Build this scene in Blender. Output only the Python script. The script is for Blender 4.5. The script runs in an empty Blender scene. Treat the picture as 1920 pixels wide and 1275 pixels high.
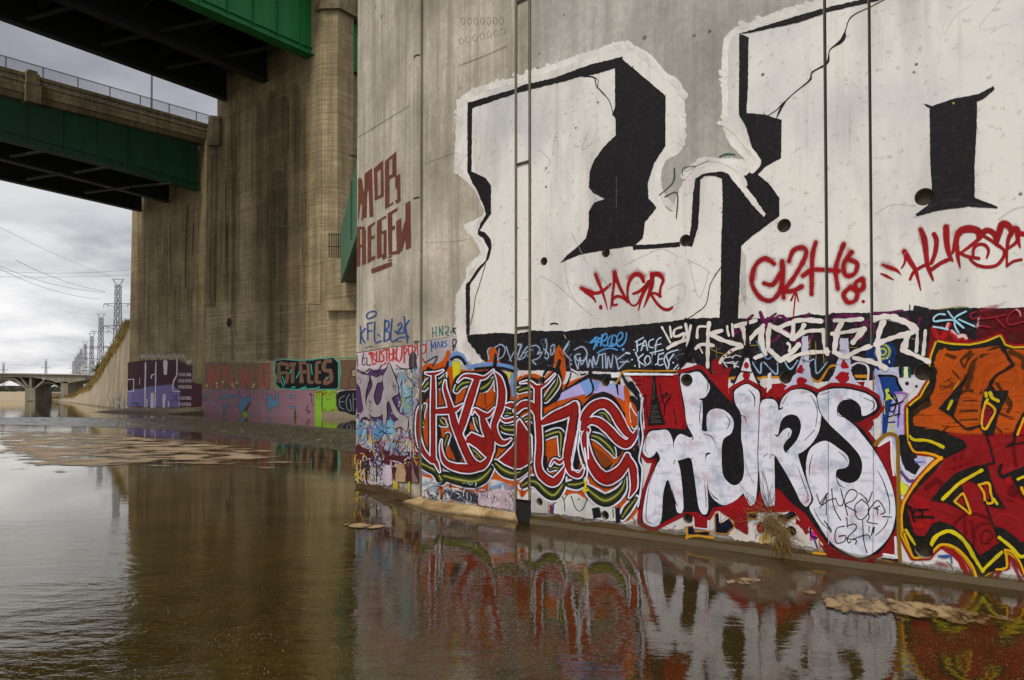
import bpy, bmesh, math, random
from mathutils import Vector, Matrix
from mathutils.geometry import tessellate_polygon, delaunay_2d_cdt
C = bpy.context.scene.collection
sc = bpy.context.scene
R = math.radians
random.seed(7)

# ------------------------------------------------------------------ camera
F = 1329.0; CX = 960.0; CY = 723.0; H = 1.5; TILT = R(1.0)
cam_d = bpy.data.cameras.new("camera"); cam = bpy.data.objects.new("camera", cam_d); C.objects.link(cam)
cam_d.sensor_width = 36; cam_d.lens = F/1920*36
cam_d.shift_y = (CY-637.5)/1920.0
cam_d.clip_start = 0.1; cam_d.clip_end = 6000
cam.location = (0, 0, H); cam.rotation_euler = (R(90)+TILT, 0, 0)
sc.camera = cam
# ------------------------------------------------------------------ render / colour
sc.view_settings.view_transform = 'Standard'; sc.view_settings.look = 'None'
sc.view_settings.exposure = 0.72; sc.view_settings.gamma = 1
sc.cycles.max_bounces = 8; sc.cycles.diffuse_bounces = 4; sc.cycles.glossy_bounces = 4
sc.cycles.transparent_max_bounces = 96
# ------------------------------------------------------------------ world
w = bpy.data.worlds.new("World"); sc.world = w; w.use_nodes = True
nt = w.node_tree; nt.nodes.clear()
class N:
    """small node helper"""
    def __init__(s, tree): s.t = tree
    def __call__(s, typ, **kw):
        n = s.t.nodes.new(typ)
        ins = kw.pop('ins', {})
        for k, v in kw.items(): setattr(n, k, v)
        for k, v in ins.items():
            if isinstance(v, bpy.types.NodeSocket): s.t.links.new(v, n.inputs[k])
            else: n.inputs[k].default_value = v
        return n
    def m(s, op, a, b=0.0, c=None, clamp=False):
        n = s.t.nodes.new('ShaderNodeMath'); n.operation = op; n.use_clamp = clamp
        for i, v in enumerate((a, b) if c is None else (a, b, c)):
            if isinstance(v, bpy.types.NodeSocket): s.t.links.new(v, n.inputs[i])
            else: n.inputs[i].default_value = v
        return n.outputs[0]
    def vm(s, op, a, b=None):
        n = s.t.nodes.new('ShaderNodeVectorMath'); n.operation = op
        for i, v in enumerate((a, b)):
            if v is None: continue
            if isinstance(v, bpy.types.NodeSocket): s.t.links.new(v, n.inputs[i])
            else: n.inputs[i].default_value = v
        return n.outputs['Value'] if op in ('DOT_PRODUCT', 'LENGTH', 'DISTANCE') else n.outputs[0]
    def mix(s, f, a, b, mode='MIX'):
        n = s.t.nodes.new('ShaderNodeMix'); n.data_type = 'RGBA'; n.blend_type = mode
        for i, v in ((0, f), (6, a), (7, b)):
            if isinstance(v, bpy.types.NodeSocket): s.t.links.new(v, n.inputs[i])
            elif i == 0: n.inputs[0].default_value = v
            else: n.inputs[i].default_value = (*v[:3], 1)
        return n.outputs[2]
    def ramp(s, f, stops, interp='LINEAR'):
        n = s.t.nodes.new('ShaderNodeValToRGB'); n.color_ramp.interpolation = interp
        e = n.color_ramp.elements
        while len(e) < len(stops): e.new(0.5)
        for i, (p, c) in enumerate(stops):
            e[i].position = p
            e[i].color = (c, c, c, 1) if not hasattr(c, '__len__') else (*c[:3], 1)
        s.t.links.new(f, n.inputs[0]); return n.outputs[0]
    def noise(s, vec, scale, detail=4, rough=.55, dist=0.0):
        n = s('ShaderNodeTexNoise', ins={'Scale': scale, 'Detail': detail, 'Roughness': rough, 'Distortion': dist})
        if vec is not None: s.t.links.new(vec, n.inputs['Vector'])
        return n.outputs['Fac']
    def link(s, a, b): s.t.links.new(a, b)
def lin(h):
    h = h.lstrip('#'); c = [int(h[i:i+2], 16)/255 for i in (0, 2, 4)]
    return tuple(x/12.92 if x <= .04045 else ((x+.055)/1.055)**2.4 for x in c)

SUN_EL, SUN_AZ = 52, 205      # azimuth clockwise from +Y
n = N(nt)
tc = n('ShaderNodeTexCoord').outputs['Generated']
d = n.vm('NORMALIZE', tc)
sep = n('ShaderNodeSeparateXYZ', ins={0: d})
zc = n.m('MAXIMUM', sep.outputs[2], 0.0)
den = n.m('ADD', zc, 0.13)
px = n.m('DIVIDE', sep.outputs[0], den); py = n.m('DIVIDE', sep.outputs[1], den)
pv = n('ShaderNodeCombineXYZ', ins={0: px, 1: py, 2: 0.0}).outputs[0]
n1 = n.noise(n.vm('ADD', pv, (3.1, 1.7, 0)), 0.55, 6, .5, .35)
n2 = n.noise(n.vm('ADD', pv, (9.3, 4.4, 2)), 1.9, 5, .55, .25)
cl = n.m('ADD', n.m('MULTIPLY', n1, .72), n.m('MULTIPLY', n2, .28))
cc = n.ramp(cl, [(.36, (.20, .21, .25)), (.45, (.33, .34, .38)), (.51, (.47, .48, .52)), (.59, (.62, .62, .65)), (.70, (.92, .91, .90))])
# bright gap low over the river, left of the view
gdir = Vector((40-960, 1329, 176)).normalized()
gl = n.m('POWER', n.m('MAXIMUM', n.vm('DOT_PRODUCT', d, tuple(gdir)), 0.0), 70)
glow = n.m('MULTIPLY', gl, n.ramp(n2, [(.35, .35), (.62, 1.0)]))
cc = n.mix(n.m('MULTIPLY', glow, .6), cc, (1.05, 1.03, 1.0))
# pale band along the horizon
hz = n.m('POWER', n.m('SUBTRACT', 1.0, n.m('MINIMUM', n.m('MULTIPLY', zc, 5.0), 1.0)), 2.0)
cc = n.mix(n.m('MULTIPLY', hz, .3), cc, (.62, .61, .62))
cc = n.mix(1.0, cc, n.ramp(zc, [(.10, 1.0), (.30, .80)]), 'MULTIPLY')
# overcast is brightest round the hidden sun behind the camera
sd = Vector((math.sin(R(SUN_AZ))*math.cos(R(SUN_EL)), math.cos(R(SUN_AZ))*math.cos(R(SUN_EL)), math.sin(R(SUN_EL))))
sg = n.m('MULTIPLY', n.m('POWER', n.m('MULTIPLY_ADD', n.vm('DOT_PRODUCT', d, tuple(sd)), .5, .5), 5), 1.5)
cc = n.mix(1.0, cc, n.mix(1.0, (1, 1, 1), n('ShaderNodeCombineColor', ins={0: sg, 1: sg, 2: sg}).outputs[0], 'ADD'), 'MULTIPLY')
sky = n('ShaderNodeTexSky', sky_type='NISHITA', sun_disc=False, sun_elevation=R(SUN_EL), sun_rotation=R(SUN_AZ))
b1 = n('ShaderNodeBackground', ins={'Color': sky.outputs[0], 'Strength': .06})
b2 = n('ShaderNodeBackground', ins={'Color': cc, 'Strength': .74})
ad = n('ShaderNodeAddShader'); n.link(b1.outputs[0], ad.inputs[0]); n.link(b2.outputs[0], ad.inputs[1])
mx = n('ShaderNodeMixShader', ins={0: .94}); n.link(b1.outputs[0], mx.inputs[1]); n.link(b2.outputs[0], mx.inputs[2])
out = n('ShaderNodeOutputWorld'); n.link(mx.outputs[0], out.inputs[0])
# ------------------------------------------------------------------ sun
sl = bpy.data.lights.new("sun", 'SUN'); sl.energy = 1.5; sl.angle = R(14); sl.color = (1, .96, .90)
so = bpy.data.objects.new("sun", sl); C.objects.link(so)
so.rotation_euler = sd.to_track_quat('Z', 'Y').to_euler()

# ------------------------------------------------------------------ projecting helpers
ct, st = math.cos(TILT), math.sin(TILT)
def ray(x, y):
    a = (x-CX)/F; b = (CY-y)/F
    return Vector((a, ct - b*st, st + b*ct))
O = Vector((0, 0, H))
def ground(x, y, z=0.0):
    r = ray(x, y); return O + r*((z-H)/r.z)
def onplane(x, y, p, nrm):
    r = ray(x, y); t = (p-O).dot(nrm)/r.dot(nrm); return O + r*t
e1 = Vector((-740-CX, F, 0)).normalized()      # up the river, away to the left
e2 = Vector((2000-CX, F, 0)).normalized()      # across the river, away to the right
e1 = (e1 - e2*e1.dot(e2)).normalized()
Z = Vector((0, 0, 1))

# ------------------------------------------------------------------ objects helpers
def tag(o, label=None, cat=None, group=None, kind=None):
    if label: o['label'] = label
    if cat: o['category'] = cat
    if group: o['group'] = group
    if kind: o['kind'] = kind
    return o
def thing(name, loc, label, cat, group=None):
    o = bpy.data.objects.new(name, None); C.objects.link(o); o.location = loc
    o.empty_display_size = .2
    return tag(o, label, cat, group)
def base_of(o):
    v = Vector((0, 0, 0))
    while o: v += Vector(o.location); o = o.parent
    return v
class MB:
    def __init__(s): s.v = []; s.f = []; s.mi = []
    def face(s, pts, m=0):
        i = len(s.v); s.v += [Vector(p) for p in pts]; s.f.append(list(range(i, i+len(pts)))); s.mi.append(m)
    def hexa(s, b, t, m=0):
        """b,t: 4 bottom / 4 top corners, same order"""
        i = len(s.v); s.v += [Vector(p) for p in b] + [Vector(p) for p in t]
        for q in ((3, 2, 1, 0), (4, 5, 6, 7), (0, 1, 5, 4), (1, 2, 6, 5), (2, 3, 7, 6), (3, 0, 4, 7)):
            s.f.append([i+k for k in q]); s.mi.append(m)
    def box(s, o, ax, ay, az, m=0):
        o = Vector(o); b = [o, o+ax, o+ax+ay, o+ay]; s.hexa(b, [p+az for p in b], m)
    def prism(s, pts, ext, m=0):
        """polygon (list of 3d pts) extruded along ext, capped both ends"""
        k = len(pts); i = len(s.v); s.v += [Vector(p) for p in pts] + [Vector(p)+ext for p in pts]
        tris = tessellate_polygon([[Vector(p) for p in pts]])
        for t in tris:
            s.f.append([i+a for a in t]); s.mi.append(m); s.f.append([i+k+a for a in reversed(t)]); s.mi.append(m)
        for a in range(k):
            b = (a+1) % k; s.f.append([i+a, i+b, i+k+b, i+k+a]); s.mi.append(m)
    def tube(s, a, b, r, seg=6, r2=None, m=0, cap=True):
        a = Vector(a); b = Vector(b); dd = (b-a)
        if dd.length < 1e-6: return
        q = dd.to_track_quat('Z', 'Y'); r2 = r if r2 is None else r2; i = len(s.v)
        for p, rr in ((a, r), (b, r2)):
            for k in range(seg):
                t = 2*math.pi*k/seg; s.v.append(p + q @ Vector((math.cos(t)*rr, math.sin(t)*rr, 0)))
        for k in range(seg):
            j = (k+1) % seg; s.f.append([i+k, i+j, i+seg+j, i+seg+k]); s.mi.append(m)
        if cap:
            s.f.append([i+k for k in range(seg)][::-1]); s.mi.append(m)
            s.f.append([i+seg+k for k in range(seg)]); s.mi.append(m)
    def build(s, name, mats, parent=None, smooth=False, recalc=True):
        off = base_of(parent) if parent else Vector((0, 0, 0))
        me = bpy.data.meshes.new(name)
        me.from_pydata([v-off for v in s.v], [], s.f)
        if not isinstance(mats, (list, tuple)): mats = [mats]
        for m in mats: me.materials.append(m)
        me.polygons.foreach_set('material_index', s.mi)
        if recalc:
            bm = bmesh.new(); bm.from_mesh(me); bmesh.ops.recalc_face_normals(bm, faces=bm.faces); bm.to_mesh(me); bm.free()
        if smooth: me.polygons.foreach_set('use_smooth', [True]*len(me.polygons))
        o = bpy.data.objects.new(name, me); C.objects.link(o)
        if parent: o.parent = parent
        return o

# ------------------------------------------------------------------ materials
def newmat(name):
    m = bpy.data.materials.new(name); m.use_nodes = True; m.node_tree.nodes.clear(); return m, N(m.node_tree)
def finish(n, color, rough=.85, bump=None, bs=.3, bd=.01, spec=.3, metal=0.0):
    p = n('ShaderNodeBsdfPrincipled')
    for k, v in (('Base Color', color), ('Roughness', rough), ('Metallic', metal), ('Specular IOR Level', spec)):
        if isinstance(v, bpy.types.NodeSocket): n.link(v, p.inputs[k])
        else: p.inputs[k].default_value = (*v, 1) if hasattr(v, '__len__') else v
    if bump is not None:
        b = n('ShaderNodeBump', ins={'Height': bump, 'Strength': bs, 'Distance': bd}); n.link(b.outputs[0], p.inputs['Normal'])
    o = n('ShaderNodeOutputMaterial'); n.link(p.outputs[0], o.inputs[0]); return p
ANG = math.atan2(e1.y, e1.x)
def wallcoord(n):
    pos = n('ShaderNodeNewGeometry').outputs['Position']
    return pos, n('ShaderNodeVectorRotate', rotation_type='Z_AXIS', ins={'Vector': pos, 'Angle': -ANG}).outputs[0]
def concrete(name, base, dark, scale=1.0, board=0.0, streak=.4, pits=.5, stain_z=.35, lift=0.0, rough=.88):
    """formed concrete: cloudy tone, run-down streaks, board lines, bug holes, damp foot"""
    m, n = newmat(name)
    pos, wc = wallcoord(n)
    cloud = n.noise(wc, .35*scale, 7, .62)
    fine = n.noise(wc, 9*scale, 5, .65)
    mp = n('ShaderNodeMapping', ins={'Vector': wc, 'Scale': (1, 1, .045)}).outputs[0]
    st1 = n.noise(mp, 2.2*scale, 6, .68)
    st2 = n.noise(mp, 9*scale, 4, .6)
    col = n.mix(n.ramp(cloud, [(.32, 0), (.68, 1)]), dark, base)
    sk = n.ramp(n.m('ADD', n.m('MULTIPLY', st1, .7), n.m('MULTIPLY', st2, .3)), [(.40, 0.0), (.56, 1.0)])
    col = n.mix(n.m('MULTIPLY', n.m('SUBTRACT', 1.0, sk), streak), col, tuple(c*.52 for c in dark))
    li = n.ramp(st2, [(.60, 0.0), (.72, 1.0)])
    col = n.mix(n.m('MULTIPLY', li, .25*streak), col, tuple(min(1, c*1.35) for c in base))
    col = n.mix(n.ramp(fine, [(.35, .28), (.60, 0.0)]), col, tuple(c*.62 for c in dark))
    bump = n.m('MULTIPLY', fine, .4)
    if board:
        z = n('ShaderNodeSeparateXYZ', ins={0: pos}).outputs[2]
        wob = n.m('MULTIPLY', n.noise(wc, 1.2, 3), .035)
        zz = n.m('ADD', z, wob)
        fr = n.m('FRACT', n.m('DIVIDE', zz, .19*board))
        mb = n('ShaderNodeMapping', ins={'Vector': wc, 'Scale': (.25, .25, 14/board)}).outputs[0]
        bn = n.noise(mb, 1.1, 5, .75)
        ln = n.m('MULTIPLY', n.ramp(fr, [(0.0, 1.0), (.10, 0.0)]), n.ramp(n.noise(wc, .8, 3), [(.35, .1), (.6, .75)]))
        col = n.mix(n.m('MULTIPLY', ln, .7), col, tuple(c*.4 for c in dark))
        col = n.mix(n.ramp(bn, [(.34, .55), (.56, 0.0)]), col, tuple(c*.5 for c in dark))
        col = n.mix(n.ramp(bn, [(.56, 0.0), (.76, .35)]), col, tuple(min(1, c*1.25) for c in base))
        lift_f = n.m('FRACT', n.m('DIVIDE', z, 3.05))
        col = n.mix(n.ramp(lift_f, [(0.0, .75), (.022, 0.0)]), col, tuple(c*.35 for c in dark))
        bump = n.m('ADD', bump, n.m('ADD', n.m('MULTIPLY', bn, .9), n.m('MULTIPLY', ln, -.5)))
    if pits:
        v = n('ShaderNodeTexVoronoi', feature='F1', ins={'Vector': wc, 'Scale': 9.0/scale, 'Randomness': 1.0})
        rad = n.ramp(n('ShaderNodeSeparateColor', ins={0: v.outputs['Color']}).outputs[0], [(.45, 0.0), (.95, .16)])
        pit = n.m('LESS_THAN', v.outputs['Distance'], rad)
        pit = n.m('MULTIPLY', pit, n.ramp(n.noise(wc, .9, 3), [(.42, 0.0), (.55, 1.0)]))
        col = n.mix(n.m('MULTIPLY', pit, pits), col, tuple(c*.25 for c in dark))
        bump = n.m('SUBTRACT', bump, n.m('MULTIPLY', pit, .8))
    if stain_z:
        z = n('ShaderNodeSeparateXYZ', ins={0: pos}).outputs[2]
        f = n.m('ADD', z, n.m('MULTIPLY', n.m('SUBTRACT', n.noise(wc, 3.0, 5, .7), .5), stain_z*1.0))
        col = n.mix(n.ramp(n.m('DIVIDE', f, stain_z*2), [(.18, .80), (.52, 0.0)]), col, (.10, .075, .042))
    finish(n, col, rough, bump, .55, .012, .25)
    return m
M_near = concrete('near_pier_concrete', lin('b5b1a6'), lin('8a867b'), 1.6, 0, .38, .75, .14)
M_side = concrete('weathered_panel_concrete', lin('ccc1ae'), lin('8d8370'), 2.2, 0, .5, .9, .14)
M_far = concrete('board_formed_concrete', lin('a9966f'), lin('716242'), .8, 1.0, .5, .25, .3)
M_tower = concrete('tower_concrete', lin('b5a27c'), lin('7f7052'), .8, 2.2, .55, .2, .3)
M_foot = concrete('stained_footing', lin('75654a'), lin('4a3d28'), 4, 0, .5, .5, .12)
M_trim = concrete('cast_trim_concrete', lin('8c7e5e'), lin('5d523a'), 1.2, 0, .6, .1, 0)
M_bank = concrete('bank_wall_concrete', lin('b5a68c'), lin('8a7a60'), .6, 0, .9, .1, .3)
M_dist = concrete('distant_bridge_concrete', lin('8d8675'), lin('6c6656'), .3, 0, .5, 0, 0)

def steel(name, base, rough=.55):
    m, n = newmat(name); pos, wc = wallcoord(n)
    mp = n('ShaderNodeMapping', ins={'Vector': wc, 'Scale': (1, 1, .12)}).outputs[0]
    a = n.noise(mp, 1.6, 6, .65); b = n.noise(wc, 6, 4, .6)
    col = n.mix(n.ramp(a, [(.3, .65), (.62, 0.0)]), base, tuple(c*.45 for c in base))
    col = n.mix(n.ramp(b, [(.62, 0.0), (.75, .6)]), col, (.09, .045, .02))
    finish(n, col, rough, b, .2, .01, .4); return m
M_green = steel('green_girder_paint', lin('0b6e2e'))
M_greendark = steel('dark_green_girder_paint', lin('0d4424'))
M_greenpale = steel('faded_green_girder_paint', lin('44704e'))
M_under = steel('underside_shade_steel', (.012, .016, .014))  # near-black: the shade beneath the bridges is put into the colour
def plain(name, col, rough=.7, spec=.3, var=.3, scale=3.0):
    m, n = newmat(name); pos = n('ShaderNodeNewGeometry').outputs['Position']
    a = n.noise(pos, scale, 5, .6)
    finish(n, n.mix(n.ramp(a, [(.3, var), (.65, 0.0)]), col, tuple(c*.4 for c in col)), rough, a, .2, .01, spec); return m
M_steelwire = plain('galvanised_steel', lin('6b6e70'), .5)
M_pylon = plain('pylon_steel', lin('504e4d'), .6)
M_black = plain('recess_shadow_concrete', (.012, .010, .009), .9)
M_sealant = plain('joint_sealant', lin('40382c'), .8, .3, .5, 12)
M_joint = plain('joint_metal', lin('6f6650'), .6, .4, .6, 10)
M_hole = plain('hole_lining', lin('8d8474'), .85, .2, .6, 20)
M_twig = plain('dry_twig', lin('7d6236'), .85, .2, .6, 30)
M_drygrass = plain('dry_grass_blades', lin('8c7a3a'), .8, .2, .6, 4)
M_palm = plain('palm_leaf', lin('35452a'), .7, .3, .5, 3)
M_bark = plain('palm_bark', lin('5a4a36'), .9)
M_bush = plain('far_foliage', lin('4a5238'), .9, .2, .5, .3)
M_build = plain('distant_plaster', lin('a79d90'), .9, .2, .3, .1)
M_roof = plain('distant_roof', lin('6d5f58'), .9, .2, .3, .1)

# ------------------------------------------------------------------ the near pier's wall planes
A0 = ground(996, 981); A1 = ground(1920, 1106)
dM = (A1-A0); dM.z = 0; dM.normalize(); nM = Vector((dM.y, -dM.x, 0))
if nM.dot(O-A0) < 0: nM = -nM
def gpt(x, y): return ground(x, y)
J = onplane(981, 900, A0, nM); J.z = 0                    # bend between the flat side and the turned bay
G2 = ground(785, 946)
d2 = (J-G2); d2.z = 0; L2 = d2.length; d2.normalize(); n2_ = Vector((d2.y, -d2.x, 0)); n2_ = n2_ if n2_.dot(O-J) > 0 else -n2_
G1 = ground(667.5, 911.5)
d1 = (G2-G1); d1.z = 0; L1 = d1.length; d1.normalize(); n1_ = Vector((d1.y, -d1.x, 0)); n1_ = n1_ if n1_.dot(O-G1) > 0 else -n1_
def facet(x):
    if x < 785: return G2, d1, n1_, -L2, 0
    if x < 981: return J, d2, n2_, 0.0, 1
    return J, dM, nM, 0.0, 2
def wall(x, y, off=0.0):
    """photo position on the pier's skin -> (world point, u along the skin, height)"""
    p0, dd, nn, u0, k = facet(x)
    p = onplane(x, y, p0, nn)
    u = (p-p0).dot(dd) + u0
    return p + nn*off, u, p.z
def uskin(x, y=850): return wall(x, y)[1]
def skin(u, z, off=0.0):
    if u < -L2: return G2 + d1*(u+L2) + Z*z + n1_*off
    if u < 0: return J + d2*u + Z*z + n2_*off
    return J + dM*u + Z*z + nM*off
HOLES = [(1020, 490, 8), (1136, 474, 9), (1285, 451, 11.5), (1470, 423, 13), (1733, 369, 16.5),
         (1017, 714, 8), (1136, 716, 9), (1288, 713, 12), (1473, 708, 12), (1731, 698, 15.5),
         (1013, 941, 8), (1136, 966, 9), (1290, 972, 10), (1484, 996, 10), (1733, 1031, 15.5)]
ZSLOT = []
HU = []
for (x, y, r) in HOLES:
    p, u, v = wall(x, y); p2, ua, va = wall(x, y-r); HU.append((u, v, abs(va-v)))
BANDS = [(uskin(786.8), uskin(792)), (uskin(965), uskin(970.2)), (uskin(991), uskin(996.4)), (uskin(1549.5), uskin(1555.8)), (uskin(1634), uskin(1640)), (uskin(773.4), uskin(775.2))]

# ------------------------------------------------------------------ paint: strokes and fills laid on the wall
def paintmat(name, mode):
    m, n = newmat(name)
    at = n('ShaderNodeAttribute', attribute_name='pc')
    ed = n('ShaderNodeSeparateXYZ', ins={0: n('ShaderNodeUVMap', uv_map='ed').outputs[0]})
    wl = n('ShaderNodeUVMap', uv_map='wl').outputs[0]
    pos, wc = wallcoord(n)
    e, soft = ed.outputs[0], ed.outputs[1]
    spk = n.noise(pos, 260, 2, .7); mid = n.noise(pos, 26, 4, .6); big = n.noise(pos, 3.2, 5, .6)
    ee = n.m('ADD', e, n.m('MULTIPLY', n.m('SUBTRACT', spk, .5), n.m('MULTIPLY_ADD', soft, .9, .20)))
    lo = n.m('SUBTRACT', .96, soft)
    al = n.m('SUBTRACT', 1.0, n('ShaderNodeMapRange', interpolation_type='SMOOTHSTEP', ins={'Value': ee, 'From Min': lo, 'From Max': n.m('ADD', lo, n.m('ADD', soft, .03))}).outputs[0])
    col = at.outputs['Color']
    if mode == 'flat':
        col = n.mix(n.ramp(big, [(.34, .6), (.6, 0.0)]), col, n.mix(1.0, col, (.66, .64, .62), 'MULTIPLY'))
        col = n.mix(n.ramp(mid, [(.52, 0.0), (.8, .22)]), col, n.mix(.4, col, (.40, .37, .33)))
    elif mode == 'pale':
        col = n.mix(n.ramp(big, [(.35, .35), (.6, 0.0)]), col, lin('8c8a96'))
    elif mode == 'mottled':      # thin white sprayed over older colours
        a = n.noise(n.vm('ADD', wc, (5, 2, 1)), 6.5, 5, .6); b = n.noise(wc, 5.0, 5, .65)
        mp = n('ShaderNodeMapping', ins={'Vector': wc, 'Scale': (1, 1, 3.5)}).outputs[0]
        c = n.noise(mp, 5, 3, .5)
        col = n.mix(n.ramp(a, [(.50, 0.0), (.68, .5)]), col, lin('7d899e'))
        col = n.mix(n.ramp(b, [(.52, 0.0), (.66, .5)]), col, lin('b48a96'))
        col = n.mix(n.ramp(c, [(.30, .5), (.44, 0.0)]), col, lin('9a9da8'))
    elif mode == 'roller':       # rolled white: faint bands, ghosts of older tags
        mp = n('ShaderNodeMapping', ins={'Vector': wc, 'Scale': (1, 1, .3)}).outputs[0]
        a = n.noise(mp, 1.7, 6, .6); b = n.noise(wc, .9, 4, .6); g = n.noise(wc, 14, 5, .7)
        col = n.mix(n.ramp(a, [(.32, .6), (.52, 0.0)]), col, lin('b0aca6'))
        col = n.mix(n.ramp(b, [(.50, 0.0), (.70, .55)]), col, lin('bab9bc'))
        col = n.mix(n.ramp(g, [(.32, .5), (.42, 0.0)]), col, lin('968f85'))
        v = n('ShaderNodeTexVoronoi', ins={'Vector': wc, 'Scale': 7.0})
        rad = n.ramp(n('ShaderNodeSeparateColor', ins={0: v.outputs['Color']}).outputs[0], [(.5, 0.0), (1.0, .13)])
        pit = n.m('MULTIPLY', n.m('LESS_THAN', v.outputs['Distance'], rad), n.ramp(n.noise(wc, 1.1, 3), [(.48, 0.0), (.56, .8)]))
        col = n.mix(pit, col, lin('5f574c'))
    elif mode == 'chaos':        # many thin old coats showing through one another
        v = n('ShaderNodeTexVoronoi', ins={'Vector': n('ShaderNodeMapping', ins={'Vector': n.vm('ADD', wc, n.vm('MULTIPLY', n('ShaderNodeTexNoise', ins={'Vector': wc, 'Scale': 5.0}).outputs['Color'], (.5, .5, .5))), 'Scale': (1, 1, .45)}).outputs[0], 'Scale': 9.0})
        hue = n('ShaderNodeSeparateColor', ins={0: v.outputs['Color']}).outputs[0]
        other = n.ramp(hue, [(0.0, lin('c9c3c6')), (.2, lin('8fb2c9')), (.35, lin('b7ad55')), (.5, lin('7d4a78')), (.62, lin('c8bfae')), (.8, lin('2c2f38')), (.9, lin('a03a3c'))], 'CONSTANT')
        col = n.mix(n.ramp(big, [(.42, 0.0), (.55, .55)]), col, other)
    col = n('ShaderNodeGamma', ins={0: col, 1: 1.24}).outputs[0]
    # grime streaks and tiny chips
    mp = n('ShaderNodeMapping', ins={'Vector': wc, 'Scale': (1, 1, .05)}).outputs[0]
    run = n.noise(mp, 7, 4, .65)
    col = n.mix(n.ramp(run, [(.57, 0.0), (.76, .45)]), col, n.mix(1.0, col, (.55, .5, .42), 'MULTIPLY'))
    chip = n.ramp(n.noise(pos, 70, 4, .75), [(.735, 1.0), (.75, 0.0)])
    al = n.m('MULTIPLY', al, n.m('MULTIPLY', at.outputs['Alpha'], chip))
    if mode != 'far':
        sp = n('ShaderNodeSeparateXYZ', ins={0: wl}); u, v2 = sp.outputs[0], sp.outputs[1]
        for (a, b) in BANDS:
            c_, h_ = (a+b)/2, abs(b-a)/2
            cut = n.m('GREATER_THAN', n.m('ABSOLUTE', n.m('SUBTRACT', u, c_)), h_)
            if a > .5:      # low down the joints are bridged by paint
                cut = n.m('MAXIMUM', cut, n.m('LESS_THAN', v2, wall(1590, 650)[2]))
            al = n.m('MULTIPLY', al, cut)
        for (ua, ub, yv) in ((BANDS[1][0], BANDS[2][1], wall(985, 937)[2]), (uskin(776), BANDS[0][1], wall(781, 906)[2])):
            al = n.m('MULTIPLY', al, n.m('MAXIMUM', n.m('GREATER_THAN', n.m('ABSOLUTE', n.m('SUBTRACT', u, (ua+ub)/2)), abs(ub-ua)/2), n.m('GREATER_THAN', v2, yv)))
        for (hu, hv, hr) in HU:
            al = n.m('MULTIPLY', al, n.m('GREATER_THAN', n.vm('DISTANCE', n.vm('MULTIPLY', wl, (1, 1, 0)), (hu, hv, 0)), hr*.985))
    df = n('ShaderNodeBsdfPrincipled', ins={'Roughness': .62, 'Specular IOR Level': .14}); n.link(col, df.inputs['Base Color'])
    b = n('ShaderNodeBump', ins={'Height': n.m('ADD', mid, spk), 'Strength': .18, 'Distance': .006}); n.link(b.outputs[0], df.inputs['Normal'])
    n.link(al, df.inputs['Alpha'])
    o = n('ShaderNodeOutputMaterial'); n.link(df.outputs[0], o.inputs[0])
    return m
PM = {k: paintmat('paint_'+k, k) for k in ('flat', 'mottled', 'roller', 'chaos', 'far')}
TX = [0, 0, 1]
def T(x0, y0, s): TX[:] = [x0, y0, s]
def P(s, wdef=None):
    out = []
    for t in s.replace('|', ' ').split():
        q = [float(a) for a in t.split(',')]
        out.append((q[0]/TX[2]+TX[0], q[1]/TX[2]+TX[1], (q[2]/TX[2] if len(q) > 2 else wdef)))
    return out
def smooth(pts, step=2.5, closed=False):
    k = len(pts)
    if k < 3 and not closed:
        a, b = pts[0], pts[-1]; L = math.dist(a[:2], b[:2]); m = max(1, int(L/4))
        return [tuple(a[j]+(b[j]-a[j])*i/m for j in range(3)) for i in range(m+1)]
    out = []
    rng = range(k if closed else k-1)
    for i in rng:
        g = (lambda q: pts[q % k]) if closed else (lambda q: pts[min(max(q, 0), k-1)])
        p0, p1, p2, p3 = g(i-1), g(i), g(i+1), g(i+2)
        L = math.dist(p1[:2], p2[:2]); m = max(1, int(L/step))
        for q in range(m):
            t = q/m; t2 = t*t; t3 = t2*t
            out.append(tuple(.5*((2*p1[j]) + (-p0[j]+p2[j])*t + (2*p0[j]-5*p1[j]+4*p2[j]-p3[j])*t2 + (-p0[j]+3*p1[j]-3*p2[j]+p3[j])*t3) for j in range(3)))
    if not closed: out.append(pts[-1])
    return out
STEP = 4.5e-5
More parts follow.
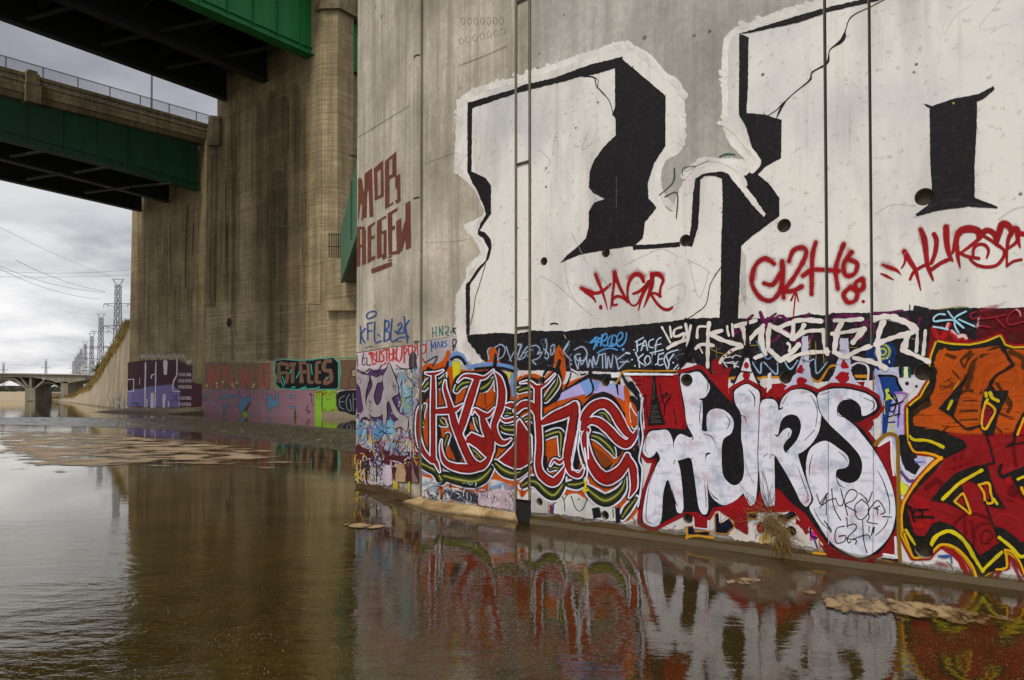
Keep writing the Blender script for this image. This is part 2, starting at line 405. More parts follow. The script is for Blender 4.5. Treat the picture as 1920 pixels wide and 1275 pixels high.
class Paint:
    def __init__(s, level=0, mapper=None, mode='flat'):
        s.v = []; s.f = []; s.mi = []; s.c = []; s.e = []; s.w = []; s.lv = level; s.map = mapper or wall; s.mode = mode
        s.modes = [mode]; s.xr = None
    def _add(s, x, y, col, e, soft, extra=0.0):
        p, u, vv = s.map(x, y, .0015 + s.lv*STEP + extra)
        s.v.append(p); s.c.append(col); s.e.append((e, soft)); s.w.append((u, vv)); return len(s.v)-1
    def _mode(s, m):
        m = m or s.mode
        if m not in s.modes: s.modes.append(m)
        return s.modes.index(m)
    def fill(s, color, pts, mode=None, jit=.35, sm=False, a=1.0, raw=False, soft=0.05):
        if not raw: pts = P(pts, 0)
        if sm: pts = smooth([(q[0], q[1], 0) for q in pts], 4, True)
        # resample + ragged edge
        o = []; k = len(pts)
        for i in range(k):
            p, q = pts[i], pts[(i+1) % k]; L = math.dist(p[:2], q[:2]); m = max(1, int(L/4))
            for t in range(m):
                f = t/m; o.append((p[0]+(q[0]-p[0])*f + random.uniform(-jit, jit), p[1]+(q[1]-p[1])*f + random.uniform(-jit, jit)))
        col = (*lin(color), a); mi = s._mode(mode); b = len(s.v)
        vs = [Vector((x, y)) for (x, y) in o]; es = []
        if s.map is wall:      # never let one triangle bridge the bend between two faces of the pier
            ys = [q[1] for q in o]; xs = [q[0] for q in o]
            for bx in (785.0, 981.0):
                if min(xs) < bx < max(xs):
                    k0 = len(vs); vs += [Vector((bx, min(ys)-1)), Vector((bx, max(ys)+1))]; es.append((k0, k0+1))
        r_ = delaunay_2d_cdt(vs, es, [list(range(len(o)))], 1, 1e-4)
        for q in r_[0]: s._add(q[0], q[1], col, 0.0, soft)
        for t in r_[2]: s.f.append([b+i for i in t]); s.mi.append(mi)
        s.lv += 1; return s
    def stroke(s, color, wd, pts, soft=.12, a=1.0, mode=None, raw=False, grow=0.0, cap=True, closed=False, step=2.5, lump=.08):
        if not raw: pts = P(pts, wd)
        pts = smooth(pts, step, closed)
        if closed: pts = pts + [pts[0]]
        col = (*lin(color), a); mi = s._mode(mode); k = len(pts); prev = None
        rise = STEP*.8/max(1, k)
        ph = random.random()*9
        for i, (x, y, ww) in enumerate(pts):
            a0 = pts[max(0, i-1)]; b0 = pts[min(k-1, i+1)]
            dx, dy = b0[0]-a0[0], b0[1]-a0[1]; L = math.hypot(dx, dy) or 1; nx, ny = -dy/L, dx/L
            h = (ww*(1+lump*math.sin(i*.9+ph)+lump*math.sin(i*.37+ph*2)) + grow)/2
            if h < .25: h = .25
            ids = [s._add(x+nx*h, y+ny*h, col, 1.0, soft, rise*i), s._add(x, y, col, 0.0, soft, rise*i), s._add(x-nx*h, y-ny*h, col, 1.0, soft, rise*i)]
            if prev:
                s.f.append([prev[0], ids[0], ids[1], prev[1]]); s.mi.append(mi)
                s.f.append([prev[1], ids[1], ids[2], prev[2]]); s.mi.append(mi)
            if cap and not closed and i in (0, k-1):
                sg = -1 if i == 0 else 1; th = math.atan2(ny, nx); rim = []
                seg = 4 if h < 3 else 7
                for q in range(seg+1):
                    t = th - sg*math.pi*q/seg
                    rim.append(s._add(x+math.cos(t)*h, y+math.sin(t)*h, col, 1.0, soft, rise*i))
                for q in range(seg): s.f.append([ids[1], rim[q], rim[q+1]]); s.mi.append(mi)
            prev = ids
        s.lv += 1; return s
    def dot(s, color, x, y, r, soft=.15, a=1.0, ry=None):
        x, y, r = x/TX[2]+TX[0], y/TX[2]+TX[1], r/TX[2]; ry = r if ry is None else ry/TX[2]
        col = (*lin(color), a); mi = s._mode(None); c = s._add(x, y, col, 0, soft); rim = []
        sg = 16
        for q in range(sg):
            t = 2*math.pi*q/sg; j = 1+random.uniform(-.04, .04); rim.append(s._add(x+math.cos(t)*r*j, y+math.sin(t)*ry*j, col, 1, soft))
        for q in range(sg): s.f.append([c, rim[q], rim[(q+1) % sg]]); s.mi.append(mi)
        s.lv += 1
    def group(s, layers, items):
        """items: ('s', points, width) / ('f', points) ; layers: (grow px, colour, soft, mode)"""
        cooked = [(it[0], P(it[1], it[2] if len(it) > 2 else 0)) for it in items]
        for (g, colr, soft, mode) in layers:
            for kd, pts in cooked:
                if kd == 's':
                    if isinstance(g, tuple): pp = [(x, y, w_*g[0]) for (x, y, w_) in pts]; gg = 0
                    else: pp = pts; gg = g
                    s.stroke(colr, 0, pp, soft, 1.0, mode, raw=True, grow=gg, lump=.02)
                else:
                    if kd == 'F': pp = smooth([(q[0], q[1], 0) for q in pts], 4, True)
                    else: pp = [(q[0], q[1], 0) for q in pts]
                    if isinstance(g, tuple): continue
                    s.fill(colr, pp, mode, .1, raw=True)
                    if g: s.stroke(colr, 0, [(q[0], q[1], 0) for q in (pp[::2] if kd == 'F' else dens(pp))], soft, 1.0, mode, raw=True, grow=g, closed=True, lump=0, step=5)
    def scrawl(s, colors, box, count, wd=(1, 3), length=(8, 26), soft=.3, a=.9, vertical=.5):
        x0, y0, x1, y1 = box
        for _ in range(count):
            x = random.uniform(x0, x1); y = random.uniform(y0, y1); L = random.uniform(*length)/TX[2] if False else random.uniform(*length)
            th = random.gauss(math.pi/2, .15) if random.random() < vertical else random.uniform(0, 6.28)
            pts = [(x, y, random.uniform(*wd))]
            for q in range(random.randint(2, 4)):
                th += random.uniform(-.5, .5) if random.random() < .7 else random.uniform(-1.6, 1.6)
                x = min(max(x+math.cos(th)*L/3, x0), x1); y = min(max(y+math.sin(th)*L/3, y0), y1); pts.append((x, y, random.uniform(*wd)))
            s.stroke(random.choice(colors), 0, pts, soft, a, raw=True)
            if random.random() < .6: s.lv -= 1
    def build(s, name, parent, label=None):
        off = base_of(parent)
        me = bpy.data.meshes.new(name); me.from_pydata([v-off for v in s.v], [], s.f)
        for m in s.modes: me.materials.append(PM[m])
        me.polygons.foreach_set('material_index', s.mi)
        ca = me.attributes.new('pc', 'FLOAT_COLOR', 'POINT')
        ca.data.foreach_set('color', [c for q in s.c for c in q])
        lv = [0]*len(me.loops); me.loops.foreach_get('vertex_index', lv)
        for nm, src in (('ed', s.e), ('wl', s.w)):
            uv = me.uv_layers.new(name=nm); uv.data.foreach_set('uv', [c for i in lv for c in src[i]])
        o = bpy.data.objects.new(name, me); C.objects.link(o); o.parent = parent
        if label: o['label'] = label
        return o
def dens(pp):
    """double corner points so a smoothed outline keeps its corners"""
    o = []
    for i, p in enumerate(pp):
        q = pp[(i+1) % len(pp)]
        o.append(p); L = math.dist(p[:2], q[:2])
        if L > 3:
            f = 1/L; o.append((p[0]+(q[0]-p[0])*f, p[1]+(q[1]-p[1])*f, 0)); o.append((q[0]-(q[0]-p[0])*f, q[1]-(q[1]-p[1])*f, 0))
    return o
# ================================================================== THE SETTING
from mathutils import noise as _mn
def mathutils_noise(a, b): return .5+.5*_mn.noise(Vector((a, b, 3.3)))
# ---- river bed: one sheet to the horizon
def grid_sheet(name, mat, z, x0, x1, y0, y1, kind='structure', label=None):
    b = MB(); b.face([(x0, y0, z), (x1, y0, z), (x1, y1, z), (x0, y1, z)]); o = b.build(name, mat); tag(o, label, None, None, kind); return o
def bedmat():
    m, n = newmat('river_bed_gravel'); pos = n('ShaderNodeNewGeometry').outputs['Position']
    v = n('ShaderNodeTexVoronoi', ins={'Vector': pos, 'Scale': 26.0}); v2 = n('ShaderNodeTexVoronoi', ins={'Vector': pos, 'Scale': 60.0})
    a = n.noise(pos, .9, 6, .6); f = n.noise(pos, 9, 5, .7)
    tone = n('ShaderNodeSeparateColor', ins={0: v.outputs['Color']}).outputs[0]
    tone2 = n('ShaderNodeSeparateColor', ins={0: v2.outputs['Color']}).outputs[1]
    col = n.mix(n.ramp(a, [(.35, 0), (.62, 1)]), lin('3f3a18'), lin('7a6a34'))
    col = n.mix(n.ramp(f, [(.35, .6), (.6, 0.0)]), col, lin('352a13'))
    col = n.mix(n.m('MULTIPLY', n.ramp(tone, [(.78, 0.0), (.86, .75)]), n.ramp(v.outputs['Distance'], [(.15, 1.0), (.34, 0.0)])), col, lin('9a8748'))
    col = n.mix(n.m('MULTIPLY', n.ramp(tone2, [(.80, 0.0), (.9, .8)]), n.ramp(v2.outputs['Distance'], [(.15, 1.0), (.32, 0.0)])), col, lin('b5a26a'))
    finish(n, col, .9, n.m('ADD', v.outputs['Distance'], f), .6, .02, .2); return m
bed = grid_sheet('river_bed', bedmat(), -.06, -2500, 2500, -60, 4000)

def watermat(name, rip, wave, tint=(.62, .54, .34), ior=1.6, swell=0.0, murk=.45):
    m, n = newmat(name); pos = n('ShaderNodeNewGeometry').outputs['Position']
    mp = n('ShaderNodeMapping', ins={'Vector': pos, 'Rotation': (0, 0, R(-14)), 'Scale': (.55, 1.6, 1)}).outputs[0]
    sx = n('ShaderNodeSeparateXYZ', ins={0: pos})
    warp = n.vm('ADD', mp, n.vm('MULTIPLY', n('ShaderNodeTexNoise', ins={'Vector': pos, 'Scale': .8, 'Detail': 3.0}).outputs['Color'], (.8, .8, 0)))
    a = n.noise(warp, 3.2, 3, .5); b = n.noise(warp, 11, 3, .55); c = n.noise(pos, 42, 2, .6)
    # ripples are strongest in the near left shallows and die out towards the still middle
    near = n('ShaderNodeMapRange', interpolation_type='SMOOTHSTEP', ins={'Value': sx.outputs[1], 'From Min': 3.0, 'From Max': 9.5, 'To Min': 1.0, 'To Max': .10}).outputs[0]
    patch = n.ramp(n.noise(pos, .45, 4, .55), [(.38, .35), (.62, 1.0)])
    side = n('ShaderNodeMapRange', interpolation_type='SMOOTHSTEP', ins={'Value': sx.outputs[0], 'From Min': -1.8, 'From Max': .4, 'To Min': 2.1, 'To Max': .75}).outputs[0]
    k = n.m('MULTIPLY', n.m('MULTIPLY', near, patch), side)
    h = n.m('ADD', n.m('MULTIPLY', a, wave), n.m('ADD', n.m('MULTIPLY', b, rip), n.m('MULTIPLY', c, rip*.22)))
    h = n.m('MULTIPLY', h, k)
    if swell: h = n.m('ADD', h, n.m('MULTIPLY', n.noise(n('ShaderNodeMapping', ins={'Vector': pos, 'Scale': (.5, 1.3, 1)}).outputs[0], 5, 5, .7), swell))
    bp = n('ShaderNodeBump', ins={'Height': h, 'Strength': 1.0, 'Distance': 1.0})
    fr = n('ShaderNodeFresnel', ins={'IOR': ior}); n.link(bp.outputs[0], fr.inputs['Normal'])
    gl = n('ShaderNodeBsdfGlossy', ins={'Roughness': .02, 'Color': (.97, .95, .90, 1)}); n.link(bp.outputs[0], gl.inputs['Normal'])
    tr = n('ShaderNodeBsdfTransparent', ins={'Color': (*tint, 1)})
    mk = n('ShaderNodeBsdfDiffuse', ins={'Color': (*lin('4c3a19'), 1)})
    un = n('ShaderNodeMixShader', ins={0: murk}); n.link(tr.outputs[0], un.inputs[1]); n.link(mk.outputs[0], un.inputs[2])
    mx = n('ShaderNodeMixShader'); n.link(n.m('MULTIPLY_ADD', fr.outputs[0], 1.0, .03, clamp=True), mx.inputs[0]); n.link(un.outputs[0], mx.inputs[1]); n.link(gl.outputs[0], mx.inputs[2])
    o = n('ShaderNodeOutputMaterial'); n.link(mx.outputs[0], o.inputs[0]); return m
wat = grid_sheet('water', watermat('shallow_water', .0026, .0065, (.84, .80, .52), 1.62, 0, .24), 0.0, -2500, 2500, -55, 3990)

# wet film of sand and silt: sheets just proud of the water with a noisy broken edge
def siltmat(name, col_a, col_b, thr, scale, stretch=(1, 1), gloss=.35, rough=.22, dens_=1.0, fine=14):
    m, n = newmat(name); pos = n('ShaderNodeNewGeometry').outputs['Position']
    ef = n('ShaderNodeSeparateXYZ', ins={0: n('ShaderNodeUVMap', uv_map='ed').outputs[0]}).outputs[0]
    rt = n('ShaderNodeVectorRotate', rotation_type='Z_AXIS', ins={'Vector': pos, 'Angle': -ANG+R(66)}).outputs[0]
    mp = n('ShaderNodeMapping', ins={'Vector': rt, 'Scale': (stretch[0], stretch[1], 1)}).outputs[0]
    a = n.noise(mp, scale, 7, .62, .3); f = n.noise(pos, fine, 4, .7)
    cov = n.m('SUBTRACT', n.m('ADD', a, n.m('MULTIPLY', f, .10)), n.m('MULTIPLY_ADD', ef, .30, thr))
    al = n.m('MULTIPLY', n.ramp(cov, [(.0, 0.0), (.09, 1.0)]), dens_)
    col = n.mix(n.ramp(cov, [(.02, 0.0), (.16, 1.0)]), col_b, col_a)
    g = n.noise(pos, 60, 3, .7); col = n.mix(n.ramp(g, [(.35, .4), (.6, 0.0)]), col, tuple(c*.5 for c in col_b))
    p = n('ShaderNodeBsdfPrincipled', ins={'Specular IOR Level': gloss}); n.link(col, p.inputs['Base Color'])
    n.link(n.ramp(cov, [(0.0, rough), (.16, .8)]), p.inputs['Roughness']); n.link(al, p.inputs['Alpha'])
    b = n('ShaderNodeBump', ins={'Height': n.m('ADD', g, n.m('MULTIPLY', f, 2)), 'Strength': .35, 'Distance': .006}); n.link(b.outputs[0], p.inputs['Normal'])
    o = n('ShaderNodeOutputMaterial'); n.link(p.outputs[0], o.inputs[0]); return m
def flat_patch(name, pts, z, mat, kind='structure', label=None, core=.55):
    """irregular patch on the ground, 'ed'=1 at the rim, 0 inside"""
    pp = smooth([(x, y, 0) for (x, y, _) in P(pts, 0)], 12, True)
    rim = [ground(x, y, z) for (x, y, _) in pp]; c = sum(rim, Vector())/len(rim)
    inn = [c+(p-c)*core for p in rim]
    me = bpy.data.meshes.new(name); k = len(rim)
    fs = [[i, (i+1) % k, k+(i+1) % k, k+i] for i in range(k)] + [[k+i, k+(i+1) % k, 2*k] for i in range(k)]
    me.from_pydata(rim+inn+[c], [], fs); me.materials.append(mat)
    uv = me.uv_layers.new(name='ed')
    for l in me.loops: uv.data[l.index].uv = (1.0 if l.vertex_index < k else 0.0, 0)
    o = bpy.data.objects.new(name, me); C.objects.link(o); tag(o, label, None, None, kind); return o
T(0, 0, 1)
M_sand = siltmat('pale_sand', lin('a08660'), lin('5a4524'), .44, 2.2, (.35, 2.6), .3)
M_sand2 = siltmat('dry_sand_patch', lin('a88c62'), lin('4c3a1c'), .45, 6.5, (.7, 1.5), .5, .15, .9, 45)
M_film = siltmat('thin_wet_silt', lin('5a4422'), lin('3b2c15'), .42, .8, (.6, 1.6), 1.0, .05, .34)
M_bar = siltmat('streaky_sand_bar', lin('9c835f'), lin('54432a'), .455, 1.1, (1.2, .8), .8, .10, .95, 3)
flat_patch('sand_bar', '-80,806 120,802 330,816 560,838 680,866 690,884 500,893 200,896 -80,892', .010, M_bar)
flat_patch('wet_silt', '560,900 760,935 980,968 1300,1010 1640,1065 1980,1110 2100,1190 1700,1180 1300,1110 1000,1040 760,1000 600,975', .006, M_film)
flat_patch('sand_bar', '625,982 660,978 700,982 745,986 700,992 650,990', .010, M_sand)
flat_patch('sand_bar', '1345,1090 1390,1082 1450,1086 1430,1093 1390,1099', .010, M_sand2)
flat_patch('sand_bar', '1480,1120 1560,1106 1700,1118 1850,1140 1880,1164 1760,1168 1600,1152 1500,1136', .010, M_sand2)
flat_patch('sand_bar', '1440,1092 1520,1096 1900,1150 1960,1190 1800,1180 1600,1164 1470,1130', .009, siltmat('thin_dry_silt', lin('97794f'), lin('4a3819'), .48, 5.0, (.7, 1.4), .6, .12, .9, 30))
flat_patch('sand_bar', '820,1000 900,990 1000,1004 960,1016 860,1014', .008, M_film)

# fast riffle crossing the channel: real little waves
def riffle(name, top, bot, mat, amp, res=(260, 40), seed=3):
    tp = smooth(P(top, 0), 6); bt = smooth(P(bot, 0), 6)
    def at(ls, f):
        q = f*(len(ls)-1); i = min(int(q), len(ls)-2); t = q-i; return (ls[i][0]*(1-t)+ls[i+1][0]*t, ls[i][1]*(1-t)+ls[i+1][1]*t)
    from mathutils import noise as mn
    b = MB(); nx, ny = res
    for j in range(ny+1):
        for i in range(nx+1):
            a = at(tp, i/nx); c = at(bt, i/nx); f = j/ny
            pa = ground(*a); pc = ground(*c); p = pa.lerp(pc, f)
            ed = min(1, 5*min(f, 1-f)) 
            h = mn.fractal(Vector((p.x*1.3, p.y*1.0, seed)), 1.0, 2.0, 4) 
            p.z = .004 + amp*ed*(abs(h)*.9)
            b.v.append(p)
    for j in range(ny):
        for i in range(nx):
            q = j*(nx+1)+i; b.f.append([q, q+1, q+nx+2, q+nx+1]); b.mi.append(0)
    o = b.build(name, mat, None, True); tag(o, kind='structure'); return o
def riffmat():
    m, n = newmat('broken_water'); pos = n('ShaderNodeNewGeometry').outputs['Position']
    a = n.noise(pos, 1.1, 5, .75, .6); f = n.noise(n('ShaderNodeMapping', ins={'Vector': pos, 'Scale': (1.6, .8, 1)}).outputs[0], 2.6, 4, .8, .4)
    col = n.mix(n.ramp(a, [(.35, 0), (.62, 1)]), lin('1f1c10'), lin('453d24'))
    foam_sparkle = n.ramp(f, [(.60, 0.0), (.66, .9)])
    col = n.mix(foam_sparkle, col, lin('b5b0a0'))  # pale flecks: foam, plus the sparkle of the waves put into the colour
    p = finish(n, col, .16, n.m('ADD', n.m('MULTIPLY', f, .5), a), 1.0, .22, .8); return m
M_riff = riffmat()
riffle('riffle_water', '-60,782 150,783 330,785 500,793 672,806', '-60,793 150,800 330,808 500,826 672,850', M_riff, .10, (420, 60))

# gravel tips standing out of the near shallows: real little stones, too many to count
gv = MB(); rgv = random.Random(77)
def stone(p, s):
    i = len(gv.v); c = [p+Vector((rgv.uniform(.6, 1.1)*s*math.cos(t), rgv.uniform(.6, 1.1)*s*math.sin(t), -.002)) for t in (0, 1.4, 2.7, 4.1, 5.3)]
    gv.v += c + [p+Vector((rgv.uniform(-.2, .2)*s, rgv.uniform(-.2, .2)*s, s*rgv.uniform(.35, .7)))]
    for k in range(5): gv.f.append([i+k, i+(k+1) % 5, i+5]); gv.mi.append(0 if rgv.random() < .5 else 1)
for k in range(24000):
    y = 1275+20 - 330*rgv.random()**1.25; x = rgv.uniform(-20, 1940)
    dens_l = 1.0 if x > 240 else .12+.5*max(0, (y-1120)/160)
    if y < 1010+ (x-700)*.16 and x > 640: continue
    if rgv.random() > dens_l*max(0, 2.6*mathutils_noise(x*.012, y*.03)-.75): continue
    stone(ground(x, y, 0.0), rgv.uniform(.002, .006)*(1.5 if rgv.random() < .06 else 1))
M_st1 = plain('ochre_pebble', lin('84703f'), .5, .3, .5, 30); M_st2 = plain('brown_pebble', lin('54431f'), .4, .5, .5, 30)
tag(gv.build('gravel', [M_st1, M_st2], None, False, True), kind='stuff')

# ---- far bank: sloped concrete wall going away from the abutment, grass along its crest
def rim3(s): return P(s, 0)
bank_base = [(243, 771), (225, 768), (205, 765), (185, 762.5), (165, 759.5), (140, 756.5), (115, 753.2), (85, 750.5)]
bank_top = [(243, 601), (231, 628), (214, 655), (199, 678), (187, 700), (172, 722), (140, 742), (92, 749.3)]
BB = [ground(*p) for p in bank_base]; BT = []
for b0, t0 in zip(BB, bank_top):
    dist = b0.y*1.03; r = ray(*t0); BT.append(O + r*(dist/r.y))
mb = MB()
for i in range(len(BB)-1):
    mb.face([BB[i], BB[i+1], BT[i+1], BT[i]]); back = Vector((40, 30, 0))
    mb.face([BT[i], BT[i+1], BT[i+1]+back, BT[i]+back])
bank = mb.build('retaining_wall', M_bank); tag(bank, 'long sloping concrete bank wall running back from the far abutment, dry grass on its crest', 'wall')
# grass on the crest
gb = MB(); rg = random.Random(11)
for i in range(len(BT)-1):
    for k in range(1500 if i < 5 else 500):
        f = rg.random(); p = BT[i].lerp(BT[i+1], f); sc_ = p.y/1329
        wd_ = (15, 15, 13, 12, 12, 14, 8)[min(i, 6)]*sc_
        dn = (BB[i].lerp(BB[i+1], f)-p)
        p = p + dn.normalized()*rg.random()**1.6*wd_*.9*min(1, dn.length/8) + Vector((rg.uniform(-.3, .6), rg.uniform(-1, .4), rg.uniform(-.1, .5)*wd_*.4))
        if i >= 3 and _mn.noise(p*.12) > .05: p = p + dn.normalized()*rg.random()*wd_*1.3
        h = rg.uniform(3, 7)*sc_; a = Vector((rg.uniform(-.6, .3), rg.uniform(-.5, .1), rg.uniform(-.7, .9))).normalized()*h
        w_ = Vector((rg.uniform(.4, 1), rg.uniform(-.3, .3), rg.uniform(-.3, .3))).normalized()*sc_*.55
        gb.face([p-w_, p+w_, p+a+w_*.3, p+a-w_*.3])
def grassmat():
    m, n = newmat('bank_grass'); pos = n('ShaderNodeNewGeometry').outputs['Position']
    a = n.noise(pos, .7, 4, .6); b = n.noise(pos, 7, 2, .6)
    col = n.mix(n.ramp(a, [(.35, 0), (.6, 1)]), lin('4a4420'), lin('8a733c')); col = n.mix(n.ramp(b, [(.4, .5), (.6, 0)]), col, lin('55401c'))
    finish(n, col, .9, None, 0, 0, .1); return m
gr = gb.build('dry_grass', grassmat(), None, False, False); tag(gr, kind='stuff')

# ================================================================== FAR ABUTMENT TOWERS
PA0 = ground(430, 777.0); nA = -e2
def onA(x, y, off=0.0): return onplane(x, y, PA0 - e2*off, e2)          # off > 0 : proud, towards the river
def quadA(mb, pts, off, depth, m=0):
    q = [onA(x, y, off) for (x, y) in pts]; mb.prism(q, e2*depth, m)
def vert(x, yref): return x
tower = thing('bridge_abutment', onA(560, 780), 'tall board-formed concrete tower under the bright green girder, pink lettering at its foot', 'bridge abutment')
mb = MB(); quadA(mb, [(383.5, 776), (672, 789.5), (672, 566), (384.5, 566)], 0, 3.0); q = mb.build('base_wall', M_tower, tower)
mb = MB(); quadA(mb, [(405, 600), (592, 600), (598, -60), (409, -60)], -.03, 6); mb.build('tower_face', M_far, tower)
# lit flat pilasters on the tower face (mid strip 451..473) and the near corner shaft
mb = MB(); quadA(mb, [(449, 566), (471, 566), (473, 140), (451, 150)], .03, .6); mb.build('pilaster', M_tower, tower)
mb = MB()
c0 = onA(581, 566, 0); c1 = onA(600, 566, 0)
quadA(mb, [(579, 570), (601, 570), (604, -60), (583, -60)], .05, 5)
# chamfer and river-end face
ca = onA(600.5, 566, .02); ca.z = 0; cb = ca + (-e1)*1.1 + e2*.75
zt = onA(600, 22).z; zb = onA(600, 566).z
def facepx(x, p0):  # distance along e2 from p0 that shows at column x
    nrm = (p0-O).cross(Z); r = ray(x, 700); 
    # intersect ray (plan) with line p0 + t e2
    den_ = r.x*e2.y - r.y*e2.x; t = (p0.x*r.y - p0.y*r.x)/den_; return t
tl = facepx(660.5, cb)
foot = [ca, cb, cb+e2*tl, cb+e2*tl+e1*8, ca+e2*1.0+e1*.2]
mb.prism([p+Z*zb for p in foot], Z*(zt-zb)); mb.build('corner_shaft', M_tower, tower)
mb = MB(); g = [ca+e1*.5-e2*.3, ca-e1*.15-e2*.3, cb-e1*.4-e2*.1, cb+e2*(tl+.5)-e1*.4, cb+e2*(tl+.5)+e1*8, ca+e1*.5+e2*2]
mb.prism([p+Z*zt for p in g], Z*.45); g2 = [p + (p-sum(g, Vector())/6)*.0 for p in g]
mb.prism([p+Z*(zt+.453) for p in [ca+e1*.3-e2*.1, cb-e1*.2, cb+e2*tl-e1*.2, cb+e2*tl+e1*7.8, ca+e2*2+e1*.3]], Z*4); mb.build('capital', M_trim, tower)
# small bearing block at the right, lighter, with fence
mb = MB(); mb.prism([onA(x, y, .5) for x, y in [(608, 582), (690, 582), (690, 486), (608, 483)]], e2*2.2); mb.build('bearing_block', M_tower, tower)
drain = MB()
for k in range(1): 
    c = onA(430, 605, .004); rr = 1.0*(onA(434.5, 605)-onA(430, 605)).length
    ring = [c + e1*math.cos(t)*rr + Z*math.sin(t)*rr*1.05 for t in [2*math.pi*i/20 for i in range(20)]]
    ring2 = [p + e2*.06 - e2*0 for p in ring]
    for i in range(20): drain.face([ring[i], ring[(i+1) % 20], ring[(i+1) % 20]*.97+c*.03, ring[i]*.97+c*.03], 0)
    drain.face(ring, 0)
drain.build('drain_hole', M_black, tower)
fb = MB()
for xx in (617, 622, 626, 630, 635, 639): fb.tube(onA(xx, 486, .3), onA(xx, 436, .3), .035, 5)
for yy in (440, 462): fb.tube(onA(615, yy, .3), onA(640, yy, .3), .03, 5)
fnc = fb.build('railing', M_black); tag(fnc, 'small black iron railing on the bearing block beside the faded green girder', 'railing')

abB = thing('bridge_abutment', onA(320, 774), 'farther concrete abutment under the dark green girder, maroon and purple paint at its foot', 'bridge abutment')
mb = MB()
bp = [(243.0, 773), (384, 777), (388, 250), (372, 262), (251, 380)]
quadA(mb, [(240, 771.5), (384.0, 775.5), (389, 262), (250.5, 262)], -.3, 8); mb.build('abutment_face', M_far, abB)
mb = MB(); quadA(mb, [(386, 575), (403, 575), (408, 236), (391, 236)], .05, 1.2)
quadA(mb, [(389, 560), (392.5, 560), (397, 290), (394, 290)], .14, .3); quadA(mb, [(397.5, 560), (400.5, 560), (405, 290), (402, 290)], .14, .3)
mb.build('end_pilaster', M_trim, abB)
mb = MB(); quadA(mb, [(386, 272), (409, 272), (410, 226), (391, 222)], .35, 2.2); quadA(mb, [(387.5, 221), (411, 225), (410, 218), (396, 216)], .28, 2.0); mb.build('end_post', M_trim, abB)
mb = MB(); a0, a1 = onA(236, 771.5, 0), onA(383, 775.5, 0); s0, s1 = onA(232, 765, 0), onA(383, 762, 0)
a0.z = a1.z = 0
t0 = [a0 - e2*3.6, a1 - e2*1.2, a1 + Z*.95, a0 + Z*.55]
mb.prism([a0 - e2*3.4, a0-e2*.02, a0 - e2*.02+Z*.42], (a1-a0)*.99); apr = mb.build('sloped_toe', M_bank, abB)

# ================================================================== BRIDGES
def span(name, label, xg, girders, web_top, stiff_gap, m_web, deckz, length, far_extra=None, low_y=None):
    pass
def sideplane(xcol, y): return onA(xcol, y)
def on_e2(x, y, p): return onplane(x, y, p, e1)
def girder(parent, p_end, bot, top, thick, mat, name, gap=None, flange=.55, out_sign=-1, stiff_from=None):
    """web traced as polygon in the vertical plane through p_end along e2. bot/top are photo polylines, abutment end first"""
    B_ = [on_e2(x, y, p_end) for x, y in bot]; T_ = [on_e2(x, y, p_end) for x, y in top]
    # extend towards the river, out of frame
    for Lk in (B_, T_):
        dd = (Lk[-1]-Lk[-2]).normalized(); Lk.append(Lk[-1]+dd*26)
    mb = MB(); mb.prism(B_+T_[::-1], e1*thick); g = mb.build(name, mat, parent)
    fl = MB()
    for i in range(len(B_)-1):
        a, b = B_[i], B_[i+1]; fl.hexa([a-e1*flange/2-Z*.10, a+e1*(flange/2+thick)-Z*.10, b+e1*(flange/2+thick)-Z*.10, b-e1*flange/2-Z*.10], [a-e1*flange/2-Z*.003, a+e1*(flange/2+thick)-Z*.003, b+e1*(flange/2+thick)-Z*.003, b-e1*flange/2-Z*.003])
        u = Z*.55; fl.hexa([a-e1*(flange*.18)+u, a-e1*.003+u, b-e1*.003+u, b-e1*(flange*.18)+u], [a-e1*(flange*.18)+u+Z*.07, a-e1*.003+u+Z*.07, b-e1*.003+u+Z*.07, b-e1*(flange*.18)+u+Z*.07])
    fl.build('bottom_flange', mat, g)
    if gap:
        tot = (B_[-1]-B_[0]).length; s = gap*.5
        def at(Lk, s):
            for i in range(len(Lk)-1):
                l = (Lk[i+1]-Lk[i]).length
                if s <= l or i == len(Lk)-2: return Lk[i].lerp(Lk[i+1], s/l)
                s -= l
        while s < tot-1:
            a = at(B_, s); b = at(T_, s); dd = (B_[1]-B_[0]).normalized()
            sb = MB(); sb.box(a-e1*.16, e1*.157, dd*.05, Z*((b-a).z)); sb.build('stiffener', mat, g); s += gap
    return g, B_, T_
def crossbars(parent, mat, pairs, z, r=.13):
    mb = MB()
    for (x1, y1, x2, y2) in pairs:
        a = ground(x1, y1, z); b = ground(x2, y2, z); d_ = (b-a).normalized(); s_ = d_.cross(Z)*r
        mb.hexa([a-s_-Z*.06, a+s_-Z*.06, b+s_-Z*.06, b-s_-Z*.06], [a-s_+Z*.1, a+s_+Z*.1, b+s_+Z*.1, b-s_+Z*.1])
    return mb.build('cross_bracing', mat, parent)

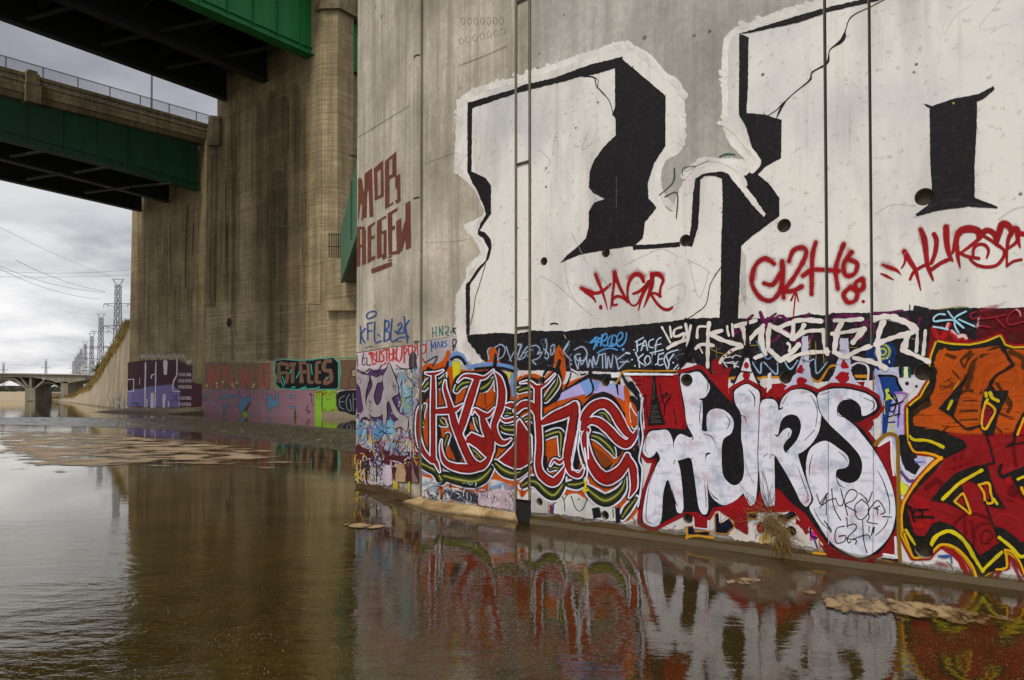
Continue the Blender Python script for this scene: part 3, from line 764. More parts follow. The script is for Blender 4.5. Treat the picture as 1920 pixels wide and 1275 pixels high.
# bridge A : the near one, bright green fascia
brA = thing('girder_bridge', onA(585, 105), 'high steel bridge with a bright green stiffened fascia girder, crossing overhead at the top left', 'bridge')
pa1 = onA(584, 105); zA = pa1.z
gA1, BA, TA_ = girder(brA, pa1, [(584, 105), (350, 2.5)], [(584, -30), (350, -190)], .18, M_green, 'fascia_girder', 2.1, .9)
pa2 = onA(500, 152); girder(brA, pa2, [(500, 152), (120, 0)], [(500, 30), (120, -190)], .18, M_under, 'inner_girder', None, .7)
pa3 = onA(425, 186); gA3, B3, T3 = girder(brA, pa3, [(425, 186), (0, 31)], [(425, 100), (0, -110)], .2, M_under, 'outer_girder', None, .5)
mb = MB()
ztop = TA_[0].z-.4
for zz in (ztop,):
    a, b = pa1.copy(), pa3.copy(); a.z = b.z = zz; a = a+e2*9; b = b+e2*9; L = -e2*95
    mb.box(b+e1*1.5, (a-b)-e1*3.4, L, Z*.5)
mb.build('deck', M_trim, brA)
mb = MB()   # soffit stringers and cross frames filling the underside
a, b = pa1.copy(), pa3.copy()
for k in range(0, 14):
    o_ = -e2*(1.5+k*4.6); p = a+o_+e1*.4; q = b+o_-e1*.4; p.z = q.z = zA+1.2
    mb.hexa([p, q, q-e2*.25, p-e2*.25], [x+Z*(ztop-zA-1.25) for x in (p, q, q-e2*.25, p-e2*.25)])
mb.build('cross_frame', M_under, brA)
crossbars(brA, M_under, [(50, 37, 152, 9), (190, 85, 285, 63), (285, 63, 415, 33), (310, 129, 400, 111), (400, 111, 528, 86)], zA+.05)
mb = MB(); p = pa1+e1*.2; p.z = 0
# right-hand continuation of bridge A past the tower
pr = cb+e2*(tl+.05)+e1*.6; pr.z = 0
prp = onplane(661, 132, pr, e1)
mb = MB(); zt2 = onplane(661, 42, pr, e1).z; zb2 = prp.z; q = pr.copy(); q.z = zb2
mb.prism([q, q+e2*40, q+e2*40+Z*(zt2-zb2), q+Z*(zt2-zb2)], e1*.2); mb.build('side_span_girder', M_green, brA)
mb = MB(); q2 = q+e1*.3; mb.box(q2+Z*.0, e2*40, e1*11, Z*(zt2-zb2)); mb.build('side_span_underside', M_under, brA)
mb = MB(); mb.box(q+Z*(zt2-zb2+.01)-e1*.5, e2*40, e1*11, Z*.7); mb.box(q+Z*(zt2-zb2+.72)-e1*.25, e2*40, e1*.3, Z*1.3); mb.build('side_span_parapet', M_trim, brA)

# bridge B : behind, dark green haunched girder, concrete balustrade
brB = thing('girder_bridge', onA(372, 355), 'lower steel bridge behind with a dark green haunched girder under a concrete balustrade', 'bridge')
pb = onA(371.5, 355)
gB1, BB1, TB1 = girder(brB, pb, [(371.5, 355.0), (186, 305.5), (0, 258.5)], [(371.5, 268), (186, 222), (0, 176)], .2, M_greendark, 'fascia_girder', 2.6, .8)
pb2 = onA(317, 378); zB = pb2.z
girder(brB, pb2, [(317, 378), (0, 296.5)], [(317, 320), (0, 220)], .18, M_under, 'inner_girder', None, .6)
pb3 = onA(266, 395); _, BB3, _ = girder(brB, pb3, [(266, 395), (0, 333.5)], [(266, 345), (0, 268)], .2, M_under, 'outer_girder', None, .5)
mb = MB()
q = [TB1[0]-Z*1.2+e2*1, TB1[0]-Z*1.2+e1*((pb3-pb).dot(e1)-.2)+e2*1]; dd = (TB1[-1]-TB1[0]); 
for k in range(4):
    a = TB1[0].lerp(TB1[-1], k/4)-Z*1.0; b = TB1[0].lerp(TB1[-1], (k+1)/4)-Z*1.0
    mb.hexa([a+e1*.3, a+e1*((pb3-pb).dot(e1)-.3), b+e1*((pb3-pb).dot(e1)-.3), b+e1*.3], [x+Z*.9 for x in (a+e1*.3, a+e1*((pb3-pb).dot(e1)-.3), b+e1*((pb3-pb).dot(e1)-.3), b+e1*.3)])
mb.build('deck', M_trim, brB)
crossbars(brB, M_under, [(20, 294, 95, 281), (50, 337, 118, 325), (140, 324, 212, 312), (160, 362, 245, 351), (248, 350, 322, 344)], zB-.3, .11)
# concrete fascia bands, traced on planes stepping outward
def band(parent, name, ptsN, ptsF, off, thick, mat, extend=22):
    """ptsN: (x,y) bottom and top at abutment; ptsF: same far left; off: outward offset"""
    p0 = pb - e1*off
    b = [onplane(*ptsN[0], p0, e1), onplane(*ptsF[0], p0, e1)]; t = [onplane(*ptsN[1], p0, e1), onplane(*ptsF[1], p0, e1)]
    db = (b[1]-b[0]).normalized(); dt = (t[1]-t[0]).normalized()
    b.append(b[1]+db*extend); t.append(t[1]+dt*extend)
    mb = MB(); mb.prism(b+t[::-1], e1*thick)
    return mb, b, t
for nm, nn_, ff_, off, th in (('cornice', [(388, 271), (389, 262)], [(0, 176), (0, 163)], .55, 1.0),
                              ('cornice', [(389, 261.6), (389, 255)], [(0, 162.6), (0, 152)], .75, 1.2)):
    mb, b, t = band(brB, nm, nn_, ff_, off, th, M_trim); mb.build(nm, M_trim, brB)
balus = None
mb, b_, t_ = band(brB, 'balustrade', [(390, 254.6), (390, 249.5)], [(0, 151.6), (0, 145)], .62, .5, M_trim); bal = mb.build('balustrade', M_trim, brB)
mb, b2_, t2_ = band(brB, 'top_rail', [(391, 237.5), (391, 232.5)], [(0, 129.5), (0, 123)], .66, .5, M_trim); mb.build('top_rail', M_trim, bal)
p0 = pb - e1*.58
lo_a, lo_b = t_[0], t_[1]; hi_a, hi_b = b2_[0], b2_[1]
proto = None; nb = 92
for k in range(nb):
    f = (k+.5)/nb
    x = 390 - 0; 
    a = lo_a.lerp(lo_b, f); c = hi_a.lerp(hi_b, f)
    # skip under the big post
    h = c.z-a.z; r_ = .17
    mb = MB()
    prof = [(0, .8), (.08, .8), (.1, .5), (.3, 1.0), (.55, .7), (.8, .42), (.86, .7), (1, .75)]
    base = a + e1*.12
    for (z0, s0_), (z1, s1_) in zip(prof[:-1], prof[1:]):
        mb.tube(base+Z*h*z0, base+Z*h*z1, r_*s0_, 6, r_*s1_, 0, False)
    mb.build('baluster', M_trim, bal)
    if k > 110: break
# big intermediate post at x 50..78
pp = MB()
def onB(x, y, off): return onplane(x, y, pb-e1*off, e1)
pp.prism([onB(75, 160, .95), onB(50, 154, .95), onB(50, 100+33, .95), onB(75, 141, .95)], e1*1.0)
pp.prism([onB(78, 195, 1.05), onB(49, 188, 1.05), onB(49, 155, 1.05), onB(78, 161.5, 1.05)], e1*1.2)
pp.prism([onB(71, 140, .85), onB(52, 135, .85), onB(53, 129, .85), onB(70, 134, .85)], e1*.8)
pp.build('parapet_post', M_trim, brB)
# chain-link fence with posts
def meshmat():
    m, n = newmat('chain_link'); uv = n('ShaderNodeNewGeometry').outputs['Position']
    r45 = n('ShaderNodeVectorRotate', rotation_type='Z_AXIS', ins={'Vector': uv, 'Angle': -math.atan2(e2.y, e2.x)}).outputs[0]
    s = n('ShaderNodeSeparateXYZ', ins={0: r45}); a = n.m('ADD', s.outputs[0], s.outputs[2]); b = n.m('SUBTRACT', s.outputs[0], s.outputs[2])
    g = lambda q: n.m('LESS_THAN', n.m('ABSOLUTE', n.m('SUBTRACT', n.m('FRACT', n.m('DIVIDE', q, .09)), .5)), .085)
    al = n.m('MAXIMUM', g(a), g(b)); p = n('ShaderNodeBsdfPrincipled', ins={'Base Color': (*lin('5d6063'), 1), 'Roughness': .5, 'Metallic': .3}); n.link(al, p.inputs['Alpha'])
    o = n('ShaderNodeOutputMaterial'); n.link(p.outputs[0], o.inputs[0]); return m
fen = thing('chain_link_fence', t2_[0], 'thin grey chain-link fence standing above the concrete balustrade of the far bridge', 'fence')
def onF(x, y): return onplane(x, y, pb-e1*.4, e1)
fa, fb_ = onF(408, 221), onF(0, 103); ga, gb_ = onF(408, 236.5), onF(0, 124); ext = (fb_-fa).normalized()*10
mb = MB(); mb.tube(fa, fb_+ext, .04, 6); mb.build('fence_rail', M_steelwire, fen)
mb = MB(); mb.face([ga, gb_+(gb_-ga).normalized()*10, fb_+ext, fa]); mb.build('chain_link_mesh', meshmat(), fen)
for x in (11, 81, 146, 206, 263, 317, 368):
    f = facef = None
    top = None
    # solve point on rail by column
    yy = 103+(221-103)*x/408; p = onF(x, yy+.4); q = onF(x, 124+(236.5-124)*x/408+1.5)
    q.x, q.y = p.x, p.y
    mb = MB(); mb.tube(q, p, .055, 6); mb.build('fence_post', M_steelwire, fen)
lp = thing('lamp_post', onB(284, 203, -3), 'single slender grey lamp pole rising behind the balustrade of the far bridge', 'lamp post')
mb = MB(); a = onB(284, 205, -4); b = onB(285.5, 90, -4); b.x, b.y = a.x, a.y; mb.tube(a-Z*1.5, b, .11, 8, .08); mb.build('pole', M_steelwire, lp)
mb = MB(); mb.tube(b, b-e2*1.8+Z*.5, .05, 6); hp = mb.build('lamp_arm', M_steelwire, lp)
mb = MB(); mb.prism([b-e2*1.6+Z*.4, b-e2*2.5+Z*.55, b-e2*2.4+Z*.75, b-e2*1.7+Z*.7], e1*.3); mb.build('lamp_head', M_steelwire, lp)

# pale green haunched girder reaching to the near pier
g0 = onA(638, 531, .6); g0.z = 0; g1 = ground(705, 1000); g1 = O + ray(705, 700)*(17.0/ray(705, 700).y); g1.z = 0
gd = (g1-g0).normalized(); gn = gd.cross(Z)
if gn.x > 0: gn = -gn
def onG(x, y): return onplane(x, y, g0, gn)
gg = thing('bridge_girder', g0+Z*onG(638, 531).z, 'faded green haunched steel girder with a riveted seam, beside the near pier edge', 'girder')
mb = MB(); mb.prism([onG(x, y) for x, y in [(638.5, 531), (639, 430), (655, 366), (661, 336), (669, 297), (676, 262), (676, 420), (668, 443)]], -gn*.2); mb.build('haunch_web', M_greenpale, gg)
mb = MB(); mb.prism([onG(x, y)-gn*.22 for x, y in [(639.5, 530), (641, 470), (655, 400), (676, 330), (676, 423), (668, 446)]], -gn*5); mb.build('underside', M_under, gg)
mb = MB()
for k in range(26): p = onG(661.5-k*.02, 345+k*4.2)+gn*.03; mb.box(p, gd*.12, gn*.06, Z*.10)
mb.build('rivet_seam', M_greendark, gg)
mb = MB(); mb.tube(onG(658, 291), onG(680, 296), .05, 6); mb.build('handrail', M_black, gg)

# ================================================================== NEAR PIER
ZT = 13.0
pier = thing('bridge_pier', J, 'massive near concrete pier covered with graffiti, filling the right half of the view', 'bridge pier')
# flat side, split by two vertical joints; each bay a slab whose face has round tie holes cut in it
def bay(name, u0, u1, z0, z1, mat, holes, slant=None):
    outer = [(u0, z0), (u1, z0), (u1, z1), (u0, z1)]
    loops = [[Vector((u, z, 0)) for u, z in outer]]; rings = []
    for (hu, hv, hr) in holes:
        if u0 < hu < u1: rings.append([(hu+math.cos(2*math.pi*i/28)*hr, hv+math.sin(2*math.pi*i/28)*hr) for i in range(28)])
    for r_ in rings: loops.append([Vector((a, b, 0)) for a, b in r_])
    flat = [p for l in loops for p in l]; tris = tessellate_polygon(loops)
    mb = MB(); mb.v = [skin(p.x, p.y) for p in flat]; mb.f = [list(t) for t in tris]; mb.mi = [0]*len(tris)
    for r_ in rings:      # the tube of each hole and its closed end
        k = len(mb.v); dp = .22
        for a, b in r_: mb.v.append(skin(a, b)); 
        for a, b in r_: mb.v.append(skin(a, b, -dp))
        for i in range(28): mb.f.append([k+i, k+(i+1) % 28, k+28+(i+1) % 28, k+28+i]); mb.mi.append(1)
        mb.f.append([k+28+i for i in range(28)]); mb.mi.append(1)
    # returns into the joints
    for u in (u0, u1):
        mb.face([skin(u, z0), skin(u, z0, -.06), skin(u, z1, -.06), skin(u, z1)])
    return mb.build(name, [mat, M_hole], pier, False, False)
uR = 10.0
bs = [BANDS[2][1], BANDS[3][0], BANDS[3][1], BANDS[4][0], BANDS[4][1], uR]
bay('wall_panel', bs[0], bs[1], 0, ZT, M_near, HU); bay('wall_panel', bs[2], bs[3], 0, ZT, M_side, HU); bay('wall_panel', bs[4], bs[5], 0, ZT, M_near, HU)
bay('wall_panel', BANDS[0][1], BANDS[1][0], 0, ZT, M_side, [])
uN = -L2 - L1
bay('nose_panel', uN, BANDS[0][0], 0, ZT, M_side, [])
# body behind the skin
mb = MB(); back = [skin(uR, 0, -.06), skin(0, 0, -.06), skin(-L2, 0, -.06), skin(uN, 0, -.06)]
hid = (skin(uN, 0)-O); hid.z = 0; hid.normalize(); hid = (hid + Vector((.25, 0, 0))).normalized()
poly = back + [skin(uN, 0, -.06)+hid*2.2, skin(uN, 0)+hid*3+Vector((2.2, .8, 0)), skin(uR, 0, -.06)+(-nM)*4.0]
mb.prism(poly, Z*(ZT-.02)); mb.build('pier_core', M_sealant, pier)
mb = MB(); mb.face([skin(uN, 0), skin(uN, 0)+hid*2.2, skin(uN, ZT)+hid*2.2, skin(uN, ZT)]); mb.build('nose_return', M_side, pier, False, False)
# recessed cover strips in the wide joints
def strip(u0, u1, zb_, depth, mat, name='joint_cover'):
    mb = MB(); a = [skin(u0, zb_, -depth), skin(u1, zb_, -depth), skin(u1, zb_, -depth-.03), skin(u0, zb_, -depth-.03)]
    mb.hexa(a, [p+Z*(ZT-zb_-.03) for p in a]); return mb.build(name, mat, pier)
zc2 = wall(985, 937)[2]; zc1 = wall(781, 905)[2]
uA, uB = BANDS[1][1]+.003, BANDS[2][0]-.003
strip(uA, uB, zc2, .0, M_side)
# dark slots below the covers
mb = MB(); mb.face([skin(BANDS[1][0], 0.0, -.02), skin(BANDS[2][1], 0.0, -.02), skin(BANDS[2][1], zc2, -.02), skin(BANDS[1][0], zc2, -.02)]); mb.build('joint_slot', M_black, pier)
# horizontal joints between cover plates + edge beads above the painted foot
for yy in (-2, 305, 614): 
    mb = MB(); z = wall(983, yy)[2]; mb.box(skin(BANDS[1][1], z-.018, .0), dM*0+ (skin(BANDS[2][0], z)-skin(BANDS[1][1], z)), nM*.02, Z*.03)
    mb.build('cover_joint', M_sealant, pier)
mb = MB()
ub = BANDS[1][0]; 
for (ua_, ub_) in ((BANDS[1][0]+.008, BANDS[1][1]-.008), (BANDS[2][0]+.008, BANDS[2][1]-.010)):
    z0 = zc2; a = [skin(ua_, z0, -.02), skin(ub_, z0, -.02), skin(ub_, z0, .004), skin(ua_, z0, .004)]; mb.hexa(a, [p+Z*(ZT-z0-.04) for p in a])
mb.build('joint_bead', M_joint, pier)
# rounded half-bead cover between the nose and the turned bay, in three lengths
zs = [wall(782, y)[2] for y in (641, 373, 108, -160)]
for i in range(3):
    mb = MB(); u0, u1 = uskin(775.4), uskin(786.6); w_ = u1-u0
    prof = [(u0, 0), (u0+w_*.2, .035), (u0+w_*.5, .05), (u0+w_*.8, .035), (u1, 0)]
    a = [skin(u, zs[i]+.012, o_) for u, o_ in prof]; mb.prism(a, Z*(zs[i+1]-zs[i]-.03)); mb.build('joint_cover', M_side, pier)
# low kerb at the foot of the flat side
mb = MB(); a = [skin(BANDS[2][1], 0, .0), skin(uR, 0, .0), skin(uR, .0, .035), skin(BANDS[2][1], 0, .035)]
z1_ = .055; mb.hexa([p-Z*.1 for p in a], [p+Z*z1_ for p in a]); mb.build('footing', M_foot, pier)
# sloping silt-covered apron under the turned bay
T(0, 0, 1)
ap_t = [wall(x, y)[0] for x, y in ((789, 931), (830, 939), (880, 946), (930, 953), (965, 960))]
ap_b = [ground(x, y) for x, y in ((752, 941), (800, 958), (870, 967), (930, 972), (972, 979))]
def apronmat():
    m, n = newmat('silted_apron'); pos = n('ShaderNodeNewGeometry').outputs['Position']
    a = n.noise(pos, 3, 6, .6); f = n.noise(pos, 40, 4, .7)
    col = n.mix(n.ramp(a, [(.35, 0), (.6, 1)]), lin('7a6138'), lin('b89d74')); col = n.mix(n.ramp(f, [(.35, .6), (.58, 0)]), col, lin('5a4626'))
    z = n('ShaderNodeSeparateXYZ', ins={0: pos}).outputs[2]; col = n.mix(n.ramp(n.m('MULTIPLY', z, 10), [(.1, .75), (.35, 0)]), col, lin('3f2f18'))
    finish(n, col, .85, n.m('ADD', a, f), .5, .012, .3); return m
M_ap = apronmat()
mb = MB(); k = 60; rows = 8
from mathutils import noise as mnz
def lerp_l(Lk, f):
    q = f*(len(Lk)-1); i = min(int(q), len(Lk)-2); return Lk[i].lerp(Lk[i+1], q-i)
for j in range(rows+1):
    for i in range(k+1):
        p = lerp_l(ap_t, i/k).lerp(lerp_l(ap_b, i/k), j/rows); hh = mnz.noise(p*6)*.012+mnz.noise(p*20)*.004
        if j == rows: p.z = -.03
        elif j: p.z += hh; 
        if j == rows: p += Vector((mnz.noise(p*5)*.05, mnz.noise(p*5+Vector((9, 0, 0)))*.05-.03, 0))
        if j == 0: p -= n2_*.02
        mb.v.append(p)
for j in range(rows):
    for i in range(k):
        q = j*(k+1)+i; mb.f.append([q, q+1, q+k+2, q+k+1]); mb.mi.append(0)
mb.build('silted_footing', M_ap, pier, True)

# ================================================================== DISTANCE
# concrete bridge across the river
DB = 330.0
def onD(x, y, d_=DB): r = ray(x, y); return O + r*(d_/r.y)
db = thing('distant_bridge', onD(57, 752), 'low grey concrete bridge crossing the river in the far distance', 'bridge')
Y1 = Vector((0, 1, 0))
mb = MB(); mb.prism([onD(x, y) for x, y in [(-60, 699.5), (160, 703.2), (160, 712), (147, 714.5), (125, 719), (104, 716), (84, 711), (60, 707.5), (36, 706.8), (20, 707), (-60, 707)]], Y1*14); dk = mb.build('deck', M_dist, db)
mb = MB(); mb.prism([onD(x, y, DB-1) for x, y in [(-60, 697.9), (160, 701.7), (160, 703.4), (-60, 699.7)]], Y1*1); mb.build('parapet', M_build, db)
for pts in ([(46.5, 752.5), (66, 752.5), (65.5, 727), (47, 727)], [(113, 752), (127, 750), (127, 716), (114, 716)]):
    mb = MB(); mb.prism([onD(x, y) for x, y in pts], Y1*12); mb.build('pier', M_dist, db)
for (xa, ya, xb, yb) in ((48, 728, 28, 711), (65, 728, 84, 712), (57, 727, 57, 708), (28, 711, 0, 709), (53, 727, 40, 710)):
    mb = MB(); a, b = onD(xa, ya, DB+1), onD(xb, yb, DB+1); s_ = Z*.55; w_ = Vector((.55, 0, 0)); q = w_ if abs(xb-xa) < 5 else s_
    mb.prism([a-q, b-q, b+q, a+q], Y1*8); mb.build('strut', M_dist, db)
for (xa, xb, yc) in ((-40, 47, 709.5), (66, 113, 716)):
    mb = MB(); k = 12; up = []; lo = []
    for i in range(k+1):
        f = i/k; x = xa+(xb-xa)*f; y = yc+ (727-yc)*(2*f-1)**2; up.append(onD(x, y, DB+2)); lo.append(onD(x, y+2.4, DB+2))
    mb.prism(up+lo[::-1], Y1*9); mb.build('arch_rib', M_dist, db)
db2 = thing('distant_bridge', onD(80, 749, 520), 'second small arched bridge seen under the deck of the distant grey bridge', 'bridge')
mb = MB(); mb.prism([onD(x, y, 520) for x, y in [(30, 733), (160, 736), (160, 740), (120, 740), (104, 743), (98, 740), (84, 737.5), (72, 740), (66, 744), (60, 740), (30, 738)]], Y1*12); mb.build('deck', M_dist, db2)
mb = MB(); mb.prism([onD(x, y, 520) for x, y in [(98, 750.5), (106, 750.5), (105, 739), (98, 739)]], Y1*10); mb.build('pier', M_build, db2)
# low dry banks beyond the water
mb = MB(); mb.prism([Vector((p.x, p.y, 0)) for p in (ground(-200, 752.6), ground(48, 752.4), ground(160, 751.0), ground(160, 749.4), ground(-200, 749.4))], Z*.4)
farbank = mb.build('far_shore', plain('pale_shore', lin('b5a68e'), .95)); tag(farbank, kind='structure')
mb = MB(); mb.prism([onD(x, y, 420) for x, y in [(-60, 751.5), (48, 751.5), (48, 735.5), (-60, 733.5)]], Y1*200); mb.build('terrain', plain('pale_bank', lin('b3a48c'), .95)).__setitem__('kind', 'structure')
# buildings far behind
rb = random.Random(5)
for i, (x0, x1, y0, lab) in enumerate(((-40, 14, 724, 'low flat-roofed distant building at the left edge, beyond the far shore'), (16, 40, 727, 'pale distant building left of the bridge pier, under the deck'), (70, 96, 726, 'long low distant building right of the bridge pier, under the deck'), (98, 112, 728, 'small distant building beside the second bridge pier'), (128, 150, 730, 'distant building between the second bridge pier and the bank'))):
    t = thing('distant_building', onD(x0, 740, 620+i*8), lab, 'building'); mb = MB()
    mb.prism([onD(x, y, 620+i*8) for x, y in [(x0, 752), (x1, 752), (x1, y0), (x0, y0)]], Y1*20); mb.build('wall', M_build if i % 2 else M_roof, t)
    mb = MB(); mb.prism([onD(x, y, 619+i*8) for x, y in [(x0-1, y0+.3), (x1+1, y0+.3), (x1+1, y0-1), (x0-1, y0-1)]], Y1*22); mb.build('roof', M_roof, t)
    for q in range(int((x1-x0)/7)):
        xx = x0+3+q*7; mb = MB(); mb.prism([onD(x, y, 618.6+i*8) for x, y in [(xx, y0+5), (xx+3, y0+5), (xx+3, y0+2.2), (xx, y0+2.2)]], Y1*.3); mb.build('window', M_black, t)
# bushes far behind the shore
def foliage(mb, c, rx, rz, count, leaf, rnd):
    for _ in range(count):
        v = Vector((rnd.gauss(0, .45), rnd.gauss(0, .45), rnd.gauss(0, .42))); p = c+Vector((v.x*rx, v.y*rx, v.z*rz))
        a = Vector((rnd.uniform(-1, 1), rnd.uniform(-1, 1), rnd.uniform(-1, 1))).normalized()*leaf; b = a.cross(Vector((rnd.uniform(-1, 1), rnd.uniform(-1, 1), rnd.uniform(-1, 1)))).normalized()*leaf
        mb.face([p-a, p-b, p+a, p+b])
mb = MB()
for x in range(-20, 155, 5):
    foliage(mb, onD(x, 731+rb.uniform(-2, 3), 560), rb.uniform(2.5, 5), rb.uniform(1.5, 3), 60, .55, rb)
tag(mb.build('tree_belt', M_bush, None, False, False), kind='stuff')

# palm by the bank wall
pc = onD(181, 694, 175); palm = thing('palm_tree', onD(181, 735, 175), 'single dark green palm standing behind the crest of the bank wall', 'palm tree')
mb = MB()
for k in range(6): mb.tube(pc-Z*(1.0*k), pc-Z*(1.0*(k+1)), .32+.02*k, 8, .36+.02*k)
mb.build('trunk', M_bark, palm)
mb = MB(); rp = random.Random(3)
for k in range(46):
    az = rp.uniform(0, 6.28); el = rp.uniform(-.5, 1.35); L = rp.uniform(2.0, 3.0); p = pc.copy(); dirv = Vector((math.cos(az)*math.cos(el), math.sin(az)*math.cos(el), math.sin(el)))
    for s_ in range(8):
        q = p+dirv*L/8; side = dirv.cross(Z).normalized()
        for sg in (-1, 1):
            for j in (0, .5):
                o_ = p.lerp(q, j); tip = o_+side*sg*.42*math.sin((s_+1+j)/9*3.0)+dirv*.3-Z*.12; mb.face([o_-dirv*.06, o_+dirv*.06, tip])
        p = q; dirv = (dirv-Z*.14).normalized()
mb.build('crown', M_palm, palm, False, False)

# pylons: one built with its parts, the rest copied
def make_pylon(base, h, label):
    t = thing('lattice_pylon', base, label, 'pylon', 'lattice pylons marching away behind the bank')
    ux = Vector((1, 0, 0)); uy = Y1; r = .036*h/22
    def lev(z): 
        wv = .070*(1-z)+.026*(z) if z < .8 else .034
        return wv*h
    mb = MB(); zs_ = [0, .12, .23, .33, .42, .5, .575, .645, .71, .77, .83, .89, .95]
    cs = []
    for z in zs_:
        wv = lev(z)/2*1.0; cs.append([base+ux*sx*wv+uy*sy*wv+Z*z*h for sx, sy in ((-1, -1), (1, -1), (1, 1), (-1, 1))])
    for a, b in zip(cs[:-1], cs[1:]):
        for i in range(4):
            j = (i+1) % 4; mb.tube(a[i], b[i], r*1.5, 4, None, 0, False); mb.tube(a[i], b[j], r, 4, None, 0, False); mb.tube(a[j], b[i], r, 4, None, 0, False); mb.tube(b[i], b[j], r, 4, None, 0, False)
    mb.build('lattice_tower', M_pylon, t)
    top = cs[-1]
    mb = MB()
    for sy in (0,):
        c = base+Z*.95*h; 
        for s in (-1, 1): mb.tube(c+ux*s*.017*h, c+ux*s*.045*h+Z*.05*h, r*1.2, 4); mb.tube(c, c+ux*s*.045*h+Z*.05*h, r, 4)
        mb.tube(c-ux*.05*h+Z*.05*h, c+ux*.05*h+Z*.05*h, r*1.2, 4)
    mb.build('peak_frame', M_pylon, t)
    for z in (.80, .62, .45):
        mb = MB(); c = base+Z*z*h; s_ = .115*h
        for s in (-1, 1):
            mb.tube(c, c+ux*s*s_, r*1.6, 4); mb.tube(c+ux*s*.02*h-Z*.03*h, c+ux*s*s_, r*1.1, 4)
            mb.tube(c+ux*s*s_, c+ux*s*s_-Z*.035*h, r*1.4, 5); mb.tube(c+ux*s*s_*.7, c+ux*s*s_*.7-Z*.035*h, r*1.2, 5)
        mb.build('cross_arm', M_pylon, t)
    return t
def dup(root, loc, s, label):
    r = root.copy(); C.objects.link(r); r.location = loc; r.scale = (s, s, s); r['label'] = label
    for ch in list(root.children):
        c = ch.copy(); C.objects.link(c); c.parent = r
    return r
PH = 46.0
pyl = [(220, 523, 'largest lattice pylon, standing close behind the grassy crest of the bank'), (188.5, 588, 'second largest lattice pylon, left of the largest one and above the palm'), (171.5, 625, 'third lattice pylon counted from the abutment, just left of the palm'),
       (159.5, 640, 'fourth lattice pylon from the abutment, in the thinning row'), (152, 650, 'fifth lattice pylon from the abutment, small in the row'), (146.5, 660, 'sixth lattice pylon from the abutment'), (142, 668, 'seventh lattice pylon from the abutment'), (137.5, 675, 'tiny lattice pylon at the far end of the row by the distant bridge'),
       (86, 674, 'lone small lattice pylon above the middle of the distant bridge'), (6.5, 679, 'lone thin pylon above the distant bridge at the left edge of the view')]
first = None; PT = []
for (x, y, lab) in pyl:
    d_ = PH/((746.2-y)/F) ; base = onD(x, 746.2, d_); base.z = 0
    d_ = (PH-H)*F/(746.2-y); base = O+ray(x, 700)*(d_/ray(x, 700).y); base.z = 0; PT.append(base)
    if first is None: first = make_pylon(base, PH, lab)
    else: dup(first, base, 1.0, lab)
def wire(pts, r, label, nm='power_line'):
    mb = MB(); pp_ = [O+ray(x, y)*(d_/ray(x, y).y) for x, y, d_ in pts]
    for a, b in zip(pp_[:-1], pp_[1:]): mb.tube(a, b, r, 5, None, 0, False)
    o = mb.build(nm, M_steelwire); tag(o, label, 'power line', 'power lines crossing the sky'); return o
def cat(x0, y0, d0, x1, y1, d1, sag, k=14):
    return [(x0+(x1-x0)*i/k, y0+(y1-y0)*i/k+sag*4*(i/k)*(1-i/k), d0+(d1-d0)*i/k) for i in range(k+1)]
dm = PT[0].y
wire(cat(-30, 485, 150, 198, 548.5, dm, 12), .05, 'upper power line sagging from the left edge to the largest pylon')
wire(cat(-30, 487, 150, 188, 561, dm, 14), .05, 'lower power line sagging from the left edge to the largest pylon')
wire(cat(30, 488, 150, 198, 547, dm, 7), .05, 'steep power line crossing the other two before the largest pylon')
wire(cat(-30, 505, 260, 262, 503.5, 260, 8), .05, 'nearly level higher power line running behind the abutment')
wire(cat(-30, 518, 260, 262, 514.5, 260, 3), .05, 'nearly level lower power line running behind the abutment')
wire(cat(-30, 410, 150, 220, 523, dm, 6), .035, 'faint thin power line rising to the left from the top of the largest pylon')
wire(cat(-30, 681, 700, 210, 689, 700, 1), .06, 'thin far power line low over the distant bridge')

# twigs caught on the wall
tg = thing('twig_bundle', wall(1455, 1000)[0], 'tangle of dry twigs and straw caught on the pier wall under the white letters', 'flood debris')
rt = random.Random(21)
def twigs(name, cx, cy, count, spread, lmin, lmax, bias, rad, mat):
    mb = MB()
    for _ in range(count):
        x = cx+rt.gauss(0, spread[0]); y = cy+rt.gauss(0, spread[1]); off = abs(rt.gauss(.03, .03))+.012
        th = rt.gauss(bias[0], bias[1]); L = rt.uniform(lmin, lmax); p, u, v = wall(x, y); 
        for q in range(3):
            u2 = u+math.cos(th)*L/3*.0045; v2 = v+math.sin(th)*L/3*.0045; o2 = max(.01, off+rt.uniform(-.012, .012))
            mb.tube(skin(u, max(v, .01), off), skin(u2, max(v2, .01), o2), rad, 4, rad*.8, 0, False); u, v, off = u2, v2, o2; th += rt.gauss(0, .35)
    return mb.build(name, mat, tg)
twigs('straw_tangle', 1447, 975, 170, (10, 11), 12, 36, (-1.2, .9), .0022, M_twig)
twigs('straw_tangle', 1468, 1006, 150, (8, 13), 14, 40, (-1.3, .5), .0022, M_twig)
twigs('straw_tangle', 1424, 965, 40, (12, 10), 10, 40, (2.8, .9), .0014, M_twig)
M_twig2 = plain('dark_wet_twig', lin('33261a'), .8, .3)
mb = MB()
for pts in ('1437,955 1430,910 1424,878', '1442,955 1434,915 1431,885', '1446,952 1440,905 1432,880', '1440,950 1450,905', '1452,950 1438,900 1430,880', '1418,940 1396,915 1375,883', '1416,905 1405,885 1399,865', '1448,955 1430,920'):
    q = [wall(float(a), float(b)) for a, b in (t.split(',') for t in pts.split())]
    for a, b in zip(q[:-1], q[1:]): mb.tube(a[0]+nM*.04, b[0]+nM*.03, .0022, 5, .0016, 0, False)
mb.build('dark_stem', M_twig2, tg)
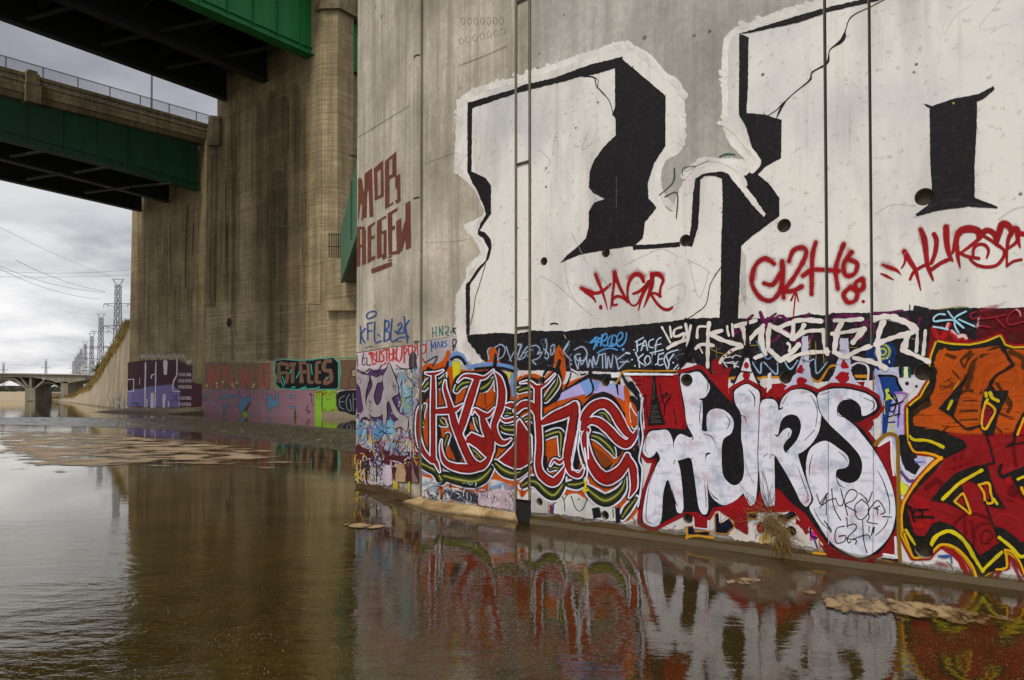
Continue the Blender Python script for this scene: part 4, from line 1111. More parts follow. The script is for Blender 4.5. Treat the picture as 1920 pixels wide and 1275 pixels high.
# ================================================================== PAINT ON THE NEAR PIER
K = '2a2628'; W = 'dcd8d2'; RED = 'a3161f'; LR = '96222a'
# ---- big block letters ---------------------------------------------------------
p = Paint(0)
T(0, 0, 1)
p.fill('d9d5cd', '852,640 855,552 873,525 875,500 908,470 902,452 877,438 870,423 905,405 912,392 896,352 880,337 860,330 858,312 860,268 861,200 873,176 910,161 965,146 1010,131 1085,103 1140,84 1170,76 1185,91 1216,99 1252,138 1272,150 1282,174 1280,240 1277,278 1250,297 1233,318 1230,350 1243,372 1250,392 1262,400 1268,372 1278,345 1300,318 1330,300 1372,296 1398,300 1392,285 1372,258 1361,237 1345,233 1358,222 1355,110 1360,72 1378,52 1420,36 1470,17 1545,-4 1640,-40 2100,-90 2100,600 1640,585 1400,600 1100,618 900,660 852,660', 'roller', 1.4)
# brushed halo, thicker than the rolled white
for pts in ('857,320 860,260 863,200 876,180 915,163 970,150 1015,134 1090,108 1165,84', '1168,86 1210,102 1245,140 1275,168 1276,270 1242,300 1234,345 1250,378 1268,392',
            '1360,225 1360,100 1370,66 1400,50 1460,30 1540,6', '1362,240 1375,268 1410,305 1420,330', '1282,330 1310,308 1370,304 1405,312'):
    p.stroke('e6e2da', 13, pts, .10, .9)
p.stroke('e4e0d8', 9, '868,330 890,350 905,380 912,398 896,420 890,440 905,470 900,490 880,520 868,548 866,640', .1, .8)
rb2 = random.Random(4)
for _ in range(46):       # dry-brush ends round the halo
    for (x0, y0, x1, y1) in ((861, 190, 861, 320), (873, 176, 1165, 82), (1175, 80, 1280, 172), (1281, 175, 1279, 270), (1357, 110, 1357, 225), (1380, 50, 1520, 6)):
        if rb2.random() < .22:
            f = rb2.random(); x, y = x0+(x1-x0)*f, y0+(y1-y0)*f; a = rb2.uniform(-.6, .6); L = rb2.uniform(4, 11)
            p.stroke('e2ded6', 0, [(x+L*.3, y+2, 11), (x-L*math.cos(a)*.5+rb2.uniform(-3, 3), y-L*.35, 8)], .15, .9, raw=True, lump=.2)
T(660, 0, 1.992)
p.fill(K, '425,1062 440,1050 470,1003 500,973 511,930 490,890 470,875 472,858 498,868 520,895 522,930 512,965 470,1022 442,1062 440,1250 428,1252', None, .5)
p.fill(K, '432,382 450,392 447,640 500,665 520,695 520,800 505,820 482,855 470,862 482,832 502,800 494,775 470,715 450,682 436,650 432,640', None, .5)
p.fill(K, '432,384 600,335 640,318 760,290 840,260 900,238 985,220 1010,212 1013,226 985,254 900,280 850,287 800,302 700,327 620,347 500,387 449,405 445,405', None, .7)
p.fill(K, '983,215 1012,222 1172,358 1171,545 1130,608 1106,680 1108,740 1139,776 1095,830 1087,890 1055,918 940,935 850,952 778,982 800,957 850,915 873,892 885,850 885,790 905,757 945,742 900,720 885,700 888,640 905,600 935,555 985,505 984,440 972,428 983,400', None, .5)
p.fill(K, '1050,916 1130,912 1225,903 1225,922 1130,928 1050,934', None, .5)
p.stroke('5a5257', 1.2, '1010,480 1040,470 1050,485', .3, .7); p.stroke('6a6468', 1.6, '988,660 988,775', .3, .8); p.stroke('5a4a5a', 2, '900,705 930,735 965,742', .4, .6)
p.stroke('4a3c4a', 3, '470,690 500,700 512,730', .4, .6)
p.stroke(K, 2.4, '865,285,6 905,290,6 912,318,3 935,345,5 962,378,3 978,432,3', .1); p.stroke(K, 1.2, '905,290 920,300 915,330', .1)
p.stroke(K, 1.2, '500,985 478,1060 462,1110 455,1160 443,1215', .1)
T(1290, 0, 1.992)
p.fill(K, '190,128 232,123 350,98 420,83 520,46 700,6 760,-15 760,-35 680,-8 520,28 430,53 300,93 200,124', None, .7)
p.fill(K, '192,126 227,140 225,300 219,422 240,424 285,428 350,448 349,520 349,590 290,622 262,652 300,683 342,740 342,808 300,838 240,882 200,918 196,1000 187,1192 118,1192 122,1100 125,900 130,760 128,668 100,657 62,657 46,672 45,740 38,850 16,922 -2,918 12,850 20,720 28,668 60,648 130,640 160,655 218,655 275,600 240,550 215,470 190,427', None, .5)
p.fill('e2ded6', '150,648 200,652 218,700 250,740 290,800 284,810 240,765 195,705 165,670', None, .8)
p.stroke('e4e0d8', 10, '118,460 150,470 200,520 262,600 240,640', .12, .95)
p.stroke('e4e0d8', 9, '40,600 90,596 150,610 190,640 215,690', .12, .9)
p.stroke('e0dcd4', 8, '10,640 30,612 70,598', .12, .9)
p.stroke(K, 1.6, '740,-5,4 690,22,3 612,62,4 590,110,4 582,140,16 568,158,12 530,188,4 520,235,9 465,270,5 455,300,7 400,345,3 357,385,5 330,412,3 298,432,3', .1)
p.stroke(K, 2, '365,378,5 345,410,8 332,440,4', .1)
p.stroke(K, 1.5, '122,1000 85,1060 68,1135 30,1170 0,1190', .1)
p.fill(K, '881,388 912,396 990,370 1085,352 1140,322 1146,334 1108,366 1080,380 1078,500 1071,600 1071,738 1157,772 1155,779 1050,772 930,787 855,809 850,800 895,768 914,742 905,600 903,405 892,398', None, .5)
p.stroke('4c4650', 5, '862,800,4 930,760,9 1000,745,12 1060,760,10 1150,775,4', .4, .55); p.stroke('3c3840', 3, '920,730 980,715 1040,730 1075,755', .4, .5)
for (x, y) in ((1040, 440), (1050, 550), (990, 480), (1045, 700), (960, 420)): p.dot('4a484c', x, y, 22, .8, .45)
p.dot('b8b45a', 992, 386, 5, .3)
for q in range(5): p.stroke('8a8486', .8, f'{200+q*4},{930+q*6} {200+q*4},{1100+q*12}', .2, .6)
p.stroke('bcc4cc', 1.6, '0,970 60,1000 75,1025 40,1110 5,975', .3, .5); p.stroke('bcc4cc', 2.5, '700,800 760,765 850,768', .5, .4); p.stroke('c0c6cc', 4, '1160,820 1220,780 1300,765', .5, .4)
p.stroke('c9bfc0', 1, '800,960 870,880', .3, .4); p.stroke('aaa6a4', .8, '960,130 1000,60 1060,20', .3, .5); p.stroke('aaa6a4', .8, '1170,0 1090,105 1205,90', .3, .5)
T(660, 0, 1.992)
for pts in ('790,960 820,1100 900,1180', '1020,990 1080,960 1160,930 1220,960', '900,1000 980,1090', '1180,1080 1240,1060 1235,1120 1180,1150', '700,1030 760,1060 860,1150', '820,870 880,985', '700,560 740,600 720,640', '760,500 750,580', '880,500 860,560 900,530'):
    p.stroke('b4bbc2', 1.6, pts, .4, .45)
p.stroke('2f5a44', 3, '1205,630,8 1200,680,6 1150,728,5', .4, .8); p.stroke('2f5a44', 3, '1170,735 1215,722 1212,816', .4, .85)
T(0, 0, 1); p.stroke('4a7060', 2.4, '1280,330 1282,315 1305,312', .4, .7); p.stroke('2f6a60', 3.5, '1350,294 1362,289 1378,290', .3, .9)
p.stroke('4a7a5c', 2, '1285,322 1330,300', .4, .4)
# ghosts of old marks on bare concrete above
T(660, 0, 1.992)
for i in range(7): p.stroke('57534b', 1.1, f'{408+i*24},{72-i*1} {418+i*24},{66} {424+i*24},{82} {414+i*24},{92} {408+i*24},{72}', .3, .55)
for i in range(7): p.stroke('57534b', 1.1, f'{400+i*26},{150-i*6} {410+i*26},{140-i*6} {418+i*26},{156-i*6} {406+i*26},{166-i*6} {400+i*26},{150-i*6}', .3, .5)
p.stroke('5c5548', 2, '400,245 480,215 580,172', .6, .6)
p.stroke('4a4336', 1.0, '25,512 110,460 215,395', .2, .8); p.stroke('4a4336', .8, '272,612 330,590 390,570', .2, .6); p.stroke('4a4336', .8, '272,905 380,902 450,890', .2, .5)
p.build('block_letter_mural', pier, 'huge white block letters edged and shaded in black')

# ---- red tags over the white -----------------------------------------------------
p = Paint(70)
T(660, 0, 1.992)
def tagline(col, wd, soft, a, *ss):
    for s_ in ss:
        if wd > 5 and col == RED: p.stroke('a8222c', wd*2.1, s_, .98, .42)
    for s_ in ss: p.stroke(col, wd, s_, soft, a)
T(1080, 490, 8.727)
for s_ in ('90,430 250,480', '330,200 380,330', '630,160 640,300', '860,260 1000,180 1120,240', '1230,190 1420,220'): p.stroke('b03a44', 17, s_, .98, .5)
for s_, sf in (('95,440,70 200,500,110 330,520,70 430,490,70 520,420,60 575,365,40', .35), ('320,215,60 370,340,70 430,480,60 480,640,40 520,790,16', .4), ('160,500,60 270,580,60 325,665,30', .3),
               ('635,180,80 625,350,60 595,600,50 572,775,24', .35), ('640,190,70 700,380,70 790,560,60 850,670,50', .3), ('850,665,40 760,590,60 660,575,60 600,640,50 610,715,50 675,705,40', .25),
               ('1110,330,70 1060,230,90 960,220,90 880,320,70 845,480,50 860,640,46 930,722,38 1010,690,38 1080,560,60 1150,420,90 1190,330,70', .3), ('940,530,50 1040,490,60 1150,400,70', .25), ('1130,450,80 1070,620,50 1025,805,22', .3),
               ('1250,210,90 1240,380,100 1190,560,70 1110,755,20', .35), ('1250,220,90 1350,210,100 1430,300,70 1390,420,50 1370,570,60', .35), ('1190,540,60 1290,520,50 1385,570,60', .25), ('1230,540,50 1330,690,55 1430,775,60 1520,790,60 1580,750,40', .2)):
    p.stroke(RED, 0, s_, sf, .95, lump=.02)
p.dot(RED, 408, 750, 34, .2, 1, 46)
p.build('red_spray_tag', pier, 'red spray tag reading TAGR'); p = Paint(70)
T(1290, 0, 1.992)
tagline('c04048', 14, .95, .35, '250,1040 260,980 320,970', '400,930 440,930', '600,930 590,1000')
tagline(RED, 10.5, .42, .95, '322,985 285,965 248,1000 240,1060 270,1110 310,1122 342,1090 355,1030 352,975', '285,1058 318,1062 345,1020', '352,985 352,1060 358,1112', '378,975 395,935 432,925 440,955 400,1030 362,1085 395,1085 425,1070',
        '478,905 465,960 462,1098', '430,1030 465,1008 515,1008 565,1012', '582,912 562,965 552,1010 560,1078', '612,942 582,985 590,1028 622,1022 632,985 605,970', '650,1042 625,1058 635,1085 655,1075 655,1045', '608,1072 582,1098 596,1128 625,1122 632,1092 608,1072')
p.dot(RED, 655, 1126, 8, .3)
tagline(RED, 3, .25, .95, '403,1092 398,1140 393,1192'); tagline(RED, 4, .25, .95, '385,1122 402,1092 413,1124')
p.build('red_spray_tag', pier, 'red spray tag reading G2H with an arrow'); p = Paint(70)
T(1640, 400, 6.854)
for s_ in ('590,200 630,400', '920,170 930,330', '1050,260 1150,200 1300,200', '1600,250 1650,120 1720,180', '1800,180 1860,250', '380,480 420,560', '110,660 220,700'): p.stroke('b03a44', 19, s_, .98, .5)
for s_, sf in (('100,660,30 200,700,70 280,730,60 340,785,16', .5), ('80,775,24 150,805,50 245,855,16', .4), ('345,705,22 385,640,36 395,560,40', .3), ('385,495,90 440,590,90 520,720,70 560,850,50 592,990,20', .35), ('455,850,40 500,760,50 580,700,50 680,650,50', .2),
               ('595,215,80 640,330,100 660,500,90 680,660,80 720,780,60 752,860,34', .4), ('765,270,80 795,350,80 780,500,70 730,640,60', .3), ('735,720,60 850,640,60 960,590,60', .2), ('920,180,100 925,350,100 950,500,80 1000,610,40', .35),
               ('1000,510,40 1040,400,90 1060,300,90 1120,220,110 1230,200,120 1330,230,110 1370,290,70 1280,380,60 1120,500,40', .3), ('1060,420,70 1070,560,60 1100,700,24', .25), ('1080,500,50 1180,550,50 1340,580,50', .2),
               ('1340,290,90 1440,220,90 1530,260,90 1570,380,60', .3), ('1400,290,50 1500,350,50 1570,400,60 1640,450,50 1670,500,50 1640,590,50 1560,670,50 1430,690,50 1310,660,50 1225,590,40', .15), ('1440,575,30 1465,480,46 1420,410,50 1340,400,50 1275,450,50 1265,560,46', .2),
               ('1570,380,70 1600,250,100 1640,140,110 1720,160,110 1760,240,90 1720,330,70 1700,480,50 1700,680,40', .35), ('1700,680,36 1780,620,40 1885,595,44', .15), ('1700,460,40 1790,400,50 1850,340,60', .2), ('1760,230,90 1830,200,90 1840,330,70 1870,440,30', .3), ('1850,260,80 1960,270,80', .3)):
    p.stroke(RED, 0, s_, sf, .95, lump=.02)
p.build('red_spray_tag', pier, 'red spray tag reading HURSE')

# ---- black band across the middle --------------------------------------------------
p = Paint(66)
T(0, 0, 1)
p.fill('2b272a', '874,634 878,628 930,624 965,626 998,620 1060,621 1100,616 1170,611 1245,604 1300,597 1350,596 1384,597 1420,597 1480,596 1512,588 1552,592 1560,587 1632,587 1640,585 1690,583 1745,580 1800,577 1860,578 1990,574 1990,700 1290,725 1290,700 960,694 945,690 906,676 890,660 876,640', None, .9)
p.fill('5a5058', '980,584 980,584 984,584', None, 0)
p.stroke('2b272a', 3, '1033,608 1040,606 1046,608', .2); p.stroke('2b272a', 2, '1706,572 1706,583', .1); p.fill('2b2b2e', '1714,572 1742,578 1742,582 1712,582', None, .3)
p.stroke('b9a877', 2.5, '1760,580 1800,575 1815,577', .3, .8); p.stroke('2f6a48', 2, '1790,579 1812,577 1822,580', .2, .9)
p.stroke('3a3437', 12, '1010,640 1090,630 1200,622', .9, .5)
p.fill('66151c', '1832,583 1990,574 1990,660 1870,650 1832,640', None, 2, a=.9); p.stroke('86242a', 16, '1850,590 1880,600 1930,590', .9, .7); p.stroke('7c1a20', 18, '1860,625 1900,618 1950,630', .9, .7); p.stroke('b04a50', 14, '1840,582 1870,574', .98, .5)
p.fill('3c1d22', '1745,590 1790,600 1830,640 1760,650 1740,640', None, 2, a=.55)
p.build('black_paint_band', pier, 'black painted band under the block letters')

# ---- old coats low on the wall ------------------------------------------------------
p = Paint(64, mode='flat')
T(0, 0, 1)
p.fill('cfcac6', '992,690 1290,694 1290,720 1990,690 1990,1098 1640,1048 1300,1000 992,960', 'roller', 1.5)
p.fill('c9c0bf', '790,700 970,690 996,690 996,965 930,953 850,940 790,930', 'chaos', 1.2)
# turned bay: pale lavender over concrete
T(660, 580, 5)
p.fill('b6afb2', '650,308 760,288 830,270 960,245 972,185 1000,140 1060,60 1066,230 1085,300 1160,400 1240,480 1330,520 1545,600 1545,760 645,760', 'flat', 2.5, a=.93)
p.fill('d7d2cc', '985,160 1060,40 1066,230 1085,300 1160,400 1240,480 1140,520 1060,460 985,380', None, 2)
# nose bay base
p.fill('cdbcc0', '44,402 200,388 380,356 560,338 640,318 640,560 560,560 420,560 44,600', None, 1.2)
p.fill('a7a0ae', '44,560 640,540 640,1580 44,1540', 'chaos', 1)
p.build('old_paint_coats', pier, 'layers of faded older paint low on the wall')

# ---- nose bay: lettering ------------------------------------------------------------
p = Paint(78)
T(660, 270, 5.1); MR = '80503f'
for s_ in ('60,750 60,340 78,315 98,345 112,455 120,450 122,285 192,230 205,690 170,702 160,440 150,450 140,705 112,705 100,740 92,720 98,600 85,560',
           '210,235 298,155 305,498 218,540', '316,165 425,70 425,300 358,335 358,585 395,550 398,570 318,622', '415,310 462,285 465,545 425,568 412,540 436,530 432,430 418,420',
           '52,790 120,788 135,830 136,1142 98,1158 98,990 82,985 80,1165 48,1178', '150,790 222,742 220,765 186,790 188,885 218,870 218,895 186,915 188,1080 224,1062 224,1098 150,1142',
           '240,735 330,682 328,705 284,725 286,835 332,818 332,1085 300,1105 285,1078 240,1098', '342,665 438,605 436,635 386,665 386,785 414,778 412,812 384,822 386,1030 425,1020 470,1040 350,1065',
           '425,740 470,705 474,860 512,720 512,570 560,540 564,985 518,1010 512,900 480,1020 430,1045', '185,1195 382,1122 384,1165 190,1240'):
    p.fill(MR, s_, None, .25, a=.93)
for s_ in ('245,270 278,245 280,480 252,500', '360,160 388,140 388,290 358,300', '80,820 98,815 98,960 82,965', '286,870 306,860 306,1050 288,1060'): p.fill('b8ac99', s_, None, .2, a=.9)
p.stroke(MR, 3, '350,1085 382,1070', .1); p.stroke(MR, 2, '350,1112 382,1105', .1)
p.build('brown_letter_tag', pier, 'two rows of brown block letters'); p = Paint(78)
T(660, 580, 5)
for s_ in ('80,160 84,240 80,320', '125,180 88,238 122,312', '148,130 150,285', '148,132 195,122', '150,205 190,198', '215,118 215,300 275,295', '138,62 160,28 222,20 218,60 150,88 138,62', '310,100 302,290', '310,108 345,112 340,170 306,198', '306,200 350,215 348,275 300,298', '376,90 366,290 432,275', '430,150 455,125 468,155 425,225 480,215', '490,70 505,180 520,310', '535,105 488,185 530,260', '440,265 492,258', '245,235 262,250', '405,205 422,218'):
    p.stroke('2b5f9e', 3.4, s_, .25, .85)
p.stroke('2f5560', 3, '130,360 180,345 200,350', .6, .6); p.stroke('2f5560', 2.5, '420,300 470,298', .5, .6)
for s_ in ('758,170 760,262', '790,160 792,255', '758,222 792,214', '822,165 822,248', '822,170 850,245', '852,150 852,245', '872,165 905,160 902,205 872,218 908,245', '925,215 960,195 968,230'): p.stroke('2c7f86', 2.2, s_, .3, .85)
for s_ in ('745,300 750,395', '748,310 765,360 782,300 788,370', '800,360 812,300 828,360', '842,355 842,300 865,310 845,335 868,352', '890,290 875,310 895,330 875,352'): p.stroke('2f62a0', 2.2, s_, .3, .85)
for s_ in ('950,180 975,175', '950,190 972,230', '955,280 978,285 975,330 952,335 948,300 955,280', '945,345 975,350', '960,350 950,385'): p.stroke('26242a', 2.6, s_, .2, .9)
p.stroke('3a332c', 1.4, '42,408 200,384 380,352 570,338', .3, .9); p.stroke('3a332c', 1.2, '655,305 760,285 900,262', .3, .6); p.stroke('3a332c', 1, '700,300 705,470', .3, .7)
# red letters on the pale strip
for s_ in ('175,405 200,520', '178,405 215,420 198,455 232,490 202,520', '232,395 236,490 258,488 262,385', '300,385 275,400 298,440 300,478 272,490', '308,378 345,372', '326,378 330,485', '350,372 354,480 378,468', '352,425 374,418', '388,368 388,480', '388,370 412,398 390,430 418,478', '425,360 420,450 445,490 468,440 470,355', '488,345 495,500', '488,348 520,378 495,420', '530,350 540,430', '535,345 560,340', '572,335 565,420', '572,338 600,360 580,420', '615,330 622,430', '640,340 690,330 690,400 648,430 690,500', '160,420 175,400 195,430', '300,520 320,500'):
    p.stroke('c4473c', 3.4, s_, .25, .9)
for s_ in ('112,412 98,520 130,512', '104,462 122,455', '142,452 148,525 182,515', '50,430 60,540'): p.stroke('2a2428', 2, s_, .2, .9)
p.fill('4c4349', '535,560 545,430 565,398 590,405 608,430 618,560', None, 1, a=.85)
# purple ground and silver letters
p.fill('5e3a66', '52,590 150,600 180,570 300,560 350,520 420,620 440,740 470,860 440,1000 520,1010 400,1080 330,1060 180,1050 80,1030 50,990 40,800', None, .5)
for x, y, rx, ry, cl_ in ((95, 1140, 55, 110, '78a9c4'), (250, 1130, 60, 110, '6f9fc0'), (360, 1110, 60, 90, '83b4cc'), (520, 850, 60, 160, '8fb3bd'), (470, 640, 40, 70, '93a9b8'), (600, 760, 30, 200, 'a7a6b0')):
    p.dot(cl_, x, y, rx, .25, .9, ry)
p.scrawl(['3c5f9a', 'd2cdd4', 'c9b83e', '2c4a6a', '7fb7d0', 'b39bc0', '8a2f3c'], (669, 775, 790, 850), 150, (.8, 2.6), (8, 28), .3, .9, .6)
p.scrawl(['7fb7d0', 'd8d4d8', 'c3b84a', '3a5f98', '2b2b33', '6a8a4a'], (745, 690, 790, 790), 70, (.8, 2.6), (8, 24), .3, .85, .6)
SIL = 'aba3a3'; OUT = '2d2030'
p.group([(3.2, OUT, .12, None), (0, SIL, .05, None)], [
    ('F', '50,590 110,612 165,620 170,650 150,720 135,790 135,880 160,950 178,1035 140,1005 95,1020 80,1055 75,990 110,945 100,850 80,730 52,690'),
    ('F', '182,618 235,640 290,615 285,680 245,690 228,740 212,800 220,870 248,900 280,850 295,770 310,740 308,900 288,985 245,1008 190,1000 150,930 145,840 180,760 200,700'),
    ('F', '352,498 385,580 410,640 435,720 440,790 400,812 380,830 410,905 455,975 525,1012 532,1080 515,1145 465,1100 400,1118 412,1055 445,1035 400,985 352,860 332,900 332,1010 305,1100 292,900 305,760 295,640 330,570')])
for s_ in ('60,640 90,660 80,700', '165,850 185,880 170,920', '165,930 190,960', '390,680 400,760', '410,700 420,780', '385,720 425,730', '160,870 190,865'): p.stroke(OUT, 1.3, s_, .2, .8)
for s_ in ('50,565 120,590 175,555 200,580 245,580 285,520', '420,520 450,545 520,560 600,540', '70,1240 110,1270 150,1210 155,1100', '220,1240 260,1260 290,1180', '300,1200 350,1240 400,1200 430,1120'): p.stroke('2b2530', 2, s_, .2, .9)
for s_ in ('75,1240 115,1285 150,1230', '215,1250 260,1270 300,1200', '290,1190 345,1245 395,1215 420,1150'): p.stroke('cfc9c4', 1.5, s_, .2, .9)
T(660, 760, 5)
p.fill('63232f', '45,380 130,400 200,420 240,500 300,420 440,470 560,480 600,600 640,720 560,735 480,690 430,560 400,700 370,560 300,540 250,470 200,520 120,640 60,620', None, 1, sm=True, a=.93)
p.fill('5d2430', '520,430 640,440 640,715 600,700 560,600', None, 1, a=.9)
p.scrawl(['c9a62c', 'd6b83a', 'c7b98f', '2a3e66', '241f26', 'd4cfd2', '8e3140'], (667, 850, 700, 905), 70, (.9, 2.6), (10, 30), .25, .9, .85)
p.scrawl(['63232f', '3b5c90', 'd4cfd2', '241f26', 'c9a62c', '7c3a58'], (695, 825, 788, 875), 90, (.8, 2.4), (8, 26), .25, .9, .75)
p.scrawl(['241f26', 'd4cfd2', 'c9a62c', '6a4a70'], (686, 860, 735, 908), 60, (.9, 2.4), (10, 30), .2, .92, .92)
p.fill('b59a78', '430,560 455,538 500,560 515,640 512,718 425,712 415,660', None, .8)
for s_ in ('480,570 520,620 512,720 430,715', '440,280 448,540'): p.stroke('4a4a52', 1.4, s_, .2, .8)
p.fill('cdbfc6', '300,590 330,555 380,560 385,740 345,755 295,720', None, 1.2, a=.9)
for s_ in ('160,470 150,720', '135,480 150,500', '180,440 150,450', '185,590 190,740', '205,600 210,735', '225,590 230,735', '240,560 240,720', '190,520 235,515 210,560 235,580'): p.stroke('d6d1d4' if s_[0] in '12' and '5' in s_[:3] else '231f24', 1.7, s_, .2, .9)
for s_ in ('140,430 145,720', '150,520 180,520', '150,600 180,600', '125,560 150,560', '165,560 170,650'): p.stroke('1f1b20', 1.8, s_, .2, .9)
for s_ in ('480,340 500,320 495,400 480,360', '505,380 525,350 520,420', '535,400 560,380 555,500 535,480', '560,400 590,420 585,480 560,470'): p.stroke('d6d1d4', 1.4, s_, .2, .9)
p.fill('c3b02f', '390,700 440,720 440,790 400,780', None, 1, a=.85); p.stroke('d0c02c', 4, '548,720 545,810', .4, .9); p.stroke('c9b02a', 5, '60,620 65,720', .3, .85); p.stroke('c9b02a', 4, '120,600 125,680', .3, .85)
p.fill('9c8b80', '575,560 600,640 635,720 575,715 565,660', None, 1, a=.7)
T(0, 0, 1)
p.build('nose_lettering', pier, 'brown, blue and silver tags over purple on the narrow end face')

# ---- writing on the black band -------------------------------------------------------
p = Paint(84)
T(1180, 560, 5); PU = '74225f'
for s_ in ('980,300 1060,230 1160,155', '985,330 1040,300', '1230,130,40 1265,230,36 1300,350,30', '1375,140 1260,230 1180,330 1130,400', '1300,180 1290,330 1340,400 1420,330 1460,200 1400,160 1340,250', '1440,160 1540,230 1620,190 1690,140', '1440,280 1500,320 1600,400 1690,390 1720,330', '1560,210 1640,180 1860,215', '1560,400 1620,420 1700,400', '1240,200 1380,180'):
    p.stroke(PU, 5.5, s_, .25, .92)
T(1440, 560, 5)
for s_ in ('1000,135 1130,130 1260,112', '600,195 690,150 760,160', '780,150,36 815,215,30 830,270,26', '870,165 920,230 1000,310', '930,200 880,250', '1310,170 1320,225', '1430,180 1410,250 1395,300', '620,180 620,300', '780,350 860,390 900,340', '900,220 980,190 1060,200', '480,210 560,225', '1000,230 990,330', '640,170 860,160'):
    p.stroke(PU, 5.5, s_, .25, .9)
T(960, 580, 5); SP = 'b9c6d6'
halo = lambda s_, w_=9: p.stroke('6c7888', w_, s_, .98, .45)
sm_ = ['60,340 95,330 80,380 55,420', '60,470 90,440 110,400', '110,400 150,350 180,350', '105,410 175,395 150,440', '190,345 235,340 265,380 240,420 285,400 250,460 195,480 225,515', '320,280 330,340 315,420', '310,450 335,465 345,420 300,370', '370,350 400,330 395,400 370,430 365,370', '540,300 500,360 490,400 560,480', '485,400 530,330', '590,380 660,350 705,400 690,470 620,480 600,430 640,420', '590,440 600,500 620,560', '620,560 640,450 655,520 700,440', '700,440 715,545 735,470 760,545', '760,545 765,440 790,520 820,420', '820,430 880,415', '850,425 855,550', '880,430 885,550', '895,550 905,440 930,545 950,430', '975,440 1000,560', '1005,560 1080,480', '990,470 1060,420', '1020,495 1100,490']
for s_ in sm_: halo(s_)
for s_ in sm_: p.stroke(SP, 2.6, s_, .6, .85)
T(660, 580, 5)
for s_ in ('1290,470 1275,390 1300,360', '1340,360 1400,330 1440,370 1420,440 1370,470', '1385,370 1370,480', '1450,350 1480,440 1500,490', '1480,480 1530,390', '1560,330 1590,330 1570,400 1560,470 1620,450 1640,400', '1640,400 1690,380'): halo(s_, 7); p.stroke(SP, 2.6, s_, .6, .85)
T(960, 580, 5)
for s_ in ('1175,300 1180,395', '1160,305 1235,265', '1170,345 1225,320', '1215,385 1250,290 1275,385', '1225,345 1270,335', '1330,280 1290,300 1290,350 1330,360', '1400,265 1360,300 1345,420', '1340,340 1400,325', '1300,410 1420,380', '1165,415 1190,470 1200,545', '1235,420 1185,475 1255,530', '1265,440 1245,480 1270,520 1300,490 1290,440 1265,440', '1320,420 1325,520 1365,510', '1380,420 1375,520 1420,515', '1380,425 1425,410', '1380,470 1415,462', '1560,380 1470,410 1430,470 1460,560', '1520,420 1480,480 1470,550', '1450,440 1480,520', '1520,565 1560,520', '1585,530 1560,560'):
    p.stroke('8694a8', 6, s_, .95, .3); p.stroke('cdd8e4', 2.8, s_, .45, .9)
for (x, y) in ((1148, 380), (1130, 472), (1157, 530), (1515, 500), (1165, 405), (560, 515)): p.dot('d3dde6', x, y, 9, .4)
p.stroke('c6d0dc', 3.4, '1075,408,22 1110,415,14', .5); p.stroke('8e8ab0', 2.4, '560,420 545,470 560,600', .4, .8); p.stroke('c8b9a0', 1.4, '495,240 510,272', .2)
LB = '62a0d2'
for s_ in ('740,310 800,262', '782,262 790,320 770,375', '740,315 790,300 835,270', '815,265 800,345', '850,235 835,345', '805,312 845,300', '862,300 895,268 885,225 855,260 850,320 880,345 905,320', '935,248 905,285 905,340 935,345 950,320', '950,250 930,330 950,348 985,310 990,262 955,240', '1000,300 1040,262 1035,215 1000,240 985,300 1005,348 1050,325 1075,270 1078,222'):
    p.stroke(LB, 3.2, s_, .25, .95)
p.stroke(LB, 3, '805,408 860,378 930,365 992,382', .25, .95); p.dot(LB, 1047, 377, 16, .2)
# white brush capitals
T(1180, 560, 5); BW = 'ddd6cf'
for (pts, wv) in (('310,268 345,330 388,412', 4), ('385,262 392,318 398,362', 4), ('490,268 430,292 422,350 465,350 525,325 505,385', 5), ('365,465 430,425 530,388', 7), ('532,238 548,340 548,440', 5), ('580,252 562,350 545,445', 5), ('640,365 650,270 722,262', 5), ('625,470 680,430 790,440', 7), ('660,450 690,510', 3), ('752,230 742,330 740,450 738,640', 7.5), ('870,300 740,335', 7.5), ('760,330 880,390 1050,440', 9), ('1060,450 960,490 880,560 855,600', 6.5), ('922,258 925,300 938,348', 4), ('968,238 972,290 978,352', 4),
                  ('1000,258 1080,238 1190,205', 8.5), ('1060,262 1090,330 1110,420', 12), ('1260,252 1200,310 1130,385', 8), ('1180,555 1200,548 1280,520', 8), ('1250,270 1240,380 1270,500', 11), ('1322,245 1308,330 1305,470', 9), ('1305,470 1380,540 1420,585', 9), ('1420,580 1500,530 1590,435', 10), ('1322,250 1420,300 1545,378', 9), ('1395,285 1480,240 1600,208', 8), ('1540,210 1540,300 1525,380', 8), ('1560,205 1680,202 1800,212', 9.5), ('1640,250 1600,330 1560,360', 10), ('1570,350 1680,305 1825,300', 8), ('1820,300 1835,420 1860,520', 9), ('1500,580 1580,530 1700,505 1870,498', 8), ('1490,420 1510,440 1505,490', 6), ('1190,560 1210,545', 5)):
    p.stroke(BW, wv, pts, .10, .96, lump=.12)
T(1440, 560, 5)
for (pts, wv) in (('628,205 760,202 888,192', 8), ('700,220 655,300 640,380 625,500', 11), ('625,500 700,540 740,545', 9), ('740,545 840,490 965,445', 9), ('605,330 760,310 905,280', 7), ('905,285 850,350 800,410', 11), ('1000,190 1100,168 1200,180', 12), ('1180,180 1300,225 1390,290', 13), ('1390,295 1330,330 1290,360', 9), ('1310,350 1290,420 1270,480', 13), ('1260,480 1380,530 1510,592', 9), ('1085,215 1050,300 1030,400', 11), ('1030,400 1040,520 1060,640', 9), ('1010,430 1150,375 1320,325', 10), ('808,555 900,575 980,590', 9), ('980,600 1060,620 1100,650', 10), ('1402,325 1400,400 1393,492', 6.5), ('1478,300 1470,400 1458,525', 7)):
    p.stroke(BW, wv, pts, .10, .96, lump=.14)
